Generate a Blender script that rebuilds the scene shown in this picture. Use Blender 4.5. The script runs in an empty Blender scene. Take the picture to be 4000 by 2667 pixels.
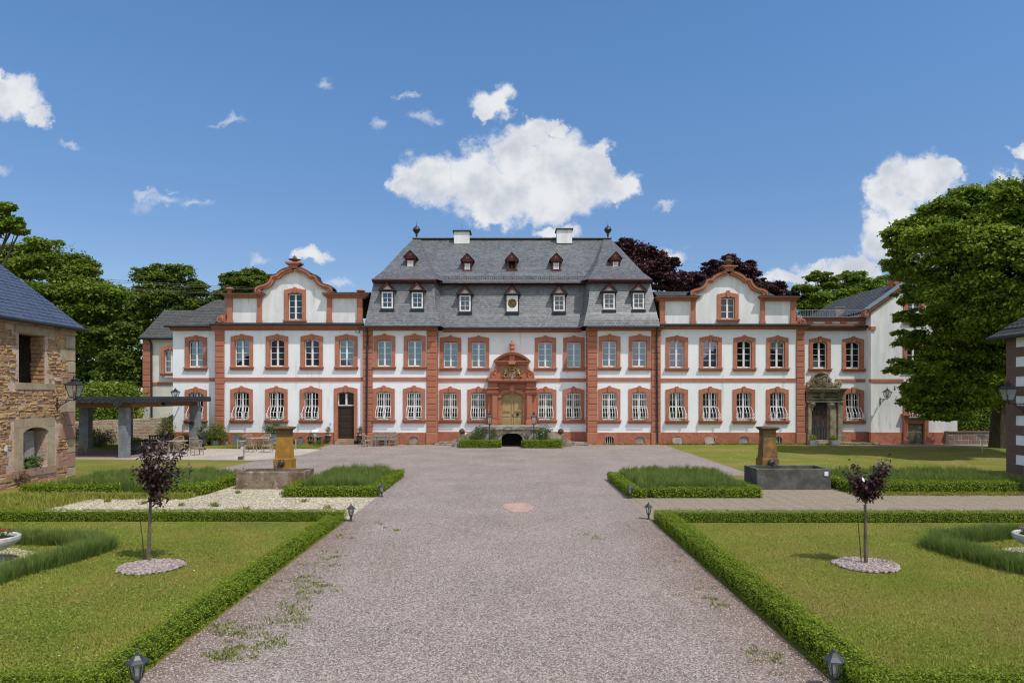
import bpy, math, random
import numpy as np
from mathutils import Vector
random.seed(7)
scene = bpy.context.scene
COL = scene.collection
# ------------------------------------------------------------------ survey: photo measurements -> metres
F, CX, HY, EYE = 2667.0, 2000.0, 1545.0, 3.5
def PX(x, Y): return (x - CX) * Y / F
def PZ(y, Y): return EYE - (y - HY) * Y / F
def P(x, y, Y): return (PX(x, Y), Y, PZ(y, Y))
def G(x, y):
    Y = EYE * F / (y - HY)
    return (PX(x, Y), Y, 0.0)
SUN = Vector((0.95, -0.95, 2.3)).normalized()
# ------------------------------------------------------------------ mesh helpers
ORG = {}
class MB:
    def __init__(s): s.v = []; s.f = []; s.a = []
    def add(s, vs, fs, a=0.5):
        b = len(s.v); s.v.extend(vs)
        for f in fs: s.f.append([i + b for i in f]); s.a.append(a)
    def box(s, x0, x1, y0, y1, z0, z1, a=0.5):
        s.add([(x0,y0,z0),(x1,y0,z0),(x1,y1,z0),(x0,y1,z0),(x0,y0,z1),(x1,y0,z1),(x1,y1,z1),(x0,y1,z1)],
              [(0,3,2,1),(4,5,6,7),(0,1,5,4),(1,2,6,5),(2,3,7,6),(3,0,4,7)], a)
    def block(s, x0, x1, y0, y1, z0, z1, c=0.02, a=0.5):      # front (-y) face chamfered
        s.add([(x0,y1,z0),(x1,y1,z0),(x1,y1,z1),(x0,y1,z1),(x0,y0+c,z0),(x1,y0+c,z0),(x1,y0+c,z1),(x0,y0+c,z1),
               (x0+c,y0,z0+c),(x1-c,y0,z0+c),(x1-c,y0,z1-c),(x0+c,y0,z1-c)],
              [(8,9,10,11),(4,5,9,8),(5,6,10,9),(6,7,11,10),(7,4,8,11),(0,1,5,4),(1,2,6,5),(2,3,7,6),(3,0,4,7)], a)
    def prism(s, pts, y0, y1, a=0.5):                          # polygon in XZ swept along Y
        n = len(pts)
        s.add([(x,y0,z) for x,z in pts] + [(x,y1,z) for x,z in pts],
              [list(range(n)), list(range(2*n-1, n-1, -1))] + [(i, n+i, n+(i+1)%n, (i+1)%n) for i in range(n)], a)
    def slab(s, pts, z0, z1, a=0.5):                           # polygon in XY swept along Z
        n = len(pts)
        s.add([(x,y,z0) for x,y in pts] + [(x,y,z1) for x,y in pts],
              [list(range(n-1,-1,-1)), list(range(n, 2*n))] + [(i, (i+1)%n, n+(i+1)%n, n+i) for i in range(n)], a)
    def poly(s, pts, a=0.5): s.add(list(pts), [list(range(len(pts)))], a)
    def strip(s, o, i, y0, yo, yi, a=0.5):                     # band between two XZ polylines, front at y0
        n = len(o)
        s.add([(x,y0,z) for x,z in o] + [(x,y0,z) for x,z in i] + [(x,yo,z) for x,z in o] + [(x,yi,z) for x,z in i],
              [(k,n+k,n+k+1,k+1) for k in range(n-1)] + [(k,k+1,2*n+k+1,2*n+k) for k in range(n-1)]
              + [(n+k,3*n+k,3*n+k+1,n+k+1) for k in range(n-1)]
              + [(0,2*n,3*n,n), (n-1,2*n-1,4*n-1,3*n-1)], a)
    def tube(s, pts, r, n=6, a=0.5):
        pts = [Vector(p) for p in pts]; m = len(pts); rr = r if isinstance(r, (list, tuple)) else [r]*m
        vs = []; up = Vector((0.13, 0.31, 1))
        for k, p in enumerate(pts):
            d = (pts[min(k+1, m-1)] - pts[max(k-1, 0)]).normalized()
            u = d.cross(up)
            if u.length < 0.05: u = d.cross(Vector((1, 0.2, 0)))
            u.normalize(); w = d.cross(u)
            for j in range(n):
                t = 2*math.pi*j/n
                vs.append(tuple(p + (u*math.cos(t) + w*math.sin(t))*rr[k]))
        fs = [(k*n+j, k*n+(j+1)%n, (k+1)*n+(j+1)%n, (k+1)*n+j) for k in range(m-1) for j in range(n)]
        fs += [list(range(n-1,-1,-1)), list(range((m-1)*n, m*n))]
        s.add(vs, fs, a)
    def lathe(s, prof, c=(0,0,0), n=20, a=0.5, rot=0.0, sx=1, sy=1):   # prof: (radius, z)
        m = len(prof)
        vs = [(c[0]+sx*r*math.cos(rot+2*math.pi*j/n), c[1]+sy*r*math.sin(rot+2*math.pi*j/n), c[2]+z) for r,z in prof for j in range(n)]
        fs = [(k*n+j, k*n+(j+1)%n, (k+1)*n+(j+1)%n, (k+1)*n+j) for k in range(m-1) for j in range(n)]
        fs += [list(range(n-1,-1,-1)), list(range((m-1)*n, m*n))]
        s.add(vs, fs, a)
    def ball(s, c, r, n=14, a=0.5):
        rx, ry, rz = r if isinstance(r, (tuple, list)) else (r, r, r)
        s.lathe([(math.sin(math.pi*max(0.02,min(0.98,k/n))), -math.cos(math.pi*k/n)*rz) for k in range(n+1)], c, n+4, a, 0, rx, ry)
    def spiral(s, c, r, turns, y0, y1, w=0.28, sgn=1, a=0.5):          # volute relief in XZ
        pts = []
        for k in range(int(turns*14)+1):
            t = k/14*2*math.pi; q = r*(1-0.86*k/(turns*14))
            pts.append((c[0]+sgn*q*math.cos(t+math.pi/2), (y0+y1)/2 - 0.25*abs(y1-y0)*k/(turns*14), c[1]+q*math.sin(t+math.pi/2)))
        s.tube(pts, [r*w*(1-0.55*k/len(pts)) for k in range(len(pts))], 6, a)
    def build(s, name, mat, parent=None, origin=None, local=False, smooth=False, flat=None):
        po = ORG[parent.name] if parent else Vector((0,0,0))
        if local: sub = Vector((0,0,0)); world = po; loc = Vector((0,0,0))
        else:
            world = Vector(origin) if origin is not None else po
            sub = world; loc = world - po
        me = bpy.data.meshes.new(name)
        me.from_pydata([(v[0]-sub.x, v[1]-sub.y, v[2]-sub.z) for v in s.v], [], s.f)
        at = me.attributes.new('rnd', 'FLOAT', 'FACE'); at.data.foreach_set('value', np.array(s.a, dtype=np.float32))
        me.materials.append(mat)
        if smooth: me.polygons.foreach_set('use_smooth', [True]*len(me.polygons))
        o = bpy.data.objects.new(name, me); COL.objects.link(o)
        o.parent = parent; o.location = loc; ORG[o.name] = world
        return o
def tag(o, label=None, cat=None, group=None, kind=None):
    if label: o['label'] = label
    if cat: o['category'] = cat
    if group: o['group'] = group
    if kind: o['kind'] = kind
    return o
def thing(name, label, cat, loc=(0,0,0), rz=0.0, group=None):
    o = bpy.data.objects.new(name, None); COL.objects.link(o); o.empty_display_size = 0.3
    o.location = loc; o.rotation_euler = (0,0,rz); ORG[o.name] = Vector(loc)
    return tag(o, label, cat, group)
def kids(o): return [c for c in COL.objects if c.parent == o]
def copy_tree(o, parent=None):
    c = o.copy(); COL.objects.link(c); c.parent = parent
    for k in kids(o): copy_tree(k, c)
    return c
def place(proto, used, loc, rz=0.0, label=None, group=None, scale=None):
    o = copy_tree(proto) if used else proto
    o.location = loc; o.rotation_euler = (0,0,rz); ORG[o.name] = Vector(loc)
    if scale: o.scale = (scale,)*3
    return tag(o, label, None, group)
def npmesh(name, verts, quads, attr, mat, parent=None, origin=(0,0,0), tris=False):
    k = quads.shape[1]
    verts = verts - np.array(origin)[None, :]
    me = bpy.data.meshes.new(name)
    me.vertices.add(len(verts)); me.vertices.foreach_set('co', verts.astype(np.float32).ravel())
    me.loops.add(quads.size); me.loops.foreach_set('vertex_index', quads.astype(np.int32).ravel())
    me.polygons.add(len(quads)); me.polygons.foreach_set('loop_start', np.arange(0, quads.size, k, dtype=np.int32))
    try: me.polygons.foreach_set('loop_total', np.full(len(quads), k, dtype=np.int32))
    except Exception: pass
    at = me.attributes.new('rnd', 'FLOAT', 'FACE'); at.data.foreach_set('value', attr.astype(np.float32))
    me.materials.append(mat); me.update(calc_edges=True)
    o = bpy.data.objects.new(name, me); COL.objects.link(o)
    po = ORG[parent.name] if parent else Vector((0,0,0))
    o.parent = parent; o.location = Vector(origin) - po; ORG[o.name] = Vector(origin)
    return o
# ------------------------------------------------------------------ materials
def nodes(name):
    m = bpy.data.materials.new(name); m.use_nodes = True
    nt = m.node_tree; nt.nodes.clear()
    return m, nt, nt.nodes, nt.links
def N(ns, t, **kw):
    n = ns.new(t)
    for k, v in kw.items():
        if k in n.inputs.keys(): n.inputs[k].default_value = v
        else: setattr(n, k, v)
    return n
def c4(c): return (c[0], c[1], c[2], 1.0)
def mixcol(ns, ln, fac, a, b, blend='MIX'):
    m = ns.new('ShaderNodeMix'); m.data_type = 'RGBA'; m.blend_type = blend
    for sock, v in ((m.inputs[0], fac), (m.inputs[6], a), (m.inputs[7], b)):
        if hasattr(v, 'links'): ln.new(v, sock)
        elif isinstance(v, (int, float)): sock.default_value = v
        else: sock.default_value = c4(v)
    return m.outputs[2]
def ramp(ns, ln, src, p0, p1):
    m = N(ns, 'ShaderNodeMapRange'); m.inputs[1].default_value = p0; m.inputs[2].default_value = p1
    ln.new(src, m.inputs[0]); return m.outputs[0]
def mat(name, col, col2=None, rough=0.85, vs=1.5, lo=0.4, hi=0.6, fine=0.12, fs=18.0, bump=0.0, bs=25.0, bd=0.02, spec=0.25,
        metal=0.0, attr=None, trans=0.0, stretch=(1,1,1), stain=None, coat=0.0):
    m, nt, ns, ln = nodes(name)
    out = N(ns, 'ShaderNodeOutputMaterial'); bs_ = N(ns, 'ShaderNodeBsdfPrincipled')
    geo = N(ns, 'ShaderNodeNewGeometry'); mp = N(ns, 'ShaderNodeVectorMath', operation='MULTIPLY'); mp.inputs[1].default_value = stretch
    ln.new(geo.outputs['Position'], mp.inputs[0]); vec = mp.outputs[0]
    n1 = N(ns, 'ShaderNodeTexNoise', Scale=vs, Detail=6.0, Roughness=0.6); ln.new(vec, n1.inputs['Vector'])
    c2 = col2 if col2 else tuple(x*0.8 for x in col)
    color = mixcol(ns, ln, ramp(ns, ln, n1.outputs['Fac'], lo, hi), col, c2)
    if attr:
        at = N(ns, 'ShaderNodeAttribute', attribute_name='rnd')
        color = mixcol(ns, ln, at.outputs['Fac'], color, attr)
    if fine:
        n2 = N(ns, 'ShaderNodeTexNoise', Scale=fs, Detail=4.0, Roughness=0.7); ln.new(geo.outputs['Position'], n2.inputs['Vector'])
        mr = N(ns, 'ShaderNodeMapRange'); mr.inputs[1].default_value = 0.3; mr.inputs[2].default_value = 0.7
        mr.inputs[3].default_value = 1-fine; mr.inputs[4].default_value = 1+fine; ln.new(n2.outputs['Fac'], mr.inputs[0])
        color = mixcol(ns, ln, 1.0, color, mr.outputs[0], 'MULTIPLY')
    if stain:
        n3 = N(ns, 'ShaderNodeTexNoise', Scale=stain[1], Detail=5.0, Roughness=0.65); 
        mp3 = N(ns, 'ShaderNodeVectorMath', operation='MULTIPLY'); mp3.inputs[1].default_value = stain[3] if len(stain) > 3 else (1,1,1)
        ln.new(geo.outputs['Position'], mp3.inputs[0]); ln.new(mp3.outputs[0], n3.inputs['Vector'])
        color = mixcol(ns, ln, ramp(ns, ln, n3.outputs['Fac'], stain[2], stain[2]+0.16), color, stain[0])
    ln.new(color, bs_.inputs['Base Color'])
    bs_.inputs['Roughness'].default_value = rough; bs_.inputs['Metallic'].default_value = metal
    bs_.inputs['Specular IOR Level'].default_value = spec; bs_.inputs['Coat Weight'].default_value = coat
    if bump:
        nb = N(ns, 'ShaderNodeTexNoise', Scale=bs, Detail=5.0, Roughness=0.65); ln.new(geo.outputs['Position'], nb.inputs['Vector'])
        b = N(ns, 'ShaderNodeBump', Strength=bump, Distance=bd); ln.new(nb.outputs['Fac'], b.inputs['Height']); ln.new(b.outputs[0], bs_.inputs['Normal'])
    sh = bs_.outputs[0]
    if trans:
        tr = N(ns, 'ShaderNodeBsdfTranslucent'); ln.new(color, tr.inputs['Color'])
        mx = N(ns, 'ShaderNodeMixShader'); mx.inputs[0].default_value = trans; ln.new(sh, mx.inputs[1]); ln.new(tr.outputs[0], mx.inputs[2]); sh = mx.outputs[0]
    ln.new(sh, out.inputs['Surface'])
    return m
def pebble(name, ca, cb, cc, scale, tint=None, bump=0.6, edge=None):
    m, nt, ns, ln = nodes(name)
    out = N(ns, 'ShaderNodeOutputMaterial'); b = N(ns, 'ShaderNodeBsdfPrincipled', Roughness=0.9)
    b.inputs['Specular IOR Level'].default_value = 0.15
    geo = N(ns, 'ShaderNodeNewGeometry')
    vo = N(ns, 'ShaderNodeTexVoronoi', Scale=scale); ln.new(geo.outputs['Position'], vo.inputs['Vector'])
    sx = N(ns, 'ShaderNodeSeparateColor'); ln.new(vo.outputs['Color'], sx.inputs[0])
    col = mixcol(ns, ln, ramp(ns, ln, sx.outputs[0], 0.15, 0.95), ca, cb)
    col = mixcol(ns, ln, ramp(ns, ln, sx.outputs[1], 0.72, 0.85), col, cc)
    n1 = N(ns, 'ShaderNodeTexNoise', Scale=0.45, Detail=5.0, Roughness=0.6); ln.new(geo.outputs['Position'], n1.inputs['Vector'])
    mr = N(ns, 'ShaderNodeMapRange'); mr.inputs[1].default_value = 0.3; mr.inputs[2].default_value = 0.7; mr.inputs[3].default_value = 0.85; mr.inputs[4].default_value = 1.12
    ln.new(n1.outputs['Fac'], mr.inputs[0]); col = mixcol(ns, ln, 1.0, col, mr.outputs[0], 'MULTIPLY')
    if tint:   # dirt tracks running along the drive
        mp = N(ns, 'ShaderNodeVectorMath', operation='MULTIPLY'); mp.inputs[1].default_value = tint[1]; ln.new(geo.outputs['Position'], mp.inputs[0])
        n2 = N(ns, 'ShaderNodeTexNoise', Scale=1.0, Detail=6.0, Roughness=0.65); ln.new(mp.outputs[0], n2.inputs['Vector'])
        f = ramp(ns, ln, n2.outputs['Fac'], tint[2], tint[2]+0.2)
        mm = N(ns, 'ShaderNodeMath', operation='MULTIPLY'); mm.inputs[1].default_value = tint[3]; ln.new(f, mm.inputs[0])
        col = mixcol(ns, ln, mm.outputs[0], col, tint[0])
    if edge:   # earth worked up along both sides of the drive, only before the paths
        sp = N(ns, 'ShaderNodeSeparateXYZ'); ln.new(geo.outputs['Position'], sp.inputs[0])
        def mth(op, a_, b_):
            q = N(ns, 'ShaderNodeMath', operation=op)
            for i_, v_ in enumerate((a_, b_)):
                if hasattr(v_, 'links'): ln.new(v_, q.inputs[i_])
                elif v_ is not None: q.inputs[i_].default_value = v_
            return q.outputs[0]
        dx = mth('ABSOLUTE', mth('SUBTRACT', sp.outputs[0], edge[0]), None); n5 = N(ns, 'ShaderNodeTexNoise', Scale=0.8, Detail=6.0, Roughness=0.7); ln.new(geo.outputs['Position'], n5.inputs['Vector'])
        f = mth('MULTIPLY', ramp(ns, ln, mth('ADD', dx, mth('MULTIPLY', mth('SUBTRACT', n5.outputs['Fac'], 0.5), 2.6)), edge[1], edge[2]), ramp(ns, ln, sp.outputs[1], 22.0, 17.0))
        col = mixcol(ns, ln, mth('MULTIPLY', f, 0.62), col, edge[3])
    ln.new(col, b.inputs['Base Color'])
    bp = N(ns, 'ShaderNodeBump', Strength=bump, Distance=0.02); bp.invert = True; ln.new(vo.outputs['Distance'], bp.inputs['Height']); ln.new(bp.outputs[0], b.inputs['Normal'])
    ln.new(b.outputs[0], out.inputs['Surface'])
    return m
def glassmat(name, dark, refl, rough=0.02, tint=(0.9,0.95,1.0)):
    m, nt, ns, ln = nodes(name)
    out = N(ns, 'ShaderNodeOutputMaterial'); d = N(ns, 'ShaderNodeBsdfDiffuse'); g = N(ns, 'ShaderNodeBsdfGlossy', Roughness=rough)
    geo = N(ns, 'ShaderNodeNewGeometry'); n1 = N(ns, 'ShaderNodeTexNoise', Scale=1.3, Detail=3.0); ln.new(geo.outputs['Position'], n1.inputs['Vector'])
    ln.new(mixcol(ns, ln, ramp(ns, ln, n1.outputs['Fac'], 0.4, 0.65), dark, tuple(x*3+0.004 for x in dark)), d.inputs['Color'])
    g.inputs['Color'].default_value = c4(tint)
    nb = N(ns, 'ShaderNodeTexNoise', Scale=2.2, Detail=1.0); ln.new(geo.outputs['Position'], nb.inputs['Vector'])
    bp = N(ns, 'ShaderNodeBump', Strength=0.12, Distance=0.02); ln.new(nb.outputs['Fac'], bp.inputs['Height']); ln.new(bp.outputs[0], g.inputs['Normal'])
    mx = N(ns, 'ShaderNodeMixShader'); mx.inputs[0].default_value = refl; ln.new(d.outputs[0], mx.inputs[1]); ln.new(g.outputs[0], mx.inputs[2])
    ln.new(mx.outputs[0], out.inputs['Surface']); return m
def clearglass(name, alpha=0.3, col=(0.75,0.8,0.8)):
    m, nt, ns, ln = nodes(name)
    out = N(ns, 'ShaderNodeOutputMaterial'); t = N(ns, 'ShaderNodeBsdfTransparent'); g = N(ns, 'ShaderNodeBsdfGlossy', Roughness=0.08); d = N(ns, 'ShaderNodeBsdfDiffuse')
    g.inputs['Color'].default_value = c4(col); d.inputs['Color'].default_value = c4(tuple(x*0.6 for x in col))
    a = N(ns, 'ShaderNodeMixShader'); a.inputs[0].default_value = 0.5; ln.new(g.outputs[0], a.inputs[1]); ln.new(d.outputs[0], a.inputs[2])
    mx = N(ns, 'ShaderNodeMixShader'); mx.inputs[0].default_value = alpha; ln.new(t.outputs[0], mx.inputs[1]); ln.new(a.outputs[0], mx.inputs[2])
    ln.new(mx.outputs[0], out.inputs['Surface']); return m
M = {}
M['plaster'] = mat('white_plaster', (0.825,0.835,0.845), (0.77,0.78,0.79), rough=0.9, vs=0.5, fine=0.03, fs=6, bump=0.25, bs=14, bd=0.015, stretch=(1,1,0.5),
                   stain=((0.60,0.60,0.58), 0.9, 0.585, (2.6,1,0.25)))
M['plaster_grey'] = mat('weathered_plaster', (0.77,0.765,0.75), (0.66,0.655,0.64), rough=0.9, vs=0.9, fine=0.04, fs=8, bump=0.3, bs=14, bd=0.015, stretch=(2.2,1,0.4),
                   stain=((0.5,0.5,0.47), 1.1, 0.60, (2.2,1,0.3)))
M['cream'] = mat('cream_plaster', (0.74,0.71,0.64), (0.62,0.58,0.5), rough=0.9, vs=0.6, fine=0.04, fs=8, bump=0.25, bs=12)
M['red'] = mat('red_sandstone', (0.45,0.187,0.115), (0.38,0.148,0.09), rough=0.88, vs=1.2, fine=0.12, fs=9, bump=0.35, bs=22, bd=0.015, attr=(0.37,0.14,0.085), stain=((0.30,0.125,0.085), 1.3, 0.60, (1.5,1,0.7)))
M['red_rough'] = mat('rough_red_plinth', (0.45,0.165,0.098), (0.34,0.125,0.08), rough=0.92, vs=1.4, fine=0.14, fs=7, bump=0.9, bs=7, bd=0.05,
                     stain=((0.5,0.4,0.34), 1.6, 0.67))
M['maroon'] = mat('maroon_paint', (0.115,0.028,0.028), (0.09,0.022,0.022), rough=0.6, fine=0.1)
M['slate'] = mat('slate', (0.12,0.122,0.128), (0.085,0.088,0.096), rough=0.40, vs=0.8, fine=0.14, fs=7, attr=(0.235,0.235,0.235), spec=0.55)
M['slate_dark'] = mat('aged_slate', (0.075,0.072,0.07), (0.05,0.048,0.047), rough=0.6, vs=0.8, fine=0.15, fs=7, attr=(0.12,0.115,0.10), spec=0.4, stain=((0.2,0.17,0.12), 2.5, 0.68))
M['slate_blue'] = mat('new_blue_slate', (0.062,0.075,0.11), (0.05,0.06,0.09), rough=0.38, vs=0.8, fine=0.1, fs=7, attr=(0.085,0.1,0.14), spec=0.5)
M['underlay'] = mat('dark_underlay', (0.02,0.02,0.022), rough=0.9)
M['zinc_dark'] = mat('dark_zinc', (0.036,0.042,0.046), (0.026,0.03,0.034), rough=0.6, fine=0.1, spec=0.25)
M['zinc'] = mat('grey_zinc', (0.27,0.31,0.33), (0.2,0.235,0.25), rough=0.5, vs=4, fine=0.1, metal=0.2)
M['frame'] = mat('white_window_paint', (0.80,0.81,0.80), (0.72,0.72,0.70), rough=0.5, fine=0.03)
M['iron_white'] = mat('white_iron', (0.82,0.82,0.82), (0.74,0.74,0.72), rough=0.45, fine=0.03)
M['iron'] = mat('black_iron', (0.022,0.023,0.026), (0.03,0.03,0.032), rough=0.45, fine=0.1, spec=0.5)
M['glass_sky'] = glassmat('upper_pane', (0.008,0.009,0.011), 0.17, tint=(0.80,0.84,1.0))
M['glass_dark'] = glassmat('dark_pane', (0.006,0.006,0.006), 0.06)
M['lampglass'] = clearglass('lamp_glass', 0.35)
M['stone_grey'] = mat('old_grey_sandstone', (0.33,0.285,0.205), (0.18,0.145,0.09), rough=0.92, vs=1.6, fine=0.2, fs=9, bump=0.7, bs=16, bd=0.03, stain=((0.2,0.155,0.035), 2.2, 0.6))
M['stone_trough'] = mat('dark_trough_stone', (0.12,0.115,0.105), (0.07,0.068,0.06), rough=0.92, vs=2.2, fine=0.2, fs=14, bump=0.6, bs=20, stain=((0.34,0.33,0.3), 7.0, 0.66))
M['stone_lichen'] = mat('lichen_trough_stone', (0.26,0.2,0.15), (0.15,0.095,0.06), rough=0.95, vs=1.8, fine=0.2, fs=12, bump=0.8, bs=14, bd=0.03, stain=((0.42,0.41,0.36), 3.2, 0.56))
M['stone_ochre'] = mat('ochre_lichen_stone', (0.42,0.22,0.035), (0.29,0.15,0.03), rough=0.95, vs=1.6, fine=0.18, fs=14, bump=0.7, bs=24, stain=((0.16,0.105,0.075), 1.7, 0.6))
M['stone_ochre2'] = mat('brown_lichen_stone', (0.24,0.13,0.04), (0.15,0.085,0.05), rough=0.95, vs=1.8, fine=0.18, fs=14, bump=0.7, bs=24, stain=((0.40,0.22,0.03), 1.6, 0.52))
M['stone_cap'] = mat('dark_lichen_cap', (0.17,0.105,0.045), (0.11,0.075,0.045), rough=0.95, vs=3, fine=0.25, fs=14, bump=0.8, bs=18)
M['stair'] = mat('weathered_stair_stone', (0.37,0.33,0.26), (0.17,0.145,0.11), rough=0.95, vs=2.2, lo=0.45, hi=0.55, fine=0.25, fs=9, bump=0.9, bs=10, bd=0.05, stain=((0.58,0.56,0.52), 2.2, 0.58))
M['step'] = mat('yellow_sandstone_step', (0.36,0.27,0.16), (0.27,0.19,0.11), rough=0.92, vs=2, fine=0.15, bump=0.4)
M['brownstone'] = mat('brown_sandstone', (0.17,0.105,0.085), (0.14,0.085,0.07), rough=0.85, vs=1.2, fine=0.08, attr=(0.13,0.085,0.072))
M['door_ochre'] = mat('ochre_oak', (0.42,0.30,0.145), (0.35,0.245,0.115), rough=0.6, vs=3, fine=0.1, stretch=(6,1,0.6))
M['door_dark'] = mat('dark_oak', (0.045,0.028,0.018), (0.028,0.018,0.012), rough=0.6, vs=3, fine=0.2, stretch=(6,1,0.6), spec=0.3)
M['door_grey'] = mat('grey_weathered_door', (0.07,0.066,0.06), (0.04,0.038,0.036), rough=0.75, vs=3, fine=0.2, stretch=(6,1,0.5))
M['door_olive'] = mat('olive_door', (0.12,0.115,0.075), (0.09,0.085,0.055), rough=0.7, vs=3, fine=0.15, stretch=(6,1,0.5))
M['gold'] = mat('gold_leaf', (0.46,0.34,0.12), (0.26,0.18,0.06), rough=0.4, vs=9, metal=0.5, fine=0.2)
M['silver'] = mat('silvered_carving', (0.36,0.32,0.24), (0.13,0.11,0.085), rough=0.5, vs=12, fine=0.3)
M['black'] = mat('black_enamel', (0.015,0.014,0.014), rough=0.5, fine=0)
M['white'] = mat('white_board', (0.8,0.8,0.79), rough=0.6, fine=0.02)
M['teak'] = mat('silvered_teak', (0.38,0.31,0.225), (0.28,0.22,0.16), rough=0.85, vs=6, fine=0.15)
M['teak_grey'] = mat('grey_teak', (0.30,0.28,0.235), (0.22,0.2,0.17), rough=0.85, vs=6, fine=0.15)
M['charcoal'] = mat('charcoal_paint', (0.035,0.038,0.042), rough=0.6)
M['steel'] = mat('galvanised_steel', (0.36,0.40,0.45), (0.28,0.31,0.36), rough=0.4, metal=0.4, vs=5)
M['splitblock'] = mat('grey_split_block', (0.25,0.26,0.275), (0.19,0.2,0.21), rough=0.95, vs=3, fine=0.2, fs=30, bump=0.8, bs=35, bd=0.02)
M['beam'] = mat('larch_beam', (0.28,0.14,0.06), (0.2,0.095,0.04), rough=0.7, vs=4, fine=0.15, stretch=(1,1,6))
M['urn_dark'] = mat('dark_cast_urn', (0.05,0.052,0.055), (0.035,0.036,0.038), rough=0.6, fine=0.15)
M['urn_stone'] = mat('pale_cast_stone', (0.52,0.51,0.47), (0.38,0.37,0.33), rough=0.9, vs=4, fine=0.12, bump=0.3)
M['terracotta'] = mat('planter_soil', (0.06,0.04,0.028), rough=1.0, fine=0.3)
M['bark'] = mat('bark', (0.10,0.075,0.055), (0.06,0.045,0.032), rough=0.95, vs=3, fine=0.25, bump=0.9, bs=12, bd=0.05, stretch=(3,3,0.6))
M['bark_young'] = mat('young_bark', (0.17,0.13,0.10), (0.11,0.085,0.065), rough=0.9, vs=6, fine=0.2)
M['wood_block'] = mat('oak_block', (0.17,0.105,0.055), rough=0.9)
M['board_grey'] = mat('grey_board', (0.33,0.29,0.26), (0.24,0.21,0.19), rough=0.9, vs=2.5, fine=0.12, stretch=(1,1,3))
M['wire'] = mat('cable', (0.22,0.19,0.18), rough=0.6)
M['water'] = glassmat('trough_water', (0.01,0.012,0.01), 0.35, 0.04)
def leafmat(name, ca, cb, cc, rough=0.55, trans=0.25, vs=0.6, spec=0.35):
    return mat(name, ca, cb, rough=rough, vs=vs, lo=0.35, hi=0.65, fine=0.0, attr=cc, trans=trans, spec=spec)
M['leaf_lime'] = leafmat('lime_foliage', (0.095,0.16,0.013), (0.07,0.125,0.011), (0.40,0.50,0.06), trans=0.35, spec=0.15)
M['leaf_chestnut'] = leafmat('chestnut_foliage', (0.06,0.105,0.012), (0.07,0.12,0.012), (0.28,0.36,0.04), trans=0.3, spec=0.15)
M['leaf_mid'] = leafmat('mid_foliage', (0.07,0.12,0.016), (0.06,0.105,0.016), (0.23,0.29,0.045), trans=0.3, spec=0.15)
M['leaf_beech'] = leafmat('copper_foliage', (0.03,0.011,0.014), (0.04,0.014,0.017), (0.15,0.06,0.065), trans=0.15, spec=0.25)
M['leaf_acacia'] = leafmat('acacia_foliage', (0.11,0.185,0.018), (0.09,0.16,0.014), (0.29,0.37,0.05), trans=0.35, spec=0.15)
M['leaf_purple'] = leafmat('plum_foliage', (0.022,0.010,0.012), (0.034,0.013,0.015), (0.12,0.05,0.048), rough=0.35, trans=0.08, vs=3, spec=0.5)
M['leaf_box'] = leafmat('boxwood', (0.095,0.155,0.010), (0.07,0.12,0.009), (0.34,0.43,0.036), trans=0.35, vs=1.2, spec=0.18)
M['leaf_lav'] = leafmat('lavender', (0.135,0.205,0.036), (0.11,0.175,0.032), (0.31,0.38,0.11), rough=0.9, trans=0.35, vs=1.0, spec=0.06)
M['leaf_rose'] = leafmat('rose_leaves', (0.05,0.10,0.02), (0.04,0.08,0.016), (0.13,0.19,0.05), vs=2)
M['leaf_bamboo'] = leafmat('bamboo_leaves', (0.13,0.17,0.02), (0.10,0.14,0.02), (0.26,0.27,0.05), vs=2)
M['leaf_dead'] = leafmat('dry_leaves', (0.16,0.09,0.045), (0.11,0.06,0.03), (0.26,0.16,0.09), vs=3)
M['petal_white'] = leafmat('white_petals', (0.75,0.75,0.7), (0.65,0.66,0.6), (0.8,0.8,0.78), vs=3)
M['petal_red'] = leafmat('red_petals', (0.45,0.02,0.025), (0.35,0.015,0.03), (0.55,0.05,0.06), vs=3)
M['petal_pink'] = leafmat('pink_petals', (0.6,0.2,0.4), (0.5,0.15,0.32), (0.7,0.35,0.5), vs=3)
M['petal_orange'] = leafmat('orange_petals', (0.6,0.2,0.03), (0.5,0.15,0.03), (0.6,0.35,0.05), vs=3)
M['grass'] = leafmat('grass_blades', (0.13,0.17,0.022), (0.24,0.18,0.05), (0.40,0.43,0.085), rough=0.9, trans=0.2, vs=0.8, spec=0.05)
M['weed'] = leafmat('weed_leaves', (0.13,0.18,0.035), (0.16,0.19,0.045), (0.26,0.30,0.07), vs=2, spec=0.1)
M['lawn'] = mat('lawn', (0.165,0.195,0.03), (0.27,0.205,0.068), rough=0.95, vs=0.42, lo=0.42, hi=0.62, fine=0.42, fs=30, bump=0.9, bs=42, bd=0.04, stain=((0.17,0.25,0.03), 0.75, 0.54), spec=0.05)
M['gravel'] = pebble('pink_gravel', (0.16,0.125,0.112), (0.385,0.315,0.28), (0.49,0.43,0.38), 46, ((0.22,0.155,0.11), (0.9,0.12,1), 0.55, 0.45), edge=(-0.35, 2.9, 4.3, (0.17,0.10,0.065)))
M['gravel_white'] = pebble('white_limestone_gravel', (0.22,0.18,0.11), (0.58,0.50,0.34), (0.74,0.69,0.55), 26)
M['gravel_sand'] = pebble('sandy_gravel', (0.34,0.28,0.23), (0.55,0.47,0.40), (0.62,0.56,0.5), 50)
M['gravel_dark'] = pebble('reddish_gravel', (0.16,0.09,0.08), (0.3,0.19,0.17), (0.36,0.28,0.25), 40)
M['chips'] = mat('slate_chips', (0.30,0.22,0.20), (0.22,0.16,0.15), rough=0.9, vs=9, fine=0.2, attr=(0.48,0.4,0.37))
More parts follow.
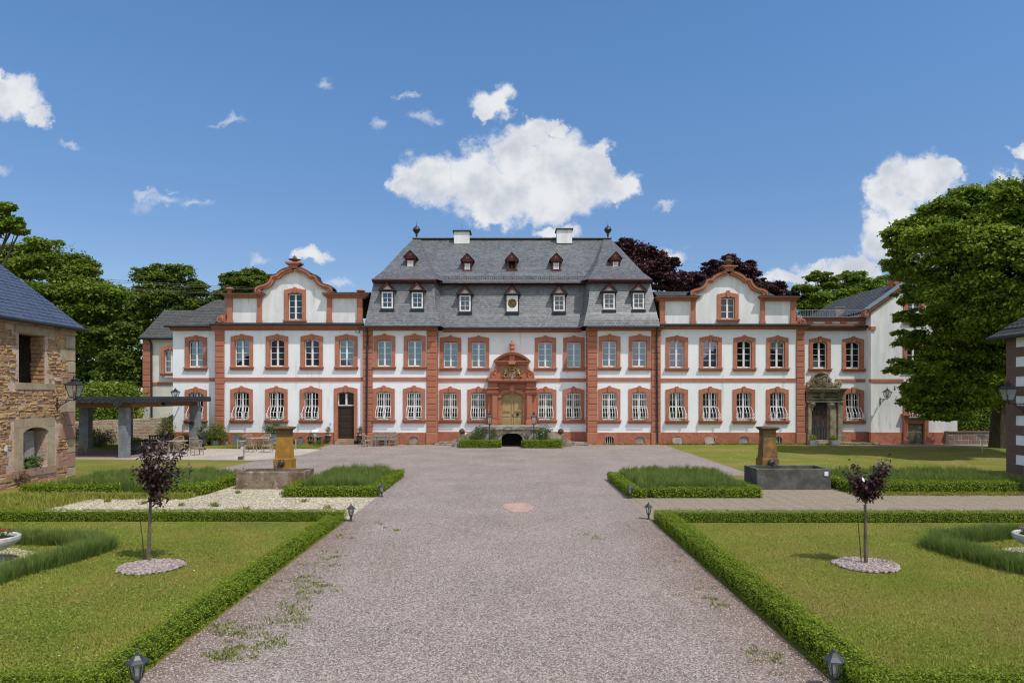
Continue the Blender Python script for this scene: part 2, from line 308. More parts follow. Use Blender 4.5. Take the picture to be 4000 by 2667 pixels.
M['soil'] = mat('bed_soil', (0.09,0.055,0.03), (0.06,0.038,0.022), rough=1.0, vs=3, fine=0.3, bump=0.8)
M['mortar'] = mat('pink_lime_mortar', (0.60,0.45,0.36), (0.48,0.345,0.265), rough=0.95, vs=2.2, fine=0.15, fs=16, bump=0.9, bs=14, bd=0.05)
M['rubble'] = mat('rubble_stone', (0.50,0.32,0.145), (0.38,0.235,0.115), rough=0.95, vs=1.6, fine=0.22, fs=11, bump=0.8, bs=16, bd=0.04, attr=(0.34,0.185,0.13), stain=((0.44,0.38,0.25), 1.2, 0.60), spec=0.1)
M['dressed'] = mat('dressed_stone', (0.43,0.365,0.245), (0.33,0.275,0.18), rough=0.95, vs=1.6, fine=0.16, fs=10, bump=0.6, bs=18, attr=(0.32,0.18,0.13), stain=((0.2,0.19,0.14), 1.6, 0.6))
M['hedge_core'] = mat('shaded_hedge_core', (0.05,0.075,0.012), (0.035,0.05,0.01), rough=1.0, vs=8, fine=0.3, spec=0.0)  # hedge heart, inner shade put into the colour
# ------------------------------------------------------------------ camera, sun, sky
cam = bpy.data.cameras.new('camera'); cam.sensor_width = 36.0; cam.lens = 24.0
cam.shift_y = (HY - 1333.5) / 4000.0; cam.clip_end = 4000.0
co = bpy.data.objects.new('camera', cam); COL.objects.link(co); co.location = (0, 0, EYE); co.rotation_euler = (math.pi/2, 0, 0)
scene.camera = co
sl = bpy.data.lights.new('sun', 'SUN'); sl.energy = 3.2; sl.angle = math.radians(0.53); sl.color = (1.0, 0.95, 0.88)
so = bpy.data.objects.new('sun', sl); COL.objects.link(so); so.rotation_euler = SUN.to_track_quat('Z', 'Y').to_euler(); so.location = (20, -20, 60)
vs_ = scene.view_settings; vs_.view_transform = 'Standard'; vs_.look = 'None'; vs_.exposure = 0.08; vs_.gamma = 1.0
scene.cycles.use_denoising = True; scene.cycles.filter_width = 1.15
scene.cycles.max_bounces = 7; scene.cycles.transparent_max_bounces = 8
scene.cycles.caustics_reflective = False; scene.cycles.caustics_refractive = False
w = bpy.data.worlds.new('World'); scene.world = w; w.use_nodes = True
nt = w.node_tree; nt.nodes.clear(); ns, ln = nt.nodes, nt.links
def math_(op, a, b=None, clamp=False):
    m = ns.new('ShaderNodeMath'); m.operation = op; m.use_clamp = clamp
    for i, v in enumerate((a, b)):
        if v is None: continue
        if hasattr(v, 'links'): ln.new(v, m.inputs[i])
        else: m.inputs[i].default_value = v
    return m.outputs[0]
wo = N(ns, 'ShaderNodeOutputWorld')
sky = N(ns, 'ShaderNodeTexSky'); sky.sky_type = 'NISHITA'; sky.sun_disc = False
sky.sun_elevation = math.asin(SUN.z); sky.sun_rotation = math.atan2(SUN.x, SUN.y); sky.altitude = 900; sky.air_density = 1.12; sky.dust_density = 0.05; sky.ozone_density = 2.0
hs = N(ns, 'ShaderNodeHueSaturation', Saturation=1.10); hs.inputs['Hue'].default_value = 0.507; ln.new(sky.outputs[0], hs.inputs['Color'])
tc = N(ns, 'ShaderNodeTexCoord'); sep = N(ns, 'ShaderNodeSeparateXYZ'); ln.new(tc.outputs['Generated'], sep.inputs[0])
lowf = N(ns, 'ShaderNodeMapRange'); lowf.interpolation_type = 'SMOOTHSTEP'; lowf.inputs[1].default_value = 0.50; lowf.inputs[2].default_value = 0.08; ln.new(sep.outputs[2], lowf.inputs[0])
antis = N(ns, 'ShaderNodeMapRange'); antis.interpolation_type = 'SMOOTHSTEP'; antis.inputs[1].default_value = -0.3; antis.inputs[2].default_value = 0.5; ln.new(sep.outputs[1], antis.inputs[0])
hc = mixcol(ns, ln, 1.0, hs.outputs[0], (0.78, 0.97, 0.99), 'MULTIPLY')
hc = mixcol(ns, ln, math_('MULTIPLY', lowf.outputs[0], antis.outputs[0]), hc, mixcol(ns, ln, 1.0, hc, (0.80, 0.66, 0.70), 'MULTIPLY'))     # deeper blue opposite the sun
bg = N(ns, 'ShaderNodeBackground', Strength=0.150); ln.new(hc, bg.inputs['Color'])
yy = math_('MAXIMUM', sep.outputs[1], 0.02)
uu = math_('DIVIDE', sep.outputs[0], yy); vv = math_('DIVIDE', sep.outputs[2], yy)
cmb = N(ns, 'ShaderNodeCombineXYZ'); ln.new(uu, cmb.inputs[0]); ln.new(vv, cmb.inputs[1])
wn = N(ns, 'ShaderNodeTexNoise', Scale=9.0, Detail=11.0, Roughness=0.66); ln.new(cmb.outputs[0], wn.inputs['Vector'])
wv = N(ns, 'ShaderNodeVectorMath', operation='MULTIPLY_ADD'); wv.inputs[1].default_value = (0.13, 0.12, 0); wv.inputs[2].default_value = (-0.065, -0.06, 0)
ln.new(wn.outputs['Color'], wv.inputs[0])
av = N(ns, 'ShaderNodeVectorMath', operation='ADD'); ln.new(cmb.outputs[0], av.inputs[0]); ln.new(wv.outputs[0], av.inputs[1])
def blobs(lst):
    acc = None
    for (x, y, rx, ry) in lst:
        m = N(ns, 'ShaderNodeVectorMath', operation='MULTIPLY_ADD')
        m.inputs[1].default_value = (F/rx, F/ry, 0); m.inputs[2].default_value = (-(x-CX)/rx, -(HY-y)/ry, 0)
        ln.new(av.outputs[0], m.inputs[0])
        l = N(ns, 'ShaderNodeVectorMath', operation='LENGTH'); ln.new(m.outputs[0], l.inputs[0])
        d = math_('SUBTRACT', 1.0, l.outputs['Value'])
        acc = d if acc is None else math_('MAXIMUM', acc, d)
    return acc
thick = blobs([(1980,710,300,190),(2200,720,240,150),(1690,690,185,120),(1590,700,80,60),(1850,650,165,130),(2010,610,150,130),(2080,540,75,80),(2165,530,55,60),(2190,640,190,140),(2330,670,140,130),(2385,600,62,85),
    (2440,700,90,70),(1930,810,190,110),(2110,770,220,120),(1890,875,95,60),(1945,420,105,70),(1905,450,60,50),(60,380,130,115),(140,445,70,65),(0,330,70,80),
    (3600,700,170,110),(3480,740,90,120),(3430,900,110,120),(3340,1010,110,80),(3550,880,150,160),(3700,650,80,50),(3930,720,150,60),(4010,610,80,40),(3250,1070,190,70),
    (1240,1000,105,55),(2580,1010,150,70),(2170,900,120,48),(3060,1110,120,40)])
thin = blobs([(1535,462,75,42),(1665,442,80,36),(640,770,170,40),(560,745,70,25),(760,790,80,25),(900,460,85,26),(255,550,70,30),(15,660,70,50),(2590,800,50,22),(1010,1000,75,34),(1340,1130,90,30),
    (1250,330,60,35),(1600,350,50,22),(680,720,50,20)])
fn = N(ns, 'ShaderNodeTexNoise', Scale=26.0, Detail=8.0, Roughness=0.6); ln.new(cmb.outputs[0], fn.inputs['Vector'])
fo = math_('MULTIPLY', math_('SUBTRACT', fn.outputs['Fac'], 0.5), 1.5)
def soft(d, lo, hi):
    m = N(ns, 'ShaderNodeMapRange'); m.interpolation_type = 'SMOOTHSTEP'; m.inputs[1].default_value = lo; m.inputs[2].default_value = hi
    ln.new(d, m.inputs[0]); return m.outputs[0]
m1 = soft(math_('ADD', thick, math_('MULTIPLY', fo, 0.6)), 0.04, 0.50)
m2 = math_('MULTIPLY', soft(math_('ADD', thin, fo), 0.15, 1.0), 0.5)
mask = math_('MAXIMUM', m1, m2)
mask = math_('MULTIPLY', mask, math_('GREATER_THAN', sep.outputs[1], 0.05))
mask = math_('MULTIPLY', mask, 0.96)
gn = N(ns, 'ShaderNodeTexNoise', Scale=13.0, Detail=7.0, Roughness=0.55); ln.new(cmb.outputs[0], gn.inputs['Vector'])
gg = math_('MULTIPLY', soft(gn.outputs['Fac'], 0.38, 0.66), soft(thick, 0.15, 0.55))
cc = mixcol(ns, ln, gg, (0.79, 0.80, 0.82), (0.53, 0.57, 0.635))
cb = N(ns, 'ShaderNodeBackground', Strength=1.0); ln.new(cc, cb.inputs['Color'])
mxs = N(ns, 'ShaderNodeMixShader'); ln.new(mask, mxs.inputs[0]); ln.new(bg.outputs[0], mxs.inputs[1]); ln.new(cb.outputs[0], mxs.inputs[2])
# unseen bright cloud added behind the viewpoint to fill the shade on the facade
rn_ = N(ns, 'ShaderNodeTexNoise', Scale=2.6, Detail=7.0, Roughness=0.55); ln.new(tc.outputs['Generated'], rn_.inputs['Vector'])
rm = math_('MULTIPLY', soft(rn_.outputs['Fac'], 0.42, 0.56), soft(math_('MULTIPLY', sep.outputs[1], -1.0), -0.10, 0.12))
rb = N(ns, 'ShaderNodeBackground', Strength=1.0); rb.inputs['Color'].default_value = (1.0, 1.03, 1.08, 1)
mx2 = N(ns, 'ShaderNodeMixShader'); ln.new(rm, mx2.inputs[0]); ln.new(mxs.outputs[0], mx2.inputs[1]); ln.new(rb.outputs[0], mx2.inputs[2])
ln.new(mx2.outputs[0], wo.inputs['Surface'])
# ------------------------------------------------------------------ ground sheets
def sheet(name, pts, z, m, kind='structure'):
    b = MB(); b.poly([(x, y, z) for x, y in pts]); o = b.build(name, m); return tag(o, kind=kind)
sheet('ground', [(-900,-200),(900,-200),(900,1500),(-900,1500)], 0.0, M['lawn'])
sheet('gravel_drive', [(-4.6,-6),(3.9,-6),(3.9,23.4),(4.15,28.8),(4.5,29.9),(10.3,29.9),(10.65,31.2),(10.8,48.0),(10.9,50.4),(-13.2,50.4),(-13.4,47.6),(-12.4,44.5),(-12.4,40.5),(-13.7,36.9),
                       (-14.4,30.2),(-9.5,29.7),(-4.8,29.8),(-4.65,23.5)], 0.008, M['gravel'])
sheet('white_gravel_path', [(-4.62,19.3),(-4.68,25.9),(-12,26.6),(-14.6,23.0),(-14.3,20.4),(-13.6,19.3)], 0.004, M['gravel_white'])
sheet('sand_terrace', [(-12.2,40.0),(-12.2,44.3),(-13.4,45.0),(-24,45.0),(-24,43.9),(-30,43.9),(-30,38.2),(-24,37.8),(-13.9,37.0)], 0.004, M['gravel_sand'])
sheet('canopy_floor', [(-29.5,38.3),(-21.4,38.3),(-21.4,44.3),(-29.5,44.3)], 0.012, M['gravel_dark'])
sheet('shaded_gravel_path', [(23.4,47.2),(34,46.4),(34,49.2),(22.8,49.2)], 0.006, M['gravel'])
def slabmat():
    m, nt, ns, ln = nodes('aggregate_slabs')
    out = N(ns, 'ShaderNodeOutputMaterial'); b = N(ns, 'ShaderNodeBsdfPrincipled', Roughness=0.9)
    geo = N(ns, 'ShaderNodeNewGeometry'); br = N(ns, 'ShaderNodeTexBrick', Scale=1.0); br.offset = 0.0
    br.inputs['Brick Width'].default_value = 0.52; br.inputs['Row Height'].default_value = 0.52; br.inputs['Mortar Size'].default_value = 0.022; br.inputs['Mortar Smooth'].default_value = 0.3
    wn = N(ns, 'ShaderNodeTexNoise', Scale=3.0, Detail=3.0); ln.new(geo.outputs['Position'], wn.inputs['Vector'])
    wv = N(ns, 'ShaderNodeVectorMath', operation='MULTIPLY_ADD'); wv.inputs[1].default_value = (0.05,0.05,0); ln.new(wn.outputs['Color'], wv.inputs[0]); ln.new(geo.outputs['Position'], wv.inputs[2])
    ln.new(wv.outputs[0], br.inputs['Vector'])
    vo = N(ns, 'ShaderNodeTexVoronoi', Scale=48.0); ln.new(geo.outputs['Position'], vo.inputs['Vector'])
    sx = N(ns, 'ShaderNodeSeparateColor'); ln.new(vo.outputs['Color'], sx.inputs[0])
    col = mixcol(ns, ln, sx.outputs[0], (0.17,0.135,0.095), (0.40,0.33,0.245))
    n2 = N(ns, 'ShaderNodeTexNoise', Scale=1.6, Detail=5.0); ln.new(geo.outputs['Position'], n2.inputs['Vector'])
    jc = mixcol(ns, ln, ramp(ns, ln, n2.outputs['Fac'], 0.45, 0.6), (0.30,0.17,0.08), (0.13,0.16,0.04))
    col = mixcol(ns, ln, br.outputs['Fac'], col, jc)
    col = mixcol(ns, ln, ramp(ns, ln, n2.outputs['Fac'], 0.62, 0.8), col, (0.29,0.2,0.11))
    ln.new(col, b.inputs['Base Color'])
    bp = N(ns, 'ShaderNodeBump', Strength=0.5, Distance=0.02); bp.invert = True; ln.new(vo.outputs['Distance'], bp.inputs['Height']); ln.new(bp.outputs[0], b.inputs['Normal'])
    ln.new(b.outputs[0], out.inputs['Surface']); return m
M['slab'] = slabmat()
sheet('paved_path', [(3.85,19.2),(26,18.9),(26,25.4),(12.4,26.2),(3.98,25.8)], 0.005, M['slab'])
sheet('soil_bed', [(-7.9,23.6),(-4.75,23.6),(-4.75,29.5),(-7.9,29.5)], 0.010, M['soil'])
sheet('soil_bed', [(4.1,23.4),(8.6,23.4),(8.6,29.6),(4.3,29.6)], 0.010, M['soil'])
# stone slab let into the drive
b = MB(); pts = [(2023-60,1985),(1968,1970),(2010,1966),(2060,1967),(2080,1975),(2082,1990),(2060,2000),(2000,2001)]
q = [G(x, y) for x, y in pts]; b.slab([(p[0], p[1]) for p in q], 0.002, 0.022)
tag(b.build('stone_slab', mat('drive_slab', (0.50,0.33,0.27), (0.4,0.27,0.22), fine=0.2, bump=0.4), origin=(0.1, 20.8, 0)), 'worn pinkish stone slab let into the middle of the gravel drive', 'stone slab')
# ------------------------------------------------------------------ the palace
YP, YW, YC, YA, YR, YG, YF = 49.0, 49.15, 50.1, 49.85, 50.1, 49.3, 57.0
palace = thing('palace', 'long white baroque palace with red sandstone trim, grey slate mansard roof and two curved gables', 'palace', (0, 49, 0))
def grid_wall(mb, u0, u1, z0, z1, mp, ops, depth=0.35, a=0.5):
    us = sorted({u0, u1} | {o[0] for o in ops} | {o[1] for o in ops}); zs = sorted({z0, z1} | {o[2] for o in ops} | {o[3] for o in ops})
    us = [u for u in us if u0 <= u <= u1]; zs = [z for z in zs if z0 <= z <= z1]
    for i in range(len(us)-1):
        for j in range(len(zs)-1):
            cu, cz = (us[i]+us[i+1])/2, (zs[j]+zs[j+1])/2
            if any(o[0] < cu < o[1] and o[2] < cz < o[3] for o in ops): continue
            mb.poly([mp(us[i],zs[j],0), mp(us[i+1],zs[j],0), mp(us[i+1],zs[j+1],0), mp(us[i],zs[j+1],0)], a)
    for o in ops:
        a0, a1, c0, c1 = o
        for q in ([(a0,c0),(a0,c1)], [(a1,c1),(a1,c0)], [(a0,c1),(a1,c1)], [(a1,c0),(a0,c0)]):
            mb.poly([mp(*q[0],0), mp(*q[1],0), mp(*q[1],depth), mp(*q[0],depth)], a)
def arcs(x0, x1, z, rise, n=10, up=True): return [(x0+(x1-x0)*k/n, z + rise*(1-(2*k/n-1)**2)) for k in range(n+1)]
def make_window(w, wo, hop, hsh, hcr, hkey, rise=0.07, arched=False, rows=4, grille=None, glass='glass_sky', sashtop=None, door=False):
    """stone surround standing on its sill; local origin = middle of the sill top on the wall face"""
    A, a = w/2, wo/2; p = 0.07
    outer = [(-A,0),(-A,hsh)] + arcs(-A+0.16, A-0.16, hsh+0.02, hcr-hsh-0.02) + [(A,hsh),(A,0)]
    inner = [(-a,0),(-a,hop)] + arcs(-a, a, hop, rise) + [(a,hop),(a,0)]
    b = MB(); b.strip(outer, inner, -p, 0.06, 0.24, 0.2)
    kz = hop + rise - 0.05
    b.prism([(-0.085,kz),(0.085,kz),(0.13,hkey-0.06),(0.09,hkey-0.015),(0,hkey),(-0.09,hkey-0.015),(-0.13,hkey-0.06)], -p-0.055, 0.05, 0.55)
    top = sashtop if sashtop else hop
    if not arched and not door:      # stone head over a straight sash
        b.prism([(-a-0.02,top)] + arcs(-a-0.02, a+0.02, hop+0.01, rise) + [(a+0.02,top)], 0.10, 0.22, 0.4)
    wd = b.build('window' if not door else 'doorway', M['red'], palace, local=True)
    if not door:
        s = MB(); s.box(-A-0.07, A+0.07, -0.19, 0.1, -0.085, 0.0, 0.3); s.box(-A-0.025, A+0.025, -0.13, 0.1, -0.24, -0.085, 0.6)
        s.build('sill', M['red'], wd, local=True)
    fr = MB(); y0, y1 = 0.16, 0.22; t = 0.06
    zb = 0.02
    if door: zb = sashtop
    fr.box(-a+0.003, -a+t, y0, y1, zb, hop-0.003); fr.box(a-t, a-0.003, y0, y1, zb, hop-0.003)
    fr.box(-a+t, a-t, y0, y1, zb, zb+t+0.02)
    fr.box(-0.065, 0.065, y0-0.02, y1-0.004, zb+t, hop-0.02 if not arched else hop+rise-0.05)
    if arched:
        fr.strip(arcs(-a+0.003, a-0.003, hop-0.01, rise), arcs(-a+t, a-t, hop-0.06, rise), y0, y1, y1)
    else: fr.box(-a+t, a-t, y0, y1, top-t, top-0.002)
    for k in range(1, rows):
        z = zb + 0.08 + (top + (rise*0.4 if arched else -t) - zb - 0.08)*k/rows
        for sx in (-1, 1): fr.box(min(sx*0.06, sx*(a-t)), max(sx*0.06, sx*(a-t)), y0+0.01, y1-0.012, z-0.016, z+0.016)
    fr.build('sash', M['frame'], wd, local=True)
    pn = MB(); pn.poly([(-a+0.02,0.212,zb+0.02),(a-0.02,0.212,zb+0.02)] + [(x,0.212,z) for x, z in reversed(arcs(-a+0.02, a-0.02, hop-0.02, rise if arched else 0.0))], 0.5)
    pn.build('pane', M[glass], wd, local=True)
    if grille:
        g = MB(); bulge, nb, curl = grille; h2 = hop*0.50; r = 0.018
        ga = a + (0.02 if curl else 0.005)
        for k in range(nb):
            x = -ga + 0.03 + (2*ga-0.06)*k/(nb-1)
            if 0 < k < nb-1 or not curl: g.tube([(x*0.97,0.0,hop+rise*0.6),(x*0.97,-0.02,h2)], r, 5)
            pts = []
            for j in range(13):
                t_ = j/12; z = h2*(1-t_) + 0.03*t_
                y = -0.03 - bulge*(math.sin(math.pi*min(1, t_**1.15*0.78)))*(1 if t_ < 0.9 else 0.8)
                if j == 12: y += 0.10; z += 0.01
                xx = x*(1 + (0.10 if curl else 0.06)*math.sin(math.pi*t_*0.9)) + (0.035*math.sin(2*math.pi*t_)*(1 if x < 0 else -1)*0 if curl else 0)
                pts.append((xx, y, z))
            g.tube(pts, r*(1.05 if curl else 1), 5)
        rails = [(h2, -0.03, 0), (h2-0.09, -0.04, 0), (0.20, -0.03-bulge*0.93, 0.085)] if not curl else [(h2, -0.03, 0), (0.20, -0.03-bulge*0.95, 0.1)]
        for z, y, e in rails: g.tube([(-ga*(1+e), y+0.3*(e > 0)*0, z), (ga*(1+e), y, z)], r, 5)
        if not curl:
            for z in (hop*0.97, hop*0.78): g.tube([(-ga, 0.0, z), (ga, 0.0, z)], r*0.9, 5)
        for sx in (-1, 1):       # side stays and scrolls
            g.tube([(sx*ga*1.06, -0.03-bulge*0.9, 0.2), (sx*ga*1.02, 0.12, 0.2)], r, 5)
            if curl:
                for cz, rr in ((0.42, 0.085), (0.21, 0.10)):
                    g.tube([(sx*(ga*1.09 - 0.0), -0.05-bulge*0.85 + rr*math.cos(q*0.7), cz + rr*math.sin(q*0.7)) for q in range(10)], r*0.9, 5)
                    g.tube([(sx*(ga*1.05 + rr*0.9*math.cos(q*0.7)), -0.05-bulge*0.95, cz + rr*math.sin(q*0.7)) for q in range(9)], r*0.9, 5)
        g.build('grille', M['iron_white'], wd, local=True)
    return wd
used = {}
protos = {
 'up':  dict(w=1.555, wo=1.03, hop=1.86, hsh=2.19, hcr=2.28, hkey=2.37, rows=4, sashtop=1.86),
 'lo':  dict(w=1.565, wo=1.05, hop=1.94, hsh=2.22, hcr=2.36, hkey=2.46, rise=0.09, rows=4, sashtop=1.95, grille=(0.37, 7, False), glass='glass_dark'),
 'wup': dict(w=1.60, wo=1.06, hop=1.84, hsh=2.18, hcr=2.29, hkey=2.35, rise=0.14, arched=True, rows=4),
 'wup_dark': dict(w=1.58, wo=1.06, hop=1.84, hsh=2.15, hcr=2.27, hkey=2.36, rise=0.14, arched=True, rows=4, glass='glass_dark'),
 'wlo': dict(w=1.60, wo=1.06, hop=1.93, hsh=2.22, hcr=2.36, hkey=2.46, rise=0.12, arched=True, rows=4, grille=(0.34, 6, True), glass='glass_dark'),
 'gab_l': dict(w=1.56, wo=1.0, hop=1.90, hsh=2.18, hcr=2.29, hkey=2.38, rise=0.10, rows=4, sashtop=1.90, glass='glass_dark'),
 'gab_r': dict(w=1.53, wo=1.0, hop=1.53, hsh=1.80, hcr=1.92, hkey=2.07, rise=0.10, rows=3, sashtop=1.53, glass='glass_dark'),
 'door': dict(w=1.68, wo=1.19, hop=3.42, hsh=3.78, hcr=3.90, hkey=4.0, rise=0.13, rows=2, sashtop=2.52, door=True, glass='glass_dark'),
}
OPEN = {}
def win(kind, xpx, ypx, Y):
    """one window: middle x and sill-top y in the survey, on the wall plane Y"""
    x, z = PX(xpx, Y), PZ(ypx, Y); p = protos[kind]
    if kind not in used: used[kind] = make_window(**p); o = used[kind]
    else: o = copy_tree(used[kind], palace)
    o.location = (x, Y-49, z); ORG[o.name] = Vector((x, Y, z))
    OPEN.setdefault(round(Y, 3), []).append((x-p['wo']/2-0.03, x+p['wo']/2+0.03, z, z+p['hop']+p.get('rise', 0.07)+0.02))
    return o
upx = {'lp': ([1501.8, 1620.0], 1431.7), 'rp': ([2380.7, 2498.2], 1433.5), 'c': ([1760.4, 1869.4, 2130.5, 2241.5], 1436.2)}
lpx = {'lp': ([1499.4, 1618.0], 1639.0), 'rp': ([2380.2, 2498.0], 1640.5), 'c': ([1759.0, 1868.2, 2131.5, 2240.3], 1639.8)}
for k, Y in (('lp', YP), ('rp', YP), ('c', YC)):
    for x in upx[k][0]: win('up', x, upx[k][1], Y)
    for x in lpx[k][0]: win('lo', x, lpx[k][1], Y)
for x in (945.6, 1082.6, 1218.2, 1353.4): win('wup', x, 1432.0, YW)
for x in (944.5, 1080.5, 1215.5): win('wlo', x, 1640.3, YW)
for x in (2643.6, 2775.3): win('wup', x, 1436.8, YW)
for x in (2907.5, 3036.5): win('wup_dark', x, 1436.8, YW)
for x in (2643.5, 2773.8, 2905.4, 3036.3): win('wlo', x, 1642.0, YW)
win('wup', 766, 1434.5, YA); win('wlo', 766, 1641.5, YA)
for x in (3202.4, 3332.0): win('wup_dark', x, 1439.0, YR)
win('wlo', 3331.5, 1642.5, YR)
win('wup_dark', 3571, 1441.0, YG); win('lo', 3571, 1640.0, YG)
win('gab_l', 1153, 1250.5, YW+0.1); win('gab_r', 2843, 1246.8, YW+0.1)
win('gab_r', 3571, 1251.5, YG+0.001)
dw = win('door', 1351, 1722.0, YW)
# ---- panelled side door inside the doorway
d = MB(); d.box(-0.6, 0.6, 0.19, 0.24, 0.16, 2.42, 0.4); d.box(-0.6, 0.6, 0.13, 0.24, 2.42, 2.53, 0.5)
for i in range(4):
    for j in range(4):
        x = -0.44 + i*0.245; z = 0.42 + j*0.49
        d.block(x, x+0.19, 0.165, 0.2, z, z+0.40, 0.02)
do = d.build('door', M['door_dark'], dw, local=True)
d = MB(); d.tube([(-0.5,0.19,1.2),(-0.5,0.12,1.2),(-0.38,0.12,1.2)], 0.018, 6); d.build('handle', M['iron'], dw, local=True)
d = MB(); d.slab([(-0.72,-0.38),(0.64,-0.38),(0.6,0.24),(-0.6,0.24)], -0.22, 0.0, 0.5); d.slab([(-0.59,-0.08),(0.59,-0.08),(0.59,0.24),(-0.59,0.24)], 0.0, 0.16, 0.5)
d.build('step', M['step'], dw, local=True)
# ---- walls
def wall(name, x0, x1, z0, z1, Y, m='plaster', parent=palace):
    b = MB(); ops = [o for o in OPEN.get(round(Y, 3), []) if o[0] > x0 and o[1] < x1]
    grid_wall(b, x0, x1, z0, z1, lambda u, z, d: (u, Y+d, z), ops, 0.3)
    b.add([(x0,Y,z0),(x0,Y+12,z0),(x0,Y+12,z1),(x0,Y,z1)], [(0,1,2,3)]); b.add([(x1,Y,z0),(x1,Y+12,z0),(x1,Y+12,z1),(x1,Y,z1)], [(0,1,2,3)])
    b.add([(x0,Y+12,z0),(x1,Y+12,z0),(x1,Y+12,z1),(x0,Y+12,z1)], [(0,1,2,3)])
    return b.build(name, M[m], parent)
ZT = 8.25; ZPL = 0.855
XL = [PX(1421, YP), PX(1706, YP)]; XR = [PX(2295, YP), PX(2579, YP)]
wall('wall', XL[0], XL[1], ZPL, ZT, YP); wall('wall', XR[0], XR[1], ZPL, ZT, YP)
wall('wall', PX(1700, YC), PX(2300, YC), ZPL, ZT, YC)
ZWG = PZ(1264, YW)
wl = (PX(842, YW), XL[0]-0.02); wr = (XR[1]+0.02, PX(3141, YW))
wall('wall', wl[0], wl[1], ZPL-0.02, ZWG-0.05, YW); wall('wall', wr[0], wr[1], ZPL-0.02, ZWG-0.05, YW)
wall('wall', PX(675, YA), PX(845, YA), ZPL, PZ(1285, YA), YA); wall('wall', PX(3135, YR), PX(3392, YR), ZPL, PZ(1285, YR), YR)
# ---- plinths
def plinth(x0, x1, Y, z1=ZPL, ops=()):
    b = MB(); Yf = Y-0.07
    grid_wall(b, x0, x1, -0.3, z1, lambda u, z, d: (u, Yf+d, z), list(ops), 0.25)
    b.add([(x0,Yf,-0.3),(x0,Yf+0.3,-0.3),(x0,Yf+0.3,z1),(x0,Yf,z1)], [(0,1,2,3)]); b.add([(x1,Yf,-0.3),(x1,Yf+0.3,-0.3),(x1,Yf+0.3,z1),(x1,Yf,z1)], [(0,1,2,3)])
    b.add([(x0,Yf,z1),(x1,Yf,z1),(x1,Yf+0.3,z1),(x0,Yf+0.3,z1)], [(0,1,2,3)])
    return b.build('plinth', M['red_rough'], palace)
CEL = []      # cellar windows: (x, Y, width, z0, z1, kind)
for xa, xb, y0, y1, Y, kind in ((944,963,1700,1730,YW,'bars'),(1199,1229,1703,1730,YW,'bars'),(1481,1519,1717,1729,YP,'bars'),(1599,1635,1703,1731,YP,'board'),(2362.6,2399,1704,1731,YP,'bars'),
        (2480.5,2518,1704,1731,YP,'board'),(2625.6,2661.6,1704,1731,YW,'bars'),(2756,2792,1705,1732,YW,'dark'),(2888,2924,1703,1732,YW,'board'),(3024,3055,1704,1732,YW,'bars')):
    CEL.append(((PX(xa,Y)+PX(xb,Y))/2, Y, PX(xb,Y)-PX(xa,Y), PZ(y1,Y), PZ(y0,Y), kind))
def cel_ops(Y, x0, x1): return [(c[0]-c[2]/2, c[0]+c[2]/2, c[3], c[4]) for c in CEL if c[1] == Y and x0 < c[0] < x1]
plinth(XL[0]-0.03, XL[1]+0.03, YP, ops=cel_ops(YP, *XL)); plinth(XR[0]-0.03, XR[1]+0.03, YP, ops=cel_ops(YP, *XR))
plinth(XL[1], XR[0], YC)
xd0, xd1 = PX(1303, YW), PX(1398.5, YW)
plinth(wl[0], xd0, YW, ops=cel_ops(YW, wl[0], xd0)); plinth(xd1, wl[1], YW); plinth(wr[0], wr[1], YW, ops=cel_ops(YW, *wr))
plinth(PX(675, YA), wl[0], YA); plinth(PX(3260, YR), PX(3392, YR), YR)
for x, Y, wd_, z0, z1, kind in CEL:
    b = MB(); a_ = wd_/2; h = z1-z0
    if h > 0.3: b.strip([(x-a_-0.03,z0),(x-a_-0.03,z1+0.05),(x+a_+0.03,z1+0.05),(x+a_+0.03,z0)], [(x-a_,z0),(x-a_,z1-0.13)] + [(x+a_,z1-0.13),(x+a_,z0)], Y-0.085, Y, Y-0.02) if False else None
    arc_o = [(x-a_-0.04,z0-0.02)] + [(x-a_-0.04, z1+0.03)] + [(x-a_*math.cos(t), z1+0.03) for t in np.linspace(0.2, math.pi-0.2, 9)] + [(x+a_+0.04,z1+0.03),(x+a_+0.04,z0-0.02)]
    arc_i = [(x-a_+0.01,z0)] + [(x-a_+0.01, z1-min(0.2,h*0.5))] + [(x-(a_-0.01)*math.cos(t), z1-min(0.2,h*0.5)+min(0.2,h*0.5)*math.sin(t)*0.97) for t in np.linspace(0.2, math.pi-0.2, 9)] + [(x+a_-0.01,z1-min(0.2,h*0.5)),(x+a_-0.01,z0)]
    b.strip(arc_o, arc_i, Y-0.083, Y-0.06, Y+0.1, 0.4)
    cw = b.build('cellar_window', M['red'], palace)
    bk = MB(); bk.box(x-a_, x+a_, Y+0.16 if kind != 'board' else Y-0.01, Y+0.17 if kind != 'board' else Y+0.02, z0, z1)
    bk.build('shutter_board' if kind == 'board' else 'dark_opening', M['board_grey'] if kind == 'board' else M['black'], cw)
    if kind == 'bars':
        g = MB()
        for k in range(5): xx = x-a_+wd_*(k+0.5)/5; g.tube([(xx, Y+0.04, z0), (xx, Y+0.04, z1)], 0.016, 5)
        g.build('bars', M['iron_white'], cw)
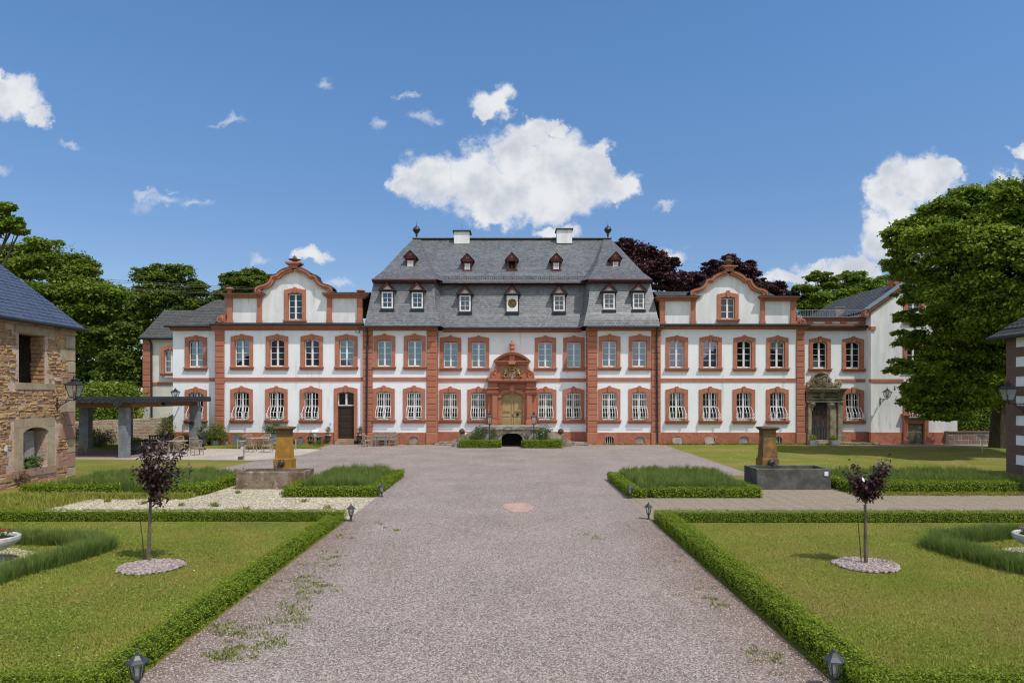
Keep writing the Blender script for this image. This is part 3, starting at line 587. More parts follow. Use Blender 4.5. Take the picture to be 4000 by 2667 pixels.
# ---- quoined pilasters
def quoin(x0, x1, Y, ztop, proj=0.11, pitch=0.396, side=0.0, zb=ZPL, base=True):
    b = MB(); z = zb + 0.01
    rnd = random.Random(int(x0*100))
    b.box(x0+0.03, x1-0.03, Y-proj+0.055, Y+0.2+side, zb, ztop, 0.5)
    n = max(1, round((ztop-zb)/pitch)); h = (ztop-zb)/n
    for i in range(n):
        b.block(x0, x1, Y-proj, Y+0.15+side, zb+i*h+0.014, zb+(i+1)*h-0.014, 0.028, rnd.random())
    if base: b.block(x0-0.04, x1+0.04, Y-proj-0.05, Y+0.2+side, -0.2, zb-0.005, 0.03, 0.3)
    return b.build('quoin_pilaster', M['red'], palace)
zc = PZ(1291.5, YP)
quoin(PX(1418,YP), PX(1456,YP), YP, zc); quoin(PX(1667,YP), PX(1706.5,YP), YP, zc, side=0.9)
quoin(PX(2294.5,YP), PX(2333,YP), YP, zc, side=0.9); quoin(PX(2544,YP), PX(2580,YP), YP, zc)
quoin(PX(841,YW), PX(877,YW), YW, PZ(1290,YW)); quoin(PX(3110,YW), PX(3142,YW), YW, PZ(1287,YW), side=0.5)
# ---- string courses and cornices
def bands(name, x0, x1, Y, lst, m='red', back=0.25, parent=palace):
    b = MB()
    for z0, z1, pr, in lst: b.box(x0-pr*0.0, x1, Y-pr, Y+back, z0, z1, 0.35)
    return b.build(name, M[m], parent)
def string(x0, x1, Y, y0, y1): bands('string_course', x0, x1, Y, [(PZ(y1,Y), PZ(y0,Y), 0.055)])
string(PX(1456,YP), PX(1667,YP), YP, 1473.2, 1487.7); string(PX(2333,YP), PX(2544,YP), YP, 1475, 1489.5)
string(PX(1700,YC), PX(1908,YC), YC, 1476.5, 1490.5); string(PX(2095,YC), PX(2300,YC), YC, 1477, 1491)
string(PX(877,YW), XL[0], YW, 1474, 1488.5); string(XR[1], PX(3110,YW), YW, 1477.5, 1490.5)
string(PX(675,YA), PX(841,YA), YA, 1475.5, 1489); string(PX(3262,YR), PX(3392,YR), YR, 1480, 1492.5)
def cornice(x0, x1, Y, ya, yb, out=0.5, gut=True, gy=None, gname='gutter'):
    zt, zb = PZ(ya, Y), PZ(yb, Y); h = zt-zb
    bands('cornice', x0, x1, Y, [(zb, zb+h*0.28, 0.10), (zb+h*0.28, zb+h*0.62, 0.10+out*0.35), (zb+h*0.62, zt, 0.10+out*0.75)])
    if gut:
        b = MB(); b.box(x0-0.05, x1+0.05, Y-0.15-out, Y+0.3, zt+0.002, zt+0.13, 0.4)
        b.tube([(x0-0.05, Y-0.15-out, zt+0.04), (x1+0.05, Y-0.15-out, zt+0.04)], 0.06, 8)
        b.build(gname, M['zinc_dark'], palace)
cornice(PX(1416,YP), PX(1710,YP), YP, 1282.5, 1291.5, 0.55); cornice(PX(2290,YP), PX(2584,YP), YP, 1283.5, 1292, 0.55)
cornice(PX(1700,YC)+0.6, PX(2300,YC)-0.6, YC, 1288, 1298, 0.55)
cornice(wl[0]-0.2, XL[0], YW, 1272, 1290, 0.35); cornice(XR[1], wr[1]+0.2, YW, 1274, 1286, 0.35)
cornice(PX(668,YA), PX(840,YA), YA, 1279.5, 1292, 0.3); cornice(PX(3142,YR), PX(3392,YR), YR, 1281.5, 1292, 0.3)
# ---- downpipes
for x0, Y, y0, sx in ((1437, YP, 1292, 1), (2563, YP, 1292, -1)):
    x = PX(x0, Y); b = MB(); zt = PZ(y0-6, Y)
    b.tube([(x+sx*0.05, Y-0.5, zt+0.1), (x+sx*0.05, Y-0.5, zt-0.15), (x+sx*0.02, Y-0.2, zt-0.5), (x, Y-0.19, zt-0.8), (x-sx*0.06, Y-0.2, 0.3), (x-sx*0.06, Y-0.26, 0.05)], 0.062, 8)
    for z in (6.2, 4.4, 2.7, 1.2): b.lathe([(0.075,-0.03),(0.075,0.03)], (x-sx*0.03, Y-0.195, z), 8)
    b.build('downpipe', M['zinc_dark'], palace)
# ---- attic walls and curved gables of both wings
PROF = [(147,1150),(152,1141),(152,1131),(146,1123),(133,1117),(118,1114),(109,1110),(98,1102),(92,1092),(88,1080),(78,1077),(68,1076.5),(62,1069),(56,1064),(48,1059.5),(40,1055),(30,1052),(20,1049),(13,1045)]
def gable(cx, dy, xs, caps, ywall, apex, top_y, Y, ymax):
    k = Y/F
    def W(dx, y): return (PX(cx+dx, Y), PZ(y+dy, Y))
    left = [W(-d, y) for d, y in PROF]; right = [W(d, y) for d, y in reversed(PROF)]
    # white field
    inset = [(-d*0.93+0, y+10) for d, y in PROF]
    fieldl = [W(-(d-9 if d > 25 else d*0.6), y+9) for d, y in PROF[6:]]; fieldr = [W((d-9 if d > 25 else d*0.6), y+9) for d, y in reversed(PROF[6:])]
    b = MB(); zb = PZ(ymax, Y)
    body = [W(-133,ymax), W(-133, 1122)] + fieldl + fieldr + [W(133,1122), W(133,ymax)]
    gx = PX(cx, Y)
    op = OPEN[round(YW+0.1,3)]; op = [o for o in op if abs((o[0]+o[1])/2-gx) < 1][0]
    # field with the window hole: left, right, below, above
    def zat(x):
        pts = body[1:-1]
        for i in range(len(pts)-1):
            if pts[i][0] <= x <= pts[i+1][0] and pts[i+1][0] > pts[i][0]:
                return pts[i][1] + (pts[i+1][1]-pts[i][1])*(x-pts[i][0])/(pts[i+1][0]-pts[i][0])
        return pts[0][1]
    xs_ = sorted({p[0] for p in body} | {op[0], op[1]})
    for i in range(len(xs_)-1):
        xa, xb = xs_[i], xs_[i+1]
        if xb-xa < 1e-4: continue
        za, zb2 = zat(xa+1e-5), zat(xb-1e-5)
        segs = [(zb, zb, za, zb2)] if not (op[0] <= (xa+xb)/2 <= op[1]) else [(zb, zb, op[2], op[2]), (op[3], op[3], za, zb2)]
        for s0, s1, t0, t1 in segs: b.poly([(xa,Y,s0),(xb,Y,s1),(xb,Y,t1),(xa,Y,t0)])
    # attic panels left and right of the gable
    for (xa, xb) in ((xs[0], xs[1]), (xs[2], xs[3])): b.box(PX(xa,Y), PX(xb,Y), Y+0.04, Y+0.5, zb, PZ(ywall+14, Y))
    b.build('gable_wall', M['plaster_grey'], palace)
    # coping band
    n = len(PROF)
    il = [W(-(d-11 if d > 25 else d*0.35), y+13) for d, y in PROF]; ir = [W((d-11 if d > 25 else d*0.35), y+13) for d, y in reversed(PROF)]
    b = MB(); b.strip(left, il, Y-0.30, Y+0.35, Y+0.02, 0.35); b.strip(right, ir, Y-0.30, Y+0.35, Y+0.02, 0.35)
    l2 = [(x, z+0.03) for x, z in left]; i2 = [((x+p[0])/2, (z+p[1])/2) for (x, z), p in zip(left, il)]
    r2 = [(x, z+0.03) for x, z in right]; j2 = [((x+p[0])/2, (z+p[1])/2) for (x, z), p in zip(right, ir)]
    b.strip(l2, i2, Y-0.38, Y+0.3, Y-0.25, 0.5); b.strip(r2, j2, Y-0.38, Y+0.3, Y-0.25, 0.5)
    for sg in (-1, 1):
        c = W(sg*140, 1143); b.lathe([(0.2,-0.0),(0.2,0.3)], (0,0,0), 3) if False else None
        b.prism([(c[0]+0.2*math.cos(t), c[1]+0.2*math.sin(t)) for t in np.linspace(0, 2*math.pi, 16, endpoint=False)], Y-0.28, Y+0.2, 0.4)
        b.spiral(c, 0.19, 1.8, Y-0.33, Y-0.30, 0.25, sg, 0.1)
    b.build('gable_coping', M['red'], palace)
    # zinc flashing over the coping
    b = MB()
    for pts in (left, right):
        o2 = [(x, z+0.055) for x, z in pts]
        for i in range(len(o2)-1):
            (xa, za), (xb, zb3) = o2[i], o2[i+1]
            b.poly([(xa,Y-0.42,za),(xb,Y-0.42,zb3),(xb,Y+0.75,zb3),(xa,Y+0.75,za)])
    b.build('gable_flashing', M['zinc_dark'], palace)
    # apex pedestal with finial
    zp = PZ(apex[1], Y); z1 = PZ(apex[0], Y); b = MB(); hx = 0.36
    b.box(gx-0.30, gx+0.30, Y-0.42, Y+0.2, zp-0.1, zp+0.1); b.box(gx-0.42, gx+0.42, Y-0.50, Y+0.26, zp+0.1, zp+0.2)
    b.box(gx-0.55, gx+0.55, Y-0.58, Y+0.32, zp+0.2, z1)
    b.build('gable_pedestal', M['red'], palace)
    zt = PZ(top_y, Y); h = zt-z1; b = MB()
    if cx < 2000: pr = [(0.22,0),(0.24,0.05*h),(0.12,0.14*h),(0.2,0.25*h),(0.42,0.38*h),(0.44,0.45*h),(0.22,0.52*h),(0.12,0.62*h),(0.16,0.72*h),(0.07,0.86*h),(0.01,h)]
    else: pr = [(0.3,0),(0.3,0.06*h),(0.16,0.13*h),(0.24,0.25*h),(0.36,0.42*h),(0.37,0.5*h),(0.16,0.6*h),(0.10,0.70*h),(0.08,0.73*h),(0.17,0.79*h),(0.2,0.87*h),(0.15,0.96*h),(0.02,h)]
    b.lathe(pr, (gx, Y-0.12, z1+0.002), 14); b.build('gable_finial', M['stone_cap'], palace, smooth=True)
    # attic pilasters and caps
    for xa, xb in ((xs[0]-20, xs[0]), (xs[1], xs[1]+17.5), (xs[2]-18, xs[2]), (xs[3], xs[3]+20)):
        b = MB(); b.box(PX(xa,Y), PX(xb,Y), Y-0.10, Y+0.3, zb+0.22, PZ(ywall+13, Y), 0.4); b.box(PX(xa,Y)-0.04, PX(xb,Y)+0.04, Y-0.15, Y+0.3, zb-0.02, zb+0.22, 0.3); b.build('attic_pilaster', M['red'], palace)
    for xa, xb in caps:
        b = MB()
        for q, (dz0, dz1, pr) in enumerate(((14.5,9.5,0.16),(9.5,4.5,0.30),(4.5,0.4,0.46))):
            e = (2-q)*5
            b.box(PX(xa+e,Y), PX(xb-e,Y), Y-pr, Y+0.55, PZ(ywall+dz0,Y), PZ(ywall+dz1,Y), 0.3)
        b.build('attic_cap', M['red'], palace)
    for xa, xb in caps: b = MB(); b.box(PX(xa-1.5,Y), PX(xb+1.5,Y), Y-0.50, Y+0.6, PZ(ywall+0.4,Y), PZ(ywall-2,Y)); b.build('attic_flashing', M['zinc_dark'], palace)
    b = MB(); b.box(PX(xs[0]-28,Y), PX(xs[3]+26,Y), Y-0.55, Y+0.05, zb-0.16, zb-0.03)
    b.build('attic_flashing', M['zinc_dark'], palace)
gable(1153, 0, (908,1006,1296.4,1394.5), ((875,1036.6),(1266,1434.6)), 1149.5, (1028,1045), 999, YW+0.1, 1262)
gable(2843, 14, (2597,2699,2986.5,3088), ((2559.5,2728.6),(2960.7,3119)), 1160.5, (1042,1057), 1001, YW+0.1, 1267)
for x, y0, y1 in ((897,1145,1122),(1409.5,1151,1130)):
    Y = YW; b = MB(); z0 = PZ(y0+3,Y); h = PZ(y1,Y)-z0
    b.lathe([(0.24,0),(0.16,0.12*h),(0.13,0.35*h),(0.2,0.5*h),(0.33,0.7*h),(0.34,0.78*h),(0.22,0.9*h),(0.05,h)], (PX(x,Y), Y, z0), 12); b.build('attic_urn', M['red'], palace, smooth=True)
for x, y, sg in ((862,1249,1),(3132,1259,-1)):
    Y = YW+0.1; c = (PX(x,Y), PZ(y,Y)); b = MB()
    b.prism([(c[0]+0.27*math.cos(t), c[1]+0.29*math.sin(t)) for t in np.linspace(0, 2*math.pi, 18, endpoint=False)], Y-0.10, Y+0.25, 0.4)
    b.prism([(c[0],c[1]-0.29),(c[0]+sg*0.35,c[1]-0.29),(c[0]+sg*0.35,c[1]+0.42),(c[0]+sg*0.18,c[1]+0.38),(c[0],c[1]+0.28)], Y-0.08, Y+0.25, 0.4)
    b.spiral(c, 0.23, 2.0, Y-0.16, Y-0.13, 0.22, -sg, 0.1); b.build('attic_scroll', M['red'], palace)
b = MB(); b.box(PX(871,YW), PX(888,YW), YW+0.25, YW+0.9, PZ(1232,YW), PZ(1157,YW)); b.build('attic_end', M['board_grey'], palace)
# ---- gable house on the right and the low annexe attic
cxg = 3571
gh = MB(); xg0, xg1 = PX(3402, YG), PX(3740, YG); zsg = PZ(1216, YG); zag = PZ(1092, YG); xmg = (xg0+xg1)/2
ops = OPEN[round(YG,3)]
grid_wall(gh, xg0, xg1, ZPL, zsg, lambda u, z, d: (u, YG+d, z), [o for o in ops], 0.3)
oa = OPEN[round(YG+0.001,3)][0]
def zr(x): return zsg + (zag-zsg)*(1-abs(x-xmg)/(xmg-xg0))
xs_ = [xg0, oa[0], xmg, oa[1], xg1]
for i in range(4):
    xa, xb = xs_[i], xs_[i+1]
    if oa[0] <= (xa+xb)/2 <= oa[1]:
        gh.poly([(xa,YG,oa[3]),(xb,YG,oa[3]),(xb,YG,zr(xb)),(xa,YG,zr(xa))])
    else: gh.poly([(xa,YG,zsg),(xb,YG,zsg),(xb,YG,zr(xb)),(xa,YG,zr(xa))])
gh.add([(xg0,YG,ZPL),(xg0,YG+13,ZPL),(xg0,YG+13,zsg),(xg0,YG,zsg)], [(0,1,2,3)]); gh.add([(xg1,YG,ZPL),(xg1,YG+13,ZPL),(xg1,YG+13,zsg),(xg1,YG,zsg)], [(0,1,2,3)])
gh.build('gable_house_wall', M['plaster_grey'], palace)
plinth(xg0-0.03, PX(3522,YG), YG); plinth(PX(3624,YG), xg1+0.03, YG)
string(xg0-0.02, PX(3528,YG), YG, 1480, 1492.5); string(PX(3615,YG), xg1, YG, 1480, 1492.5)
bands('string_course', xg0-0.05, PX(3419,YG), YG, [(PZ(1289,YG), PZ(1275.5,YG), 0.10)])
b = MB()
for sg in (-1, 1):
    xe = xg0-0.25 if sg < 0 else xg1+0.25
    for pr, d0, d1 in ((0.10, -0.22, -0.02), (0.24, -0.02, 0.13)):
        pts = [(xe, zsg-0.05+d0), (xmg, zag+0.1+d0), (xmg, zag+0.1+d1), (xe, zsg-0.05+d1)]
        b.prism(pts if sg < 0 else pts[::-1], YG-pr, YG+0.3, 0.35)
    b.box(min(xe,xe+sg*0.3), max(xe,xe+sg*0.3), YG-0.2, YG+0.35, zsg-0.35, zsg+0.02, 0.35)
b.build('gable_coping', M['red'], palace)
b = MB()
for sg in (-1, 1):
    xe = xg0-0.32 if sg < 0 else xg1+0.32
    pts = [(xe, zsg+0.085), (xmg, zag+0.235), (xmg, zag+0.34), (xe, zsg+0.19)]
    b.prism(pts if sg < 0 else pts[::-1], YG-0.33, YG+0.55)
b.build('gable_flashing', M['zinc'], palace)
b = MB(); b.box(PX(3531,YG), PX(3547,YG), YG+1.2, YG+2.0, zag-0.6, PZ(1076,YG)); b.box(PX(3528,YG), PX(3550,YG), YG+1.1, YG+2.1, PZ(1076,YG), PZ(1072,YG)); b.build('chimney', M['red'], palace)
# roofs made of real slates -------------------------------------------------
def slates(mb, L, R, row=0.17, wid=0.22, lift=0.022, seed=1, slant=0.0):
    """cover the patch between two polylines (bottom->top) with overlapping slates"""
    rnd = random.Random(seed); L = [Vector(p) for p in L]; R = [Vector(p) for p in R]
    ln_ = [0.0]
    for i in range(len(L)-1): ln_.append(ln_[-1] + ((L[i+1]+R[i+1])/2 - (L[i]+R[i])/2).length)
    T = ln_[-1]; n = max(2, int(T/row))
    def at(s, u):
        s = min(max(s, 0), T)
        for i in range(len(ln_)-1):
            if s <= ln_[i+1] or i == len(ln_)-2:
                k = (s-ln_[i])/max(1e-6, ln_[i+1]-ln_[i]); return (L[i].lerp(L[i+1], k)).lerp(R[i].lerp(R[i+1], k), u)
    for j in range(n):
        s0, s1 = T*j/n, T*(j+1)/n   # one course
        wdt = (at(s0,1)-at(s0,0)).length; m = max(1, int(wdt/wid)); off = (j % 2)*0.5
        us = [0.0] + [min(1, max(0, (k+off+rnd.uniform(-0.12,0.12))/m)) for k in range(0 if off else 1, m)] + [1.0]
        e1 = at(s0,1)-at(s0,0); e2 = at(s1,0.5)-at(s0,0.5); nrm = e1.cross(e2).normalized()
        if nrm.y > 0.2 and nrm.z < 0: nrm = -nrm
        if nrm.z < 0: nrm = -nrm
        for k in range(len(us)-1):
            a, c = us[k], us[k+1]
            if c-a < 1e-4: continue
            so = s0 - row*0.12; lf = lift*rnd.uniform(0.75, 1.3)
            d = c-a; v = []
            for (uu_, ss, h) in ((a, s1+row*0.1, 0.004), (c, s1+row*0.1, 0.004), (c, s0+row*0.30, lf*0.8), (c-d*0.22, s0+row*0.06, lf), (a+d*0.45, so, lf), (a, s0+row*0.02, lf)):
                p = at(ss, uu_) + nrm*h; v.append(tuple(p))
            mb.add(v, [(0,1,2,3,4,5)], 0.15+0.5*rnd.random())
            q = len(mb.v)-6      # thickness of the lower edge
            lo = [tuple(Vector(mb.v[q+i]) - nrm*0.016) for i in (2,3,4,5)]
            mb.add(lo, [], 0)
            b0 = q; nb = len(mb.v)-4
            for i in range(3): mb.f.append([b0+2+i, b0+3+i, nb+i+1, nb+i]); mb.a.append(0.0)
def sheet_patch(mb, L, R, dn=0.03):
    for i in range(len(L)-1): mb.poly([(L[i][0],L[i][1]+dn,L[i][2]-dn),(R[i][0],R[i][1]+dn,R[i][2]-dn),(R[i+1][0],R[i+1][1]+dn,R[i+1][2]-dn),(L[i+1][0],L[i+1][1]+dn,L[i+1][2]-dn)])
def mir(pts): return [(-p[0], p[1], p[2]) for p in pts]
lowY = [(1273.5,48.42),(1263,48.62),(1245,48.92),(1223,49.18),(1180,49.45),(1102,49.9)]
lx = [1421.5,1424,1429,1434,1443.5,1459]; rx = [1721,1719.5,1715,1709.5,1701,1695.5]
La = [P(x, y, Y) for x, (y, Y) in zip(lx, lowY)]; Ra = [P(x, y, Y) for x, (y, Y) in zip(rx, lowY)]
cenY = [(1283.5,49.50),(1270,49.72),(1252,50.0),(1231,50.28),(1190,50.55),(1110,51.0)]
Rb = [(r[0]+0.28, Y, PZ(y, Y)) for r, (y, Y) in zip(Ra, cenY)]
Cl = [(r[0]-0.5, Y, PZ(y, Y)) for r, (y, Y) in zip(Ra, cenY)]; Cr = mir(Cl)
main = MB(); under = MB()
for (L_, R_, sd) in ((La, Ra, 1), (mir(Ra), mir(La), 2), (Ra, Rb, 3), (mir(Rb), mir(Ra), 4), (Cl, Cr, 5)):
    slates(main, L_, R_, 0.168, 0.225, 0.020, sd, 0.0); sheet_patch(under, L_, R_)
upL = [P(1452,1091,49.35), P(1487,1066,50.5), P(1531,1020,52.0), P(1575,972,54.0), P(1616.6,933,56.0)]
upR = [P(1702,1091,49.35), P(1687,1066,50.5), P(1665,1032,52.0), P(1651,982,54.0), P(1642,933,56.0)]
upR = [(r[0], l[1], l[2]) for r, l in zip(upR, upL)]
cen = [(50.35,11.80),(51.45,12.50),(52.75,13.70),(54.4,15.05),(56.02,16.3)]
ck = [(r[0]+0.45*(1-i/4), cen[i][0]+0.02, r[2]+0.05) for i, r in enumerate(upR)]
CU = [(r[0]-0.6, y, z) for r, (y, z) in zip(upR, cen)]
for (L_, R_, sd) in ((upL, upR, 6), (mir(upR), mir(upL), 7), (upR, ck, 8), (mir(ck), mir(upR), 9), (CU, mir(CU), 10)):
    slates(main, L_, R_, 0.165, 0.22, 0.019, sd); sheet_patch(under, L_, R_)
rz = upL[-1][2]
# hip ends and the rear slope (plain, away from the courtyard)
for s in (1, -1):
    for pr in (La, upL):
        A_ = [(s*p[0], p[1], p[2]) for p in pr]; B_ = [(s*p[0], 112-p[1], p[2]) for p in pr]; sheet_patch(under, A_, B_, 0.0)
for pr in (La, upL): sheet_patch(under, [(p[0],112-p[1],p[2]) for p in pr], [(-p[0],112-p[1],p[2]) for p in pr], 0.0)
roof = main.build('roof', M['slate'], palace)
under.build('roof_underlay', M['underlay'], roof)
b = MB(); hw = -upL[-1][0]+0.1
b.slab([(-hw,55.75),(hw,55.75),(hw,56.25),(-hw,56.25)], rz-0.02, rz+0.05)
for k in range(18): b.box(-hw+2*hw*k/17-0.03, -hw+2*hw*k/17+0.03, 55.9, 56.0, rz+0.05, rz+0.12)
b.build('ridge', M['slate'], roof)
# break cornice (maroon)
b = MB()
for s in (1, -1):
    x0, x1 = sorted((s*PX(1453,49.5), s*PX(1702,49.5)))
    for z0, z1, yf in ((PZ(1103,49.6), PZ(1098,49.6), 49.55), (PZ(1098,49.6), PZ(1091.5,49.6), 49.36)): b.box(x0, x1, yf, 51.5, z0, z1)
x0 = PX(1700,50.7)
for z0, z1, yf in ((PZ(1113.5,50.8), PZ(1108,50.8), 50.75), (PZ(1108,50.8), PZ(1101.5,50.8), 50.52)): b.box(x0, -x0, yf, 52, z0, z1)
b.build('mansard_cornice', M['maroon'], palace)
# snow guard
b = MB(); Y = 50.9; x0, x1 = PX(1715.6,Y), PX(2284,Y); z0, z1 = PZ(1094,Y), PZ(1080,Y)
for z in (z0+0.03, z1): b.tube([(x0,Y,z),(x1,Y,z)], 0.017, 5)
for k in range(80): x = x0+(x1-x0)*k/79; b.tube([(x,Y,z0),(x,Y,z1)], 0.011 if k % 5 else 0.022, 4)
for k in range(17): x = x0+(x1-x0)*k/16; b.tube([(x,Y,z0-0.1),(x,Y+0.4,z0+0.25)], 0.018, 4)
b.build('snow_guard', M['iron'], roof)
# chimneys and finials
for xa, xb, ya, yb, ca, cb in ((1773.5,1833,904.5,953,1768,1839), (2175,2234.7,897,951,2171,2239)):
    Y = 55.3; b = MB(); b.box(PX(xa,Y), PX(xb,Y), Y, Y+1.2, PZ(yb+10,Y), PZ(ya,Y)); ch = b.build('chimney', M['plaster_grey'], roof)
    b = MB(); b.box(PX(ca,Y), PX(cb,Y), Y-0.12, Y+1.32, PZ(ya,Y)+0.002, PZ(ya,Y)+0.1); b.box(PX(xa,Y)-0.03, PX(xb,Y)+0.03, Y-0.04, Y+1.24, PZ(yb+5,Y), PZ(yb-0.5,Y))
    b.tube([((PX(ca,Y)+PX(cb,Y))/2, Y+0.4, PZ(ya,Y)), ((PX(ca,Y)+PX(cb,Y))/2, Y+0.4, PZ(ya,Y)+0.65)], 0.012, 4); b.build('chimney_cap', M['zinc_dark'], roof)
for x in (1627, 2374.5):
    Y = 56.0; b = MB(); z0 = PZ(935,Y)
    b.lathe([(0.13,0),(0.07,0.2),(0.06,0.3),(0.13,0.34),(0.05,0.4),(0.1,0.46),(0.22,0.6),(0.3,0.74),(0.33,0.78),(0.28,0.82),(0.26,0.92),(0.14,1.02),(0.05,1.06),(0.06,1.12),(0.015,1.2),(0.006,1.5)], (PX(x,Y), Y, z0), 14); b.build('roof_finial', M['iron'], roof, smooth=True)
# dormers ---------------------------------------------------------------
def dormer(cx, ya, yb, w, apex, base_y, halfb, Y, kind, depth=2.2):
    """ya..yb: opening top/bottom, w: opening width, base_y: eaves of the little gable, halfb: half width of gable"""
    x = PX(cx, Y); k = Y/F; hw = w*k/2; zt, zb = PZ(ya,Y), PZ(yb,Y); zb_ = PZ(base_y,Y); zap = PZ(apex,Y); hb = halfb*k
    b = MB(); t = 0.05 if kind in ('win','clock') else 0.13
    low = 0.14 if kind in ('win','clock') else 0.25
    b.box(x-hw-t, x-hw, Y, Y+depth, zb-low, zb_); b.box(x+hw, x+hw+t, Y, Y+depth, zb-low, zb_); b.box(x-hw, x+hw, Y+0.0, Y+0.3, zt, zb_)
    if kind in ('louver','bell'): b.box(x-hw-t-0.07, x+hw+t+0.07, Y-0.08, Y+0.2, zb-low, zb-0.05)
    # pediment ring
    o_ = [(x-hb, zb_), (x, zap), (x+hb, zb_)]; f = 0.60 if kind in ('win','clock') else 0.42
    zi = zb_ + 0.07 if kind in ('win','clock') else zb_ + (zap-zb_)*0.34
    hi_ = hb*f if kind in ('win','clock') else hb*0.36
    i_ = [(x-hi_, zi), (x, zi+(zap-zb_)*(0.62 if kind in ('win','clock') else 0.42)), (x+hi_, zi)]
    b.strip(o_, i_, Y-0.22, Y+0.02, Y-0.02)
    b.strip([(x+hb, zb_), (x-hb, zb_)], [(x+hi_, zi), (x-hi_, zi)], Y-0.18, Y+0.0, Y-0.02)
    if kind in ('louver','bell'):
        b.box(x-hb*0.92, x+hb*0.92, Y-0.16, Y+0.3, zb_-0.10, zb_)
    dm = b.build('dormer', M['maroon'], palace)
    b = MB(); b.poly([(x-hi_,Y-0.03,zi),(x+hi_,Y-0.03,zi),(x,Y-0.03,zi+(zap-zb_)*0.64)]); b.build('pediment', M['frame'], dm)
    b = MB()
    if kind in ('win','clock'):
        b.box(x-hw-t-0.05, x+hw+t+0.05, Y-0.16, Y+0.1, zb-low-0.05, zb-0.03); b.build('sill_ledge', M['zinc_dark'], dm); b = MB(); b.box(x-hb-0.02, x+hb+0.02, Y-0.26, Y+0.02, zb_-0.01, zb_+0.055)
        b.build('ledge', M['zinc_dark'], dm)
    # slate roof of the dormer and slated cheeks
    b = MB(); n = 0.06
    for sg in (-1, 1):
        L_ = [(x+sg*(hb+0.05), Y-0.26, zb_-0.02), (x, Y-0.26, zap+0.05)]; R_ = [(x+sg*(hb+0.05), Y+depth, zb_-0.02), (x, Y+depth, zap+0.05)]
        slates(b, L_, R_, 0.16, 0.22, 0.02, int(cx)); b.poly([L_[0], R_[0], R_[1], L_[1]])
        if kind in ('win','clock'):
            c0 = [(x+sg*(hw+t+0.01), Y+0.02, zb-low), (x+sg*(hw+t+0.01), Y+0.02, zb_)]; c1 = [(x+sg*(hw+t+0.16), Y+depth*0.55, zb-low+0.05), (x+sg*(hw+t+0.16), Y+depth*0.55, zb_)]
            slates(b, c0, c1, 0.17, 0.2, 0.02, int(cx)+3)
    b.build('dormer_roof', M['slate'], dm)
    if kind == 'win':
        b = MB(); y0, y1 = Y-0.05, Y+0.06; tt = 0.105
        b.box(x-hw,x-hw+tt,y0,y1,zb,zt); b.box(x+hw-tt,x+hw,y0,y1,zb,zt); b.box(x-hw+tt,x+hw-tt,y0,y1,zb,zb+tt); b.box(x-hw+tt,x+hw-tt,y0,y1,zt-tt*0.9,zt)
        b.box(x-0.018,x+0.018,y0+0.02,y1,zb+tt,zt-tt*0.9)
        for q in (1, 2): z = zb+tt+(zt-zb-1.9*tt)*q/3; b.box(x-hw+tt,x-0.018,y0+0.02,y1,z-0.016,z+0.016); b.box(x+0.018,x+hw-tt,y0+0.02,y1,z-0.016,z+0.016)
        b.build('dormer_window', M['frame'], dm)
        b = MB(); b.poly([(x-hw+0.02,Y+0.04,zb+0.02),(x+hw-0.02,Y+0.04,zb+0.02),(x+hw-0.02,Y+0.04,zt-0.02),(x-hw+0.02,Y+0.04,zt-0.02)]); b.build('pane', M['glass_dormer'], dm)
    elif kind == 'louver':
        b = MB(); b.box(x-hw,x-hw+0.05,Y+0.0,Y+0.1,zb,zt); b.box(x+hw-0.05,x+hw,Y+0.0,Y+0.1,zb,zt)
        for q in range(6):
            z = zb+0.02+(zt-zb-0.05)*q/5.6
            b.add([(x-hw+0.05,Y+0.0,z),(x+hw-0.05,Y+0.0,z),(x+hw-0.05,Y+0.09,z+0.07),(x-hw+0.05,Y+0.09,z+0.07),(x-hw+0.05,Y+0.0,z+0.03),(x+hw-0.05,Y+0.0,z+0.03),(x+hw-0.05,Y+0.09,z+0.10),(x-hw+0.05,Y+0.09,z+0.10)],
                  [(0,3,2,1),(4,5,6,7),(0,1,5,4),(2,3,7,6)])
        b.build('louvre', M['frame'], dm)
        b = MB(); b.poly([(x-hw,Y+0.12,zb),(x+hw,Y+0.12,zb),(x+hw,Y+0.12,zt),(x-hw,Y+0.12,zt)]); b.build('dark_opening', M['black'], dm)
    elif kind == 'bell':
        b = MB(); b.poly([(x-hw,Y+0.9,zb),(x+hw,Y+0.9,zb),(x+hw,Y+0.9,zt),(x-hw,Y+0.9,zt)]); b.build('dark_opening', M['black'], dm)
        b = MB(); h = zt-zb; b.lathe([(0.24,0),(0.22,0.03*h),(0.15,0.3*h),(0.12,0.55*h),(0.05,0.66*h),(0.03,0.85*h)], (x, Y+0.4, zb+0.08), 14); b.build('bell', M['bronze'], dm, smooth=True)
    return dm
M['glass_dormer'] = glassmat('dormer_pane', (0.006,0.008,0.012), 0.10)
M['bronze'] = mat('dull_bronze', (0.14,0.13,0.11), rough=0.5, metal=0.6)
for cx, ya, yb, w_, ap, by, hb, Y in ((1513.2,1140,1204.5,44.3,1105,1135,31,49.28),(1630.5,1142,1204.5,44.3,1104,1135.5,31,49.28),(1816.8,1154,1216.5,43.5,1119.5,1150,31,50.32),
        (2184.2,1153,1215,43.5,1118,1149,31,50.32),(2379,1146,1209,44.3,1112,1140,31,49.28),(2493.8,1144.5,1207.5,44.3,1110,1138,31,49.28)):
    dormer(cx, ya, yb, w_, ap, by, hb, Y, 'win')
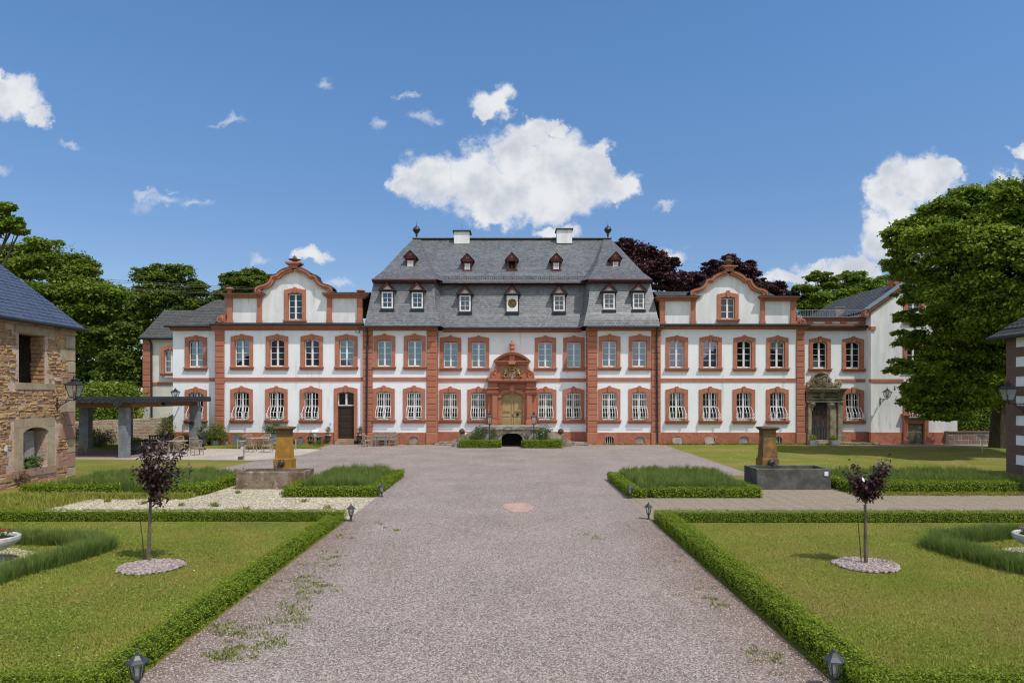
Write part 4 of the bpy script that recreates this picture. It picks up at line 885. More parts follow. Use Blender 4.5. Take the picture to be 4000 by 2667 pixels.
for cx, ya, yb, w_, ap, by, hb, Y in ((1603,1017,1042,22.5,982,1005,24,51.3),(1825.5,1028.5,1054,20.5,993.5,1017.5,24,52.0),(2172.7,1026,1052,20.5,992,1016,24,52.0),(2404.5,1022,1048,20.5,987,1011,24,51.3)):
    dormer(cx, ya, yb, w_, ap, by, hb, Y, 'louver')
dormer(1999.5, 1019, 1052, 24, 990.6, 1015, 24, 52.0, 'bell')
# clock dormer
Y = 50.32; dm = dormer(2001, 1154, 1216.5, 44, 1119, 1150, 31, Y, 'clock')
x = PX(2001,Y); b = MB(); b.box(x-0.41, x+0.41, Y-0.04, Y+0.06, PZ(1216.5,Y), PZ(1154,Y)); b.build('clock_panel', M['frame'], dm)
cz = PZ(1184.5,Y); Rk = 0.325
def disc(mb, x, z, r, y0, y1, n=36): mb.prism([(x+r*math.cos(t), z+r*math.sin(t)) for t in np.linspace(0, 2*math.pi, n, endpoint=False)], y0, y1)
b = MB(); disc(b, x, cz, Rk, Y-0.058, Y-0.04); dial = b.build('clock_dial', M['gold'], dm)
b = MB(); disc(b, x, cz, Rk*0.94, Y-0.064, Y-0.05); b.build('clock_ring', M['black'], dm)
b = MB(); disc(b, x, cz, Rk*0.62, Y-0.068, Y-0.05); b.build('clock_rim', M['gold'], dm)
b = MB(); disc(b, x, cz, Rk*0.56, Y-0.074, Y-0.05); b.build('clock_centre', M['maroon'], dm)
def text_into(mb, s, size, x, y, z, rot=0.0, ext=0.004, a=0.5):
    cu = bpy.data.curves.new('lettering', 'FONT'); cu.body = s; cu.size = size; cu.align_x = 'CENTER'; cu.align_y = 'CENTER'; cu.extrude = ext
    ob = bpy.data.objects.new('lettering', cu); COL.objects.link(ob)
    dg = bpy.context.evaluated_depsgraph_get(); dg.update(); me = bpy.data.meshes.new_from_object(ob.evaluated_get(dg))
    cr, sr = math.cos(rot), math.sin(rot)
    vs = [(x + v.co.x*cr - v.co.y*sr, y - v.co.z, z + v.co.x*sr + v.co.y*cr) for v in me.vertices]
    mb.add(vs, [list(p.vertices) for p in me.polygons], a)
    bpy.data.objects.remove(ob); bpy.data.curves.remove(cu); bpy.data.meshes.remove(me)
b = MB()
for k, s in enumerate(('XII','I','II','III','IIII','V','VI','VII','VIII','IX','X','XI')):
    t = -2*math.pi*k/12; text_into(b, s, 0.115, x + 0.78*Rk*math.sin(-t), Y-0.068, cz + 0.78*Rk*math.cos(t), t, 0.006)
b.build('numerals', M['gold'], dm)
b = MB()
def hand(ang, l, wd_, y):
    dx, dz = math.sin(ang), math.cos(ang); px_, pz_ = dz, -dx
    b.prism([(x-dx*0.05+px_*wd_*0.5, cz-dz*0.05+pz_*wd_*0.5), (x-dx*0.05-px_*wd_*0.5, cz-dz*0.05-pz_*wd_*0.5), (x+dx*l*0.7-px_*wd_, cz+dz*l*0.7-pz_*wd_), (x+dx*l, cz+dz*l), (x+dx*l*0.7+px_*wd_, cz+dz*l*0.7+pz_*wd_)], y, y+0.006)
hand(math.radians(75), 0.19, 0.022, Y-0.085); hand(math.radians(192), 0.27, 0.012, Y-0.092); b.build('clock_hand', M['gold'], dm)
# ------------------------------------------------------------------ main portal
Y = YC; S = Y/F
def px(x): return PX(x, Y)
def pz(y): return PZ(y, Y)
ZL = 1.42                                   # landing level
b = MB()
for s in (-1, 1):
    def bx(xa, xb, ya, yb, pr, a=0.4, c=0.0):
        X0, X1 = sorted((s*(xa*S), s*(xb*S))); b.block(X0, X1, Y-pr, Y+0.1, yb, ya, 0.015, a)
    bx(66, 93, pz(1531), ZL+0.25, 0.32); bx(64, 95, ZL+0.26, ZL-0.02, 0.36)             # outer pier
    bx(56, 78, pz(1531), ZL+0.25, 0.52, 0.2); bx(54, 80, ZL+0.26, ZL-0.02, 0.56, 0.2)   # pilaster
    bx(58.5, 75.5, pz(1545), ZL+0.45, 0.545, 0.5)
    for q, (dy, pr, e) in enumerate(((1541, 0.58, 1), (1537, 0.62, 3), (1532, 0.66, 4), (1517.5, 0.66, 3))):
        bx(54-e, 95+e, pz(dy)+0.075, pz(dy), pr if q else pr, 0.3)
    bx(56, 93, pz(1491), pz(1531), 0.50)                                                # frieze block
    bx(43, 55, pz(1553), ZL, 0.30); bx(41.5, 55.9, pz(1546), pz(1553), 0.39)              # door jamb
    b.build('portal_pier', M['red'], palace); b = MB()
b = MB()
# arch over the door, frieze
b.strip([(px(1942),pz(1553))] + [(px(2000-58*math.cos(t)), pz(1546)+0.46*math.sin(t)**0.8) for t in np.linspace(0.05, math.pi-0.05, 14)] + [(px(2058),pz(1553))],
        [(px(1957),pz(1553))] + [(px(2000-43*math.cos(t)), pz(1553)+0.40*math.sin(t)**0.8) for t in np.linspace(0.05, math.pi-0.05, 14)] + [(px(2043),pz(1553))], Y-0.36, Y-0.05, Y+0.2, 0.3)
zs_, zf = pz(1546)+0.05, pz(1491)
b.strip([(px(1942),zf-0.001),(px(1942),zf),(px(2000),zf),(px(2058),zf),(px(2058),zf-0.001)], [(px(1942),pz(1553)),(px(1942),zs_),(px(2000),pz(1546)+0.47),(px(2058),zs_),(px(2058),pz(1553))], Y-0.24, Y+0.1, Y-0.1, 0.45)
for s in (-1, 1):        # carved spandrel scrolls
    for r_, xx, yy in ((0.16, 40, 1527), (0.11, 30, 1523), (0.09, 50, 1534)): b.spiral((s*xx*S, pz(yy)), r_, 1.4, Y-0.30, Y-0.27, 0.25, s, 0.2)
    for q in range(5): b.tube([(s*(28+q*5)*S, Y-0.27, pz(1529+q)), (s*(31+q*5)*S, Y-0.31, pz(1522+q))], 0.03, 5, 0.2)
for pts, pr in (((46.0,1534,1516.5), 0.40),): b.block(px(1945), px(2055), Y-pr+0.12, Y, pz(1519), pz(1516.5), 0.01)
# grotesque keystone mask
mz = pz(1519)
b.ball((0, Y-0.42, mz-0.02), (0.21, 0.14, 0.27), 10, 0.3); b.ball((0, Y-0.54, mz-0.06), (0.05, 0.07, 0.08), 8, 0.2)
for s in (-1, 1): b.ball((s*0.075, Y-0.53, mz+0.01), (0.04, 0.03, 0.03), 6, 0.9); b.ball((s*0.10, Y-0.51, mz-0.1), (0.07, 0.05, 0.06), 8, 0.2)
for k in range(11): t = math.pi*(k-0.5)/10-0.0; b.tube([(0.19*math.cos(t), Y-0.42, mz+0.02+0.24*math.sin(t)), (0.27*math.cos(t), Y-0.47, mz+0.02+0.33*math.sin(t))], [0.055, 0.035], 6, 0.4)
for k in range(7): b.tube([(-0.15+k*0.05, Y-0.46, mz-0.17), (-0.11+k*0.037, Y-0.45, mz-0.40+0.04*abs(k-3))], [0.04, 0.015], 5, 0.4)
b.build('portal_arch', M['red'], palace)
b = MB()
for z0, z1, e, pr in ((1495,1491,92,0.60),(1491,1488,97,0.72),(1488,1485,101,0.82)): b.box(-e*S, e*S, Y-pr, Y+0.1, pz(z0), pz(z1), 0.3)
for s in (-1, 1): X0, X1 = sorted((s*55*S, s*91*S)); b.box(X0, X1, Y-0.55, Y+0.05, pz(1485), pz(1476.5), 0.35)
b.box(-55*S, 55*S, Y-0.42, Y+0.05, pz(1485), pz(1478), 0.35)
ent = b.build('portal_entablature', M['red'], palace)
b = MB()
for s_, x_, y_, z_ in (('17', -62, 1507, 0.17), ('RENO\nNOVO', -32, 1507, 0.13), ('DIGNA\nNOVIS', 32, 1507, 0.13), ('67', 60, 1507, 0.17)):
    text_into(b, s_, z_, x_*S, Y-(0.515 if abs(x_) > 50 else 0.255), pz(y_), 0, 0.008)
b.build('inscription', mat('faded_gilt', (0.52,0.26,0.15), fine=0.1), ent)
# attic with coat of arms, volutes, segmental pediment
b = MB()
prof = [(64,1477),(64,1466),(60,1455),(55,1445),(55,1432),(60,1424),(62,1421)]
pts = [(-x*S, pz(y)) for x, y in prof] + [(x*S, pz(y)) for x, y in reversed(prof)]
b.prism(pts, Y-0.34, Y+0.05, 0.35)
for s in (-1, 1):
    q = [(s*x*S, pz(y)) for x, y in ((64,1477),(64,1468),(60,1456),(54,1446),(54,1424),(62,1423),(66,1436),(72,1445),(82,1455),(87,1465),(86,1474),(82,1477))]
    b.prism(q if s > 0 else q[::-1], Y-0.42, Y+0.05, 0.3)
    b.spiral((s*71*S, pz(1465)), 0.235, 2.1, Y-0.50, Y-0.46, 0.25, -s, 0.15)
    b.tube([(s*60*S, Y-0.44, pz(1440)), (s*68*S, Y-0.47, pz(1447)), (s*80*S, Y-0.47, pz(1456)), (s*85*S, Y-0.46, pz(1467))], [0.05,0.075,0.07,0.05], 8, 0.2)
for z0, z1, e, pr in ((1424,1418,64,0.50),(1418,1414,67,0.60),(1414,1411,69.5,0.68)): b.box(-e*S, e*S, Y-pr, Y+0.05, pz(z0), pz(z1), 0.3)
def seg(e, yb, rise, n=16): return [(-e*S + 2*e*S*k/n, pz(yb) + rise*(math.sin(math.pi*k/n)**0.85)) for k in range(n+1)]
b.strip(seg(69.5,1411,0.62), seg(60,1411,0.46), Y-0.66, Y+0.05, Y-0.28, 0.25)
b.strip(seg(72,1411,0.66), seg(68,1411,0.60), Y-0.72, Y+0.05, Y-0.6, 0.25)
b.prism(seg(60,1411.2,0.47), Y-0.28, Y+0.05, 0.4)
b.prism([(-9*S,pz(1411)),(9*S,pz(1411)),(13*S,pz(1411)+0.48),(-13*S,pz(1411)+0.48)], Y-0.50, Y-0.2, 0.3)
b.prism([(-12*S,pz(1424)),(12*S,pz(1424)),(15*S,pz(1414)),(-15*S,pz(1414))], Y-0.74, Y-0.2, 0.3)
pd = b.build('portal_pediment', M['red'], palace)
b = MB(); z0 = pz(1411)+0.62; h = pz(1330)-z0
b.lathe([(0.22,0),(0.22,0.03*h),(0.12,0.12*h),(0.1,0.18*h),(0.17,0.26*h),(0.21,0.34*h),(0.19,0.38*h),(0.16,0.5*h),(0.2,0.6*h),(0.22,0.66*h),(0.2,0.72*h),(0.08,0.76*h),(0.07,0.8*h),(0.085,0.88*h),(0.05,0.96*h),(0.005,h)], (0, Y-0.42, z0), 14, 0.2)
b.build('portal_finial', M['red'], palace, smooth=True)
# carved arms: crown, two oval shields, rampant lions, mantling
za = pz(1462); yf = Y-0.40
b = MB(); g = MB(); r = MB()
for s in (-1, 1):
    r.ball((s*0.15, yf-0.02, za+0.03), (0.125, 0.06, 0.17), 10, 0.3)
    b.tube([(s*0.15+0.15*math.cos(t), yf-0.03, za+0.03+0.19*math.sin(t)) for t in np.linspace(0, 2*math.pi, 18)], 0.028, 6)
    # lion: hind quarters, trunk, mane, head, legs, tail
    g.tube([(s*0.62, yf-0.03, za-0.12), (s*0.54, yf-0.06, za+0.02), (s*0.46, yf-0.07, za+0.16)], [0.075, 0.085, 0.075], 8)
    g.ball((s*0.455, yf-0.08, za+0.2), (0.10, 0.09, 0.10), 8); g.ball((s*0.40, yf-0.10, za+0.25), (0.06, 0.07, 0.06), 8); g.ball((s*0.345, yf-0.10, za+0.23), (0.035, 0.04, 0.03), 6)
    g.tube([(s*0.46, yf-0.1, za+0.14), (s*0.36, yf-0.12, za+0.1), (s*0.30, yf-0.1, za+0.13)], [0.04, 0.03, 0.028], 6); g.tube([(s*0.48, yf-0.06, za+0.1), (s*0.38, yf-0.08, za+0.02), (s*0.31, yf-0.06, za+0.03)], [0.04, 0.03, 0.028], 6)
    g.tube([(s*0.62, yf-0.05, za-0.1), (s*0.54, yf-0.09, za-0.16), (s*0.58, yf-0.06, za-0.26), (s*0.50, yf-0.08, za-0.28)], [0.06, 0.05, 0.03, 0.028], 6)
    g.tube([(s*0.64, yf-0.03, za-0.1), (s*0.67, yf-0.06, za-0.18), (s*0.72, yf-0.04, za-0.27), (s*0.66, yf-0.07, za-0.28)], [0.06, 0.05, 0.03, 0.028], 6)
    g.tube([(s*0.65, yf-0.0, za-0.06), (s*0.76, yf-0.02, za+0.02), (s*0.70, yf-0.02, za+0.14), (s*0.76, yf-0.02, za+0.2)], [0.03, 0.025, 0.02, 0.035], 6)
    for k in range(6):      # feathered mantling
        t = k/5; b.tube([(s*(0.22+0.1*t), yf, za+0.26), (s*(0.34+0.16*t), yf-0.06, za+0.36+0.05*math.sin(k)), (s*(0.40+0.26*t), yf-0.04, za+0.52-0.2*t)], [0.035, 0.04, 0.012], 6)
    for k in range(7): b.spiral((s*(0.1+0.1*k), za-0.24+0.03*(k % 2)), 0.06, 1.2, yf-0.05, yf-0.02, 0.4, s)
    for k in range(3): b.spiral((s*(0.31), za+0.2-0.14*k), 0.06, 1.3, yf-0.05, yf-0.02, 0.4, -s)
b.ball((0, yf-0.04, za-0.30), (0.11, 0.07, 0.15), 8); b.ball((0, yf-0.04, za-0.13), (0.06, 0.06, 0.09), 8); b.tube([(-0.1, yf-0.06, za-0.38), (0, yf-0.09, za-0.46), (0.1, yf-0.06, za-0.38)], 0.03, 6)
for k in range(9):
    t = math.pi*(0.1+0.8*k/8); g.tube([(0.16*math.cos(t)*1.0, yf-0.04, za+0.34), (0.25*math.cos(t), yf-0.10, za+0.42+0.03*math.sin(t)), (0.27*math.cos(t), yf-0.08, za+0.50+0.02*(k % 2))], [0.03, 0.028, 0.035], 6)
g.box(-0.2, 0.2, yf-0.09, yf, za+0.26, za+0.34)
arms = b.build('coat_of_arms', M['silver'], palace, smooth=True)
g.build('gilded_lions', M['gold'], arms, smooth=True); r.build('shield', M['red'], arms, smooth=True)
# oak double door
b = MB(); yd = Y-0.08; zt = pz(1553.5)
b.box(px(1957), px(2043), yd, yd+0.06, ZL, zt, 0.4)
b.prism([(px(1957),zt)] + [(px(2000-43*math.cos(t)), zt+0.45*math.sin(t)**0.85) for t in np.linspace(0.02, math.pi-0.02, 14)] + [(px(2043),zt)], yd, yd+0.06)
b.box(px(1956), px(2044), yd-0.06, yd, pz(1566), pz(1562)); b.box(px(1998), px(2002.5), yd-0.05, yd, ZL, zt+0.3)
for s in (-1, 1):
    xa, xb = sorted((s*6*S, s*39*S))
    b.block(xa, xb, yd-0.025, yd, pz(1612), pz(1570), 0.02); b.block(xa+0.06, xb-0.06, yd-0.045, yd-0.02, pz(1608), pz(1575), 0.015)
    b.block(xa, xb, yd-0.03, yd, pz(1660), pz(1630), 0.02)
    b.box(xa, xb, yd-0.035, yd, pz(1627), pz(1622))
    xm_, zm_ = (xa+xb)/2, pz(1645)
    for t in (0, math.pi/4, math.pi/2, 3*math.pi/4): b.tube([(xm_-0.28*math.cos(t), yd-0.035, zm_-0.26*math.sin(t)), (xm_+0.28*math.cos(t), yd-0.035, zm_+0.26*math.sin(t))], 0.016, 5)
    b.tube([(xm_+0.2*math.cos(t), yd-0.05, pz(1612)+0.04+0.16*math.sin(t)) for t in np.linspace(0, math.pi, 10)], 0.018, 5)
    b.strip([(xm_-0.28, zt+0.02)] + [(xm_-0.28*math.cos(t), zt+0.02+0.22*math.sin(t)) for t in np.linspace(0.05, 3.09, 8)] + [(xm_+0.28, zt+0.02)], [(xm_-0.22, zt+0.04)] + [(xm_-0.22*math.cos(t), zt+0.04+0.15*math.sin(t)) for t in np.linspace(0.05, 3.09, 8)] + [(xm_+0.22, zt+0.04)], yd-0.03, yd, yd)
pdoor = b.build('front_door', M['door_ochre'], palace)
b = MB(); b.tube([(0.06, yd-0.05, pz(1623)), (0.06, yd-0.10, pz(1620)), (0.18, yd-0.10, pz(1620))], 0.018, 6); b.box(0.03, 0.09, yd-0.055, yd-0.03, pz(1628), pz(1616)); b.build('handle', M['iron'], pdoor)
b = MB(); b.ball((px(2022), yd-0.05, pz(1616)), (0.11, 0.05, 0.12), 10); b.tube([(px(2022)+0.09*math.cos(t), yd-0.09, pz(1618)+0.1*math.sin(t)) for t in np.linspace(0, 6.3, 14)], 0.016, 5); b.build('knocker', M['iron'], pdoor)
# outside stair with vaulted passage
Yf = 46.5; b = MB()
xl, xr, xi0, xi1 = PX(1888,Yf), PX(2107,Yf), PX(1958,Yf), PX(2041,Yf); zl = 1.385
zarch = PZ(1690,Yf)
def arc_i(n=12): return [((xi0+xi1)/2 - (xi1-xi0)/2*math.cos(t), zarch-0.42+0.42*math.sin(t)) for t in np.linspace(0, math.pi, n)]
outer = [(xi0-0.001,-0.2),(xi0-0.001,zl-0.36)]
face_l = [(xl,-0.2),(xi0,-0.2),(xi0,zl-0.2),(xl,zl-0.2)]; face_r = [(xi1,-0.2),(xr,-0.2),(xr,zl-0.2),(xi1,zl-0.2)]
b.prism(face_l, Yf, Y-0.4, 0.5); b.prism(face_r, Yf, Y-0.4, 0.5)
b.prism([(xi0, zl-0.2)] + arc_i() + [(xi1, zl-0.2)], Yf+0.02, Y-0.4, 0.5)
for k in range(3): b.block(xi0-0.05+k*(xi1-xi0+0.1)/3, xi0-0.06+(k+1)*(xi1-xi0+0.1)/3, Yf-0.05, Yf+0.2, zl-0.45, zl-0.21, 0.02)
for s, xx in ((-1, xi0), (1, xi1)):
    for k in range(4): X0, X1 = sorted((xx, xx+s*(0.22+0.06*(k % 2)))); b.block(X0, X1, Yf-0.045, Yf+0.2, 0.02+k*0.235, 0.235+k*0.235, 0.02)
b.box(xl-0.08, xr+0.08, Yf-0.12, Y-0.3, zl-0.2, zl, 0.6)
for s, xe in ((-1, xl), (1, xr)):       # flights with sloping cheeks
    x2 = xe + s*2.15
    q = [(xe,-0.2),(xe,zl-0.02),(xe+s*0.35,zl-0.08),(x2,0.42),(x2,-0.2)]; b.prism(q if s < 0 else q[::-1], Yf+0.1, Yf+0.42, 0.5)
    for k in range(8): X0, X1 = sorted((xe+s*k*0.28, xe+s*(k+1)*0.28)); b.box(X0, X1, Yf+0.42, Y-0.35, -0.1, zl-0.16-(k)*0.165, 0.6)
st = b.build('staircase', M['stair'], palace)
b = MB(); b.box(xi0+0.01, xi1-0.01, Yf+2.6, Yf+2.7, -0.2, zarch); b.build('cellar_gate', M['black'], st)
b = MB()
for k in range(9):
    x_ = PX(1670+ (k % 2)*3, 48) if k < 4 else PX(2205, 48); 
for (xa, xb) in ((PX(1700,48.6), PX(1795,48.6)), (PX(2203,48.6), PX(2295,48.6))):
    b = MB(); b.slab([(xa,48.2),(xb,47.7),(xb,49.9),(xa,49.9)], -0.05, 0.10); b.slab([(xa+0.2,48.8),(xb,48.3),(xb,49.9),(xa+0.2,49.9)], 0.10, 0.17)
    b.build('paving', M['stair'], palace)
b = MB(); b.box(PX(1290,YW), PX(1295,YW), YW-0.06, YW+0.01, PZ(1655,YW), PZ(1645,YW)); b.build('intercom', M['white'], palace)
b = MB(); x_ = PX(1399,48.6); z_ = PZ(1295,48.6); b.block(x_-0.15, x_+0.15, 48.35, 48.5, z_-0.1, z_+0.08, 0.02); b.tube([(x_, 48.5, z_), (x_, 49.1, z_+0.1)], 0.03, 6); b.tube([(x_+0.1,48.6,z_-0.1),(x_+0.15,48.9,z_-0.3),(x_+0.5,49.0,z_-0.2)], 0.012, 4)
fl = b.build('floodlight', M['zinc_dark'], palace); b = MB(); b.poly([(x_-0.13,48.345,z_-0.08),(x_+0.13,48.345,z_-0.08),(x_+0.13,48.345,z_+0.06),(x_-0.13,48.345,z_+0.06)]); b.build('lens', M['lampglass'], fl)
# ------------------------------------------------------------------ old stone portal of the right annexe
Y = YR; S = Y/F; xc = PX(3200, Y); b = MB()
def bl(xa, xb, ya, yb, pr, c=0.02, a=0.4): b.block(PX(xa,Y), PX(xb,Y), Y-pr, Y+0.1, PZ(yb,Y), PZ(ya,Y), c, a)
bl(3144,3164,1590,1712,0.30); bl(3236,3262,1590,1712,0.30); bl(3264,3282,1572,1712,0.42); bl(3148,3158,1572,1712,0.40)
bl(3228,3240,1575,1718,0.12); bl(3260,3286,1698,1735,0.55); bl(3143,3166,1698,1735,0.50)
bl(3143,3284,1525,1567,0.30); bl(3140,3286,1565,1571,0.52); bl(3142,3284,1546,1549,0.5); bl(3142,3284,1556,1560,0.56)
bl(3262,3288,1528,1572,0.48); bl(3143,3166,1528,1572,0.45)
for ya, yb, e, pr in ((1524,1529,0,0.66),(1520,1524,3,0.78),(1516,1520,6,0.9)): bl(3142,3286+e,ya,yb,pr,0.01)
for k in range(24): bl(3146+k*5.8,3149+k*5.8,1530,1533,0.62,0.005)
b.strip([(PX(3160,Y),PZ(1590,Y))] + [(xc-0.70*math.cos(t)-0.05, PZ(1580,Y)+0.48*math.sin(t)) for t in np.linspace(0.05,3.09,12)] + [(PX(3242,Y),PZ(1590,Y))],
        [(PX(3166,Y),PZ(1590,Y))] + [(xc-0.58*math.cos(t)-0.05, PZ(1584,Y)+0.38*math.sin(t)) for t in np.linspace(0.05,3.09,12)] + [(PX(3236,Y),PZ(1590,Y))], Y-0.40, Y, Y+0.1)
for x_, y_ in ((3165,1572),(3238,1573)):      # drop capitals
    b.lathe([(0.05,-0.5),(0.09,-0.34),(0.16,-0.2),(0.27,-0.04),(0.29,0.04),(0.25,0.10)], (PX(x_,Y), Y-0.26, PZ(y_+6,Y)), 10)
op = b.build('stone_portal', M['stone_grey'], palace)
b = MB()
# crest: gable with crown, twin shields, scrolls
cz_ = PZ(1484,Y)
b.prism([(PX(3148,Y),PZ(1516,Y)),(PX(3246,Y),PZ(1516,Y)),(PX(3246,Y),PZ(1500,Y)),(PX(3238,Y),PZ(1480,Y)),(PX(3232,Y),PZ(1462,Y)),(PX(3216,Y),PZ(1455,Y)),(PX(3188,Y),PZ(1455,Y)),(PX(3172,Y),PZ(1466,Y)),(PX(3164,Y),PZ(1482,Y)),(PX(3150,Y),PZ(1498,Y))], Y-0.25, Y+0.05)
for x_ in (3191, 3214):
    b.ball((PX(x_,Y), Y-0.30, PZ(1490,Y)), (0.19,0.08,0.25), 10, 0.7); b.tube([(PX(x_,Y)+0.21*math.cos(t), Y-0.33, PZ(1490,Y)+0.27*math.sin(t)) for t in np.linspace(0,6.3,18)], 0.035, 6)
    for k in range(3): b.tube([(PX(x_,Y)-0.14+0.14*k, Y-0.385, PZ(1497,Y)), (PX(x_,Y)-0.14+0.14*k, Y-0.385, PZ(1483,Y))], 0.018, 5); b.tube([(PX(x_,Y)-0.15, Y-0.385, PZ(1484+6*k,Y)), (PX(x_,Y)+0.15, Y-0.385, PZ(1484+6*k,Y))], 0.018, 5)
for k in range(13):
    t = math.pi*(0.12+0.76*k/12); b.tube([(xc+0.05+0.42*math.cos(t), Y-0.3, PZ(1471,Y)+0.16*math.sin(t)), (xc+0.05+0.52*math.cos(t), Y-0.38, PZ(1469,Y)+0.30*math.sin(t))], [0.05,0.035], 6)
b.tube([(xc+0.05+0.5*math.cos(t), Y-0.33, PZ(1470,Y)+0.24*math.sin(t)) for t in np.linspace(0.3,2.84,14)], 0.05, 6); b.tube([(xc+0.05+0.36*math.cos(t), Y-0.34, PZ(1474,Y)+0.12*math.sin(t*2)) for t in np.linspace(0,3.14,12)], 0.05, 6)
for s in (-1, 1):
    for xx, yy, rr in ((34,1483,0.12),(31,1504,0.12),(22,1508,0.10),(38,1498,0.13)): b.spiral((xc+0.05+s*xx*S, PZ(yy,Y)), rr, 1.4, Y-0.34, Y-0.30, 0.3, s)
b.spiral((PX(3266,Y), PZ(1502,Y)), 0.24, 1.9, Y-0.36, Y-0.30, 0.32, -1); b.prism([(PX(3246,Y),PZ(1516,Y)),(PX(3276,Y),PZ(1516,Y)),(PX(3274,Y),PZ(1498,Y)),(PX(3262,Y),PZ(1490,Y)),(PX(3252,Y),PZ(1500,Y)),(PX(3246,Y),PZ(1494,Y))], Y-0.24, Y+0.05)
b.spiral((PX(3151,Y), PZ(1501,Y)), 0.17, 1.8, Y-0.34, Y-0.28, 0.34, 1); b.ball((PX(3148,Y), Y-0.25, PZ(1508,Y)), (0.14,0.14,0.18), 8)
# mask keystone and festoons
for q in range(9): t = q*0.7; b.ball((xc+0.03+0.1*math.cos(t*1.7), Y-0.48-0.03*math.sin(q), PZ(1543,Y)+0.18*math.sin(t*2.3)), (0.09,0.08,0.09), 7, 0.9)
b.ball((xc+0.03, Y-0.45, PZ(1544,Y)), (0.19,0.10,0.26), 8, 0.8)
for s in (-1,1):
    b.tube([(xc+s*(0.25+0.09*k), Y-0.34, PZ(1539,Y)-0.1*math.sin(k*0.6)) for k in range(6)], [0.03,0.05,0.06,0.06,0.05,0.03], 6)
    for k in range(5): b.tube([(xc+s*(0.3+0.07*k), Y-0.42, PZ(1566,Y)), (xc+s*(0.34+0.08*k), Y-0.46, PZ(1560,Y))], 0.03, 5)
b.build('crest', M['stone_grey'], op, smooth=True)
b = MB(); yd = Y-0.07; xa, xb = PX(3163,Y), PX(3229,Y); zb_, zt_ = PZ(1720,Y), PZ(1585,Y)
b.box(xa, xb, yd, yd+0.05, zb_, PZ(1563,Y)); b.box(xa, xb, yd-0.06, yd, zt_-0.09, zt_)
w3 = (xb-xa)/3
for k in range(3):
    x0 = xa+k*w3
    for e0, e1 in ((0.02,0.10),(w3-0.08,w3-0.005)): b.box(x0+e0, x0+e1, yd-0.04, yd, zb_+0.05, zt_-0.1)
    b.box(x0+0.10, x0+w3-0.08, yd-0.04, yd, PZ(1664,Y)-0.07, PZ(1664,Y)+0.07); b.block(x0+0.13, x0+w3-0.11, yd-0.03, yd, zb_+0.12, PZ(1670,Y), 0.03)
pd_ = b.build('carved_door', M['door_grey'], op)
b = MB()
for k in range(3):
    x0 = xa+k*w3+0.10; x1 = xa+(k+1)*w3-0.08; z0 = PZ(1662,Y)+0.08; z1 = zt_-0.12
    for i in range(-14, 6):
        for sg in (1, -1):
            p = []
            za_ = z0 + (i+14)*0.125-0.6; 
            A0 = (x0, za_) if sg > 0 else (x1, za_); A1 = (x1, za_+(x1-x0)*1.6) if sg > 0 else (x0, za_+(x1-x0)*1.6)
            if A0[1] < z0 or A1[1] > z1: continue
            b.tube([(A0[0],yd-0.012,A0[1]),(A1[0],yd-0.012,A1[1])], 0.012, 4)
b.build('lattice', mat('rusty_lattice', (0.2,0.1,0.06), fine=0.1), pd_)
b = MB(); b.slab([(PX(3150,Y),Y-1.5),(PX(3400,Y),Y-1.3),(PX(3400,Y),Y-0.1),(PX(3150,Y),Y-0.1)], -0.1, 0.12); b.slab([(PX(3172,Y),Y-0.95),(PX(3245,Y),Y-0.95),(PX(3245,Y),Y),(PX(3172,Y),Y)], 0.12, 0.26); b.build('portal_step', M['stone_grey'], op)
# ---- gable house door
Y = YG; b = MB()
for xa, xb in ((3524.5,3542),(3605,3622)):
    b.block(PX(xa,Y), PX(xb,Y), Y-0.20, Y+0.1, 0.35, PZ(1630,Y), 0.02); b.block(PX(xa-2,Y), PX(xb+2,Y), Y-0.26, Y+0.1, -0.1, 0.34, 0.02)
    for k in range(3): b.box(PX(xa+3+k*4,Y), PX(xa+4.5+k*4,Y), Y-0.215, Y, 0.5, PZ(1636,Y))
b.box(PX(3522,Y), PX(3625,Y), Y-0.24, Y+0.1, PZ(1632,Y), PZ(1622,Y)); b.box(PX(3519,Y), PX(3628,Y), Y-0.36, Y+0.1, PZ(1622,Y), PZ(1615,Y))
gd = b.build('door_surround', M['red'], palace)
b = MB(); b.box(PX(3542,Y), PX(3605,Y), Y-0.02, Y+0.05, -0.05, PZ(1630,Y))
for s in (0, 1):
    x0 = PX(3545+s*31,Y); x1 = PX(3570+s*31,Y)
    b.block(x0,x1,Y-0.05,Y,1.05,1.85,0.03); b.block(x0,x1,Y-0.05,Y,0.15,0.9,0.03)
b.build('panelled_door', M['door_olive'], gd)
# ---- attic balustrade and railing over the right annexe
Y = YR; b = MB()
x0, x1 = PX(3132,Y), PX(3378,Y)
for ya, yb, pr in ((1243,1246.5,0.22),(1246.5,1250.5,0.14),(1250.5,1254.5,0.07),(1264,1268,0.07),(1268,1273,0.13)): b.box(x0, x1, Y-pr, Y+0.35, PZ(yb,Y), PZ(ya,Y), 0.4)
for xa, xb in ((3133,3140),(3152,3175),(3225,3248),(3283,3305),(3354,3378)): b.box(PX(xa,Y), PX(xb,Y), Y-0.10, Y+0.3, PZ(1264,Y), PZ(1254.5,Y), 0.4)
ab = b.build('attic_balustrade', M['red'], palace)
b = MB(); b.box(x0, x1, Y+0.02, Y+0.3, PZ(1264,Y), PZ(1254.5,Y)); b.build('white_panel', M['plaster_grey'], ab)
b = MB(); b.box(x0, x1, Y-0.26, Y+0.4, PZ(1243,Y)+0.002, PZ(1240.5,Y)); b.box(x0, PX(3382,Y), Y-0.5, Y+0.1, PZ(1280,Y), PZ(1273.5,Y)); b.build('attic_flashing', M['zinc_dark'], palace)
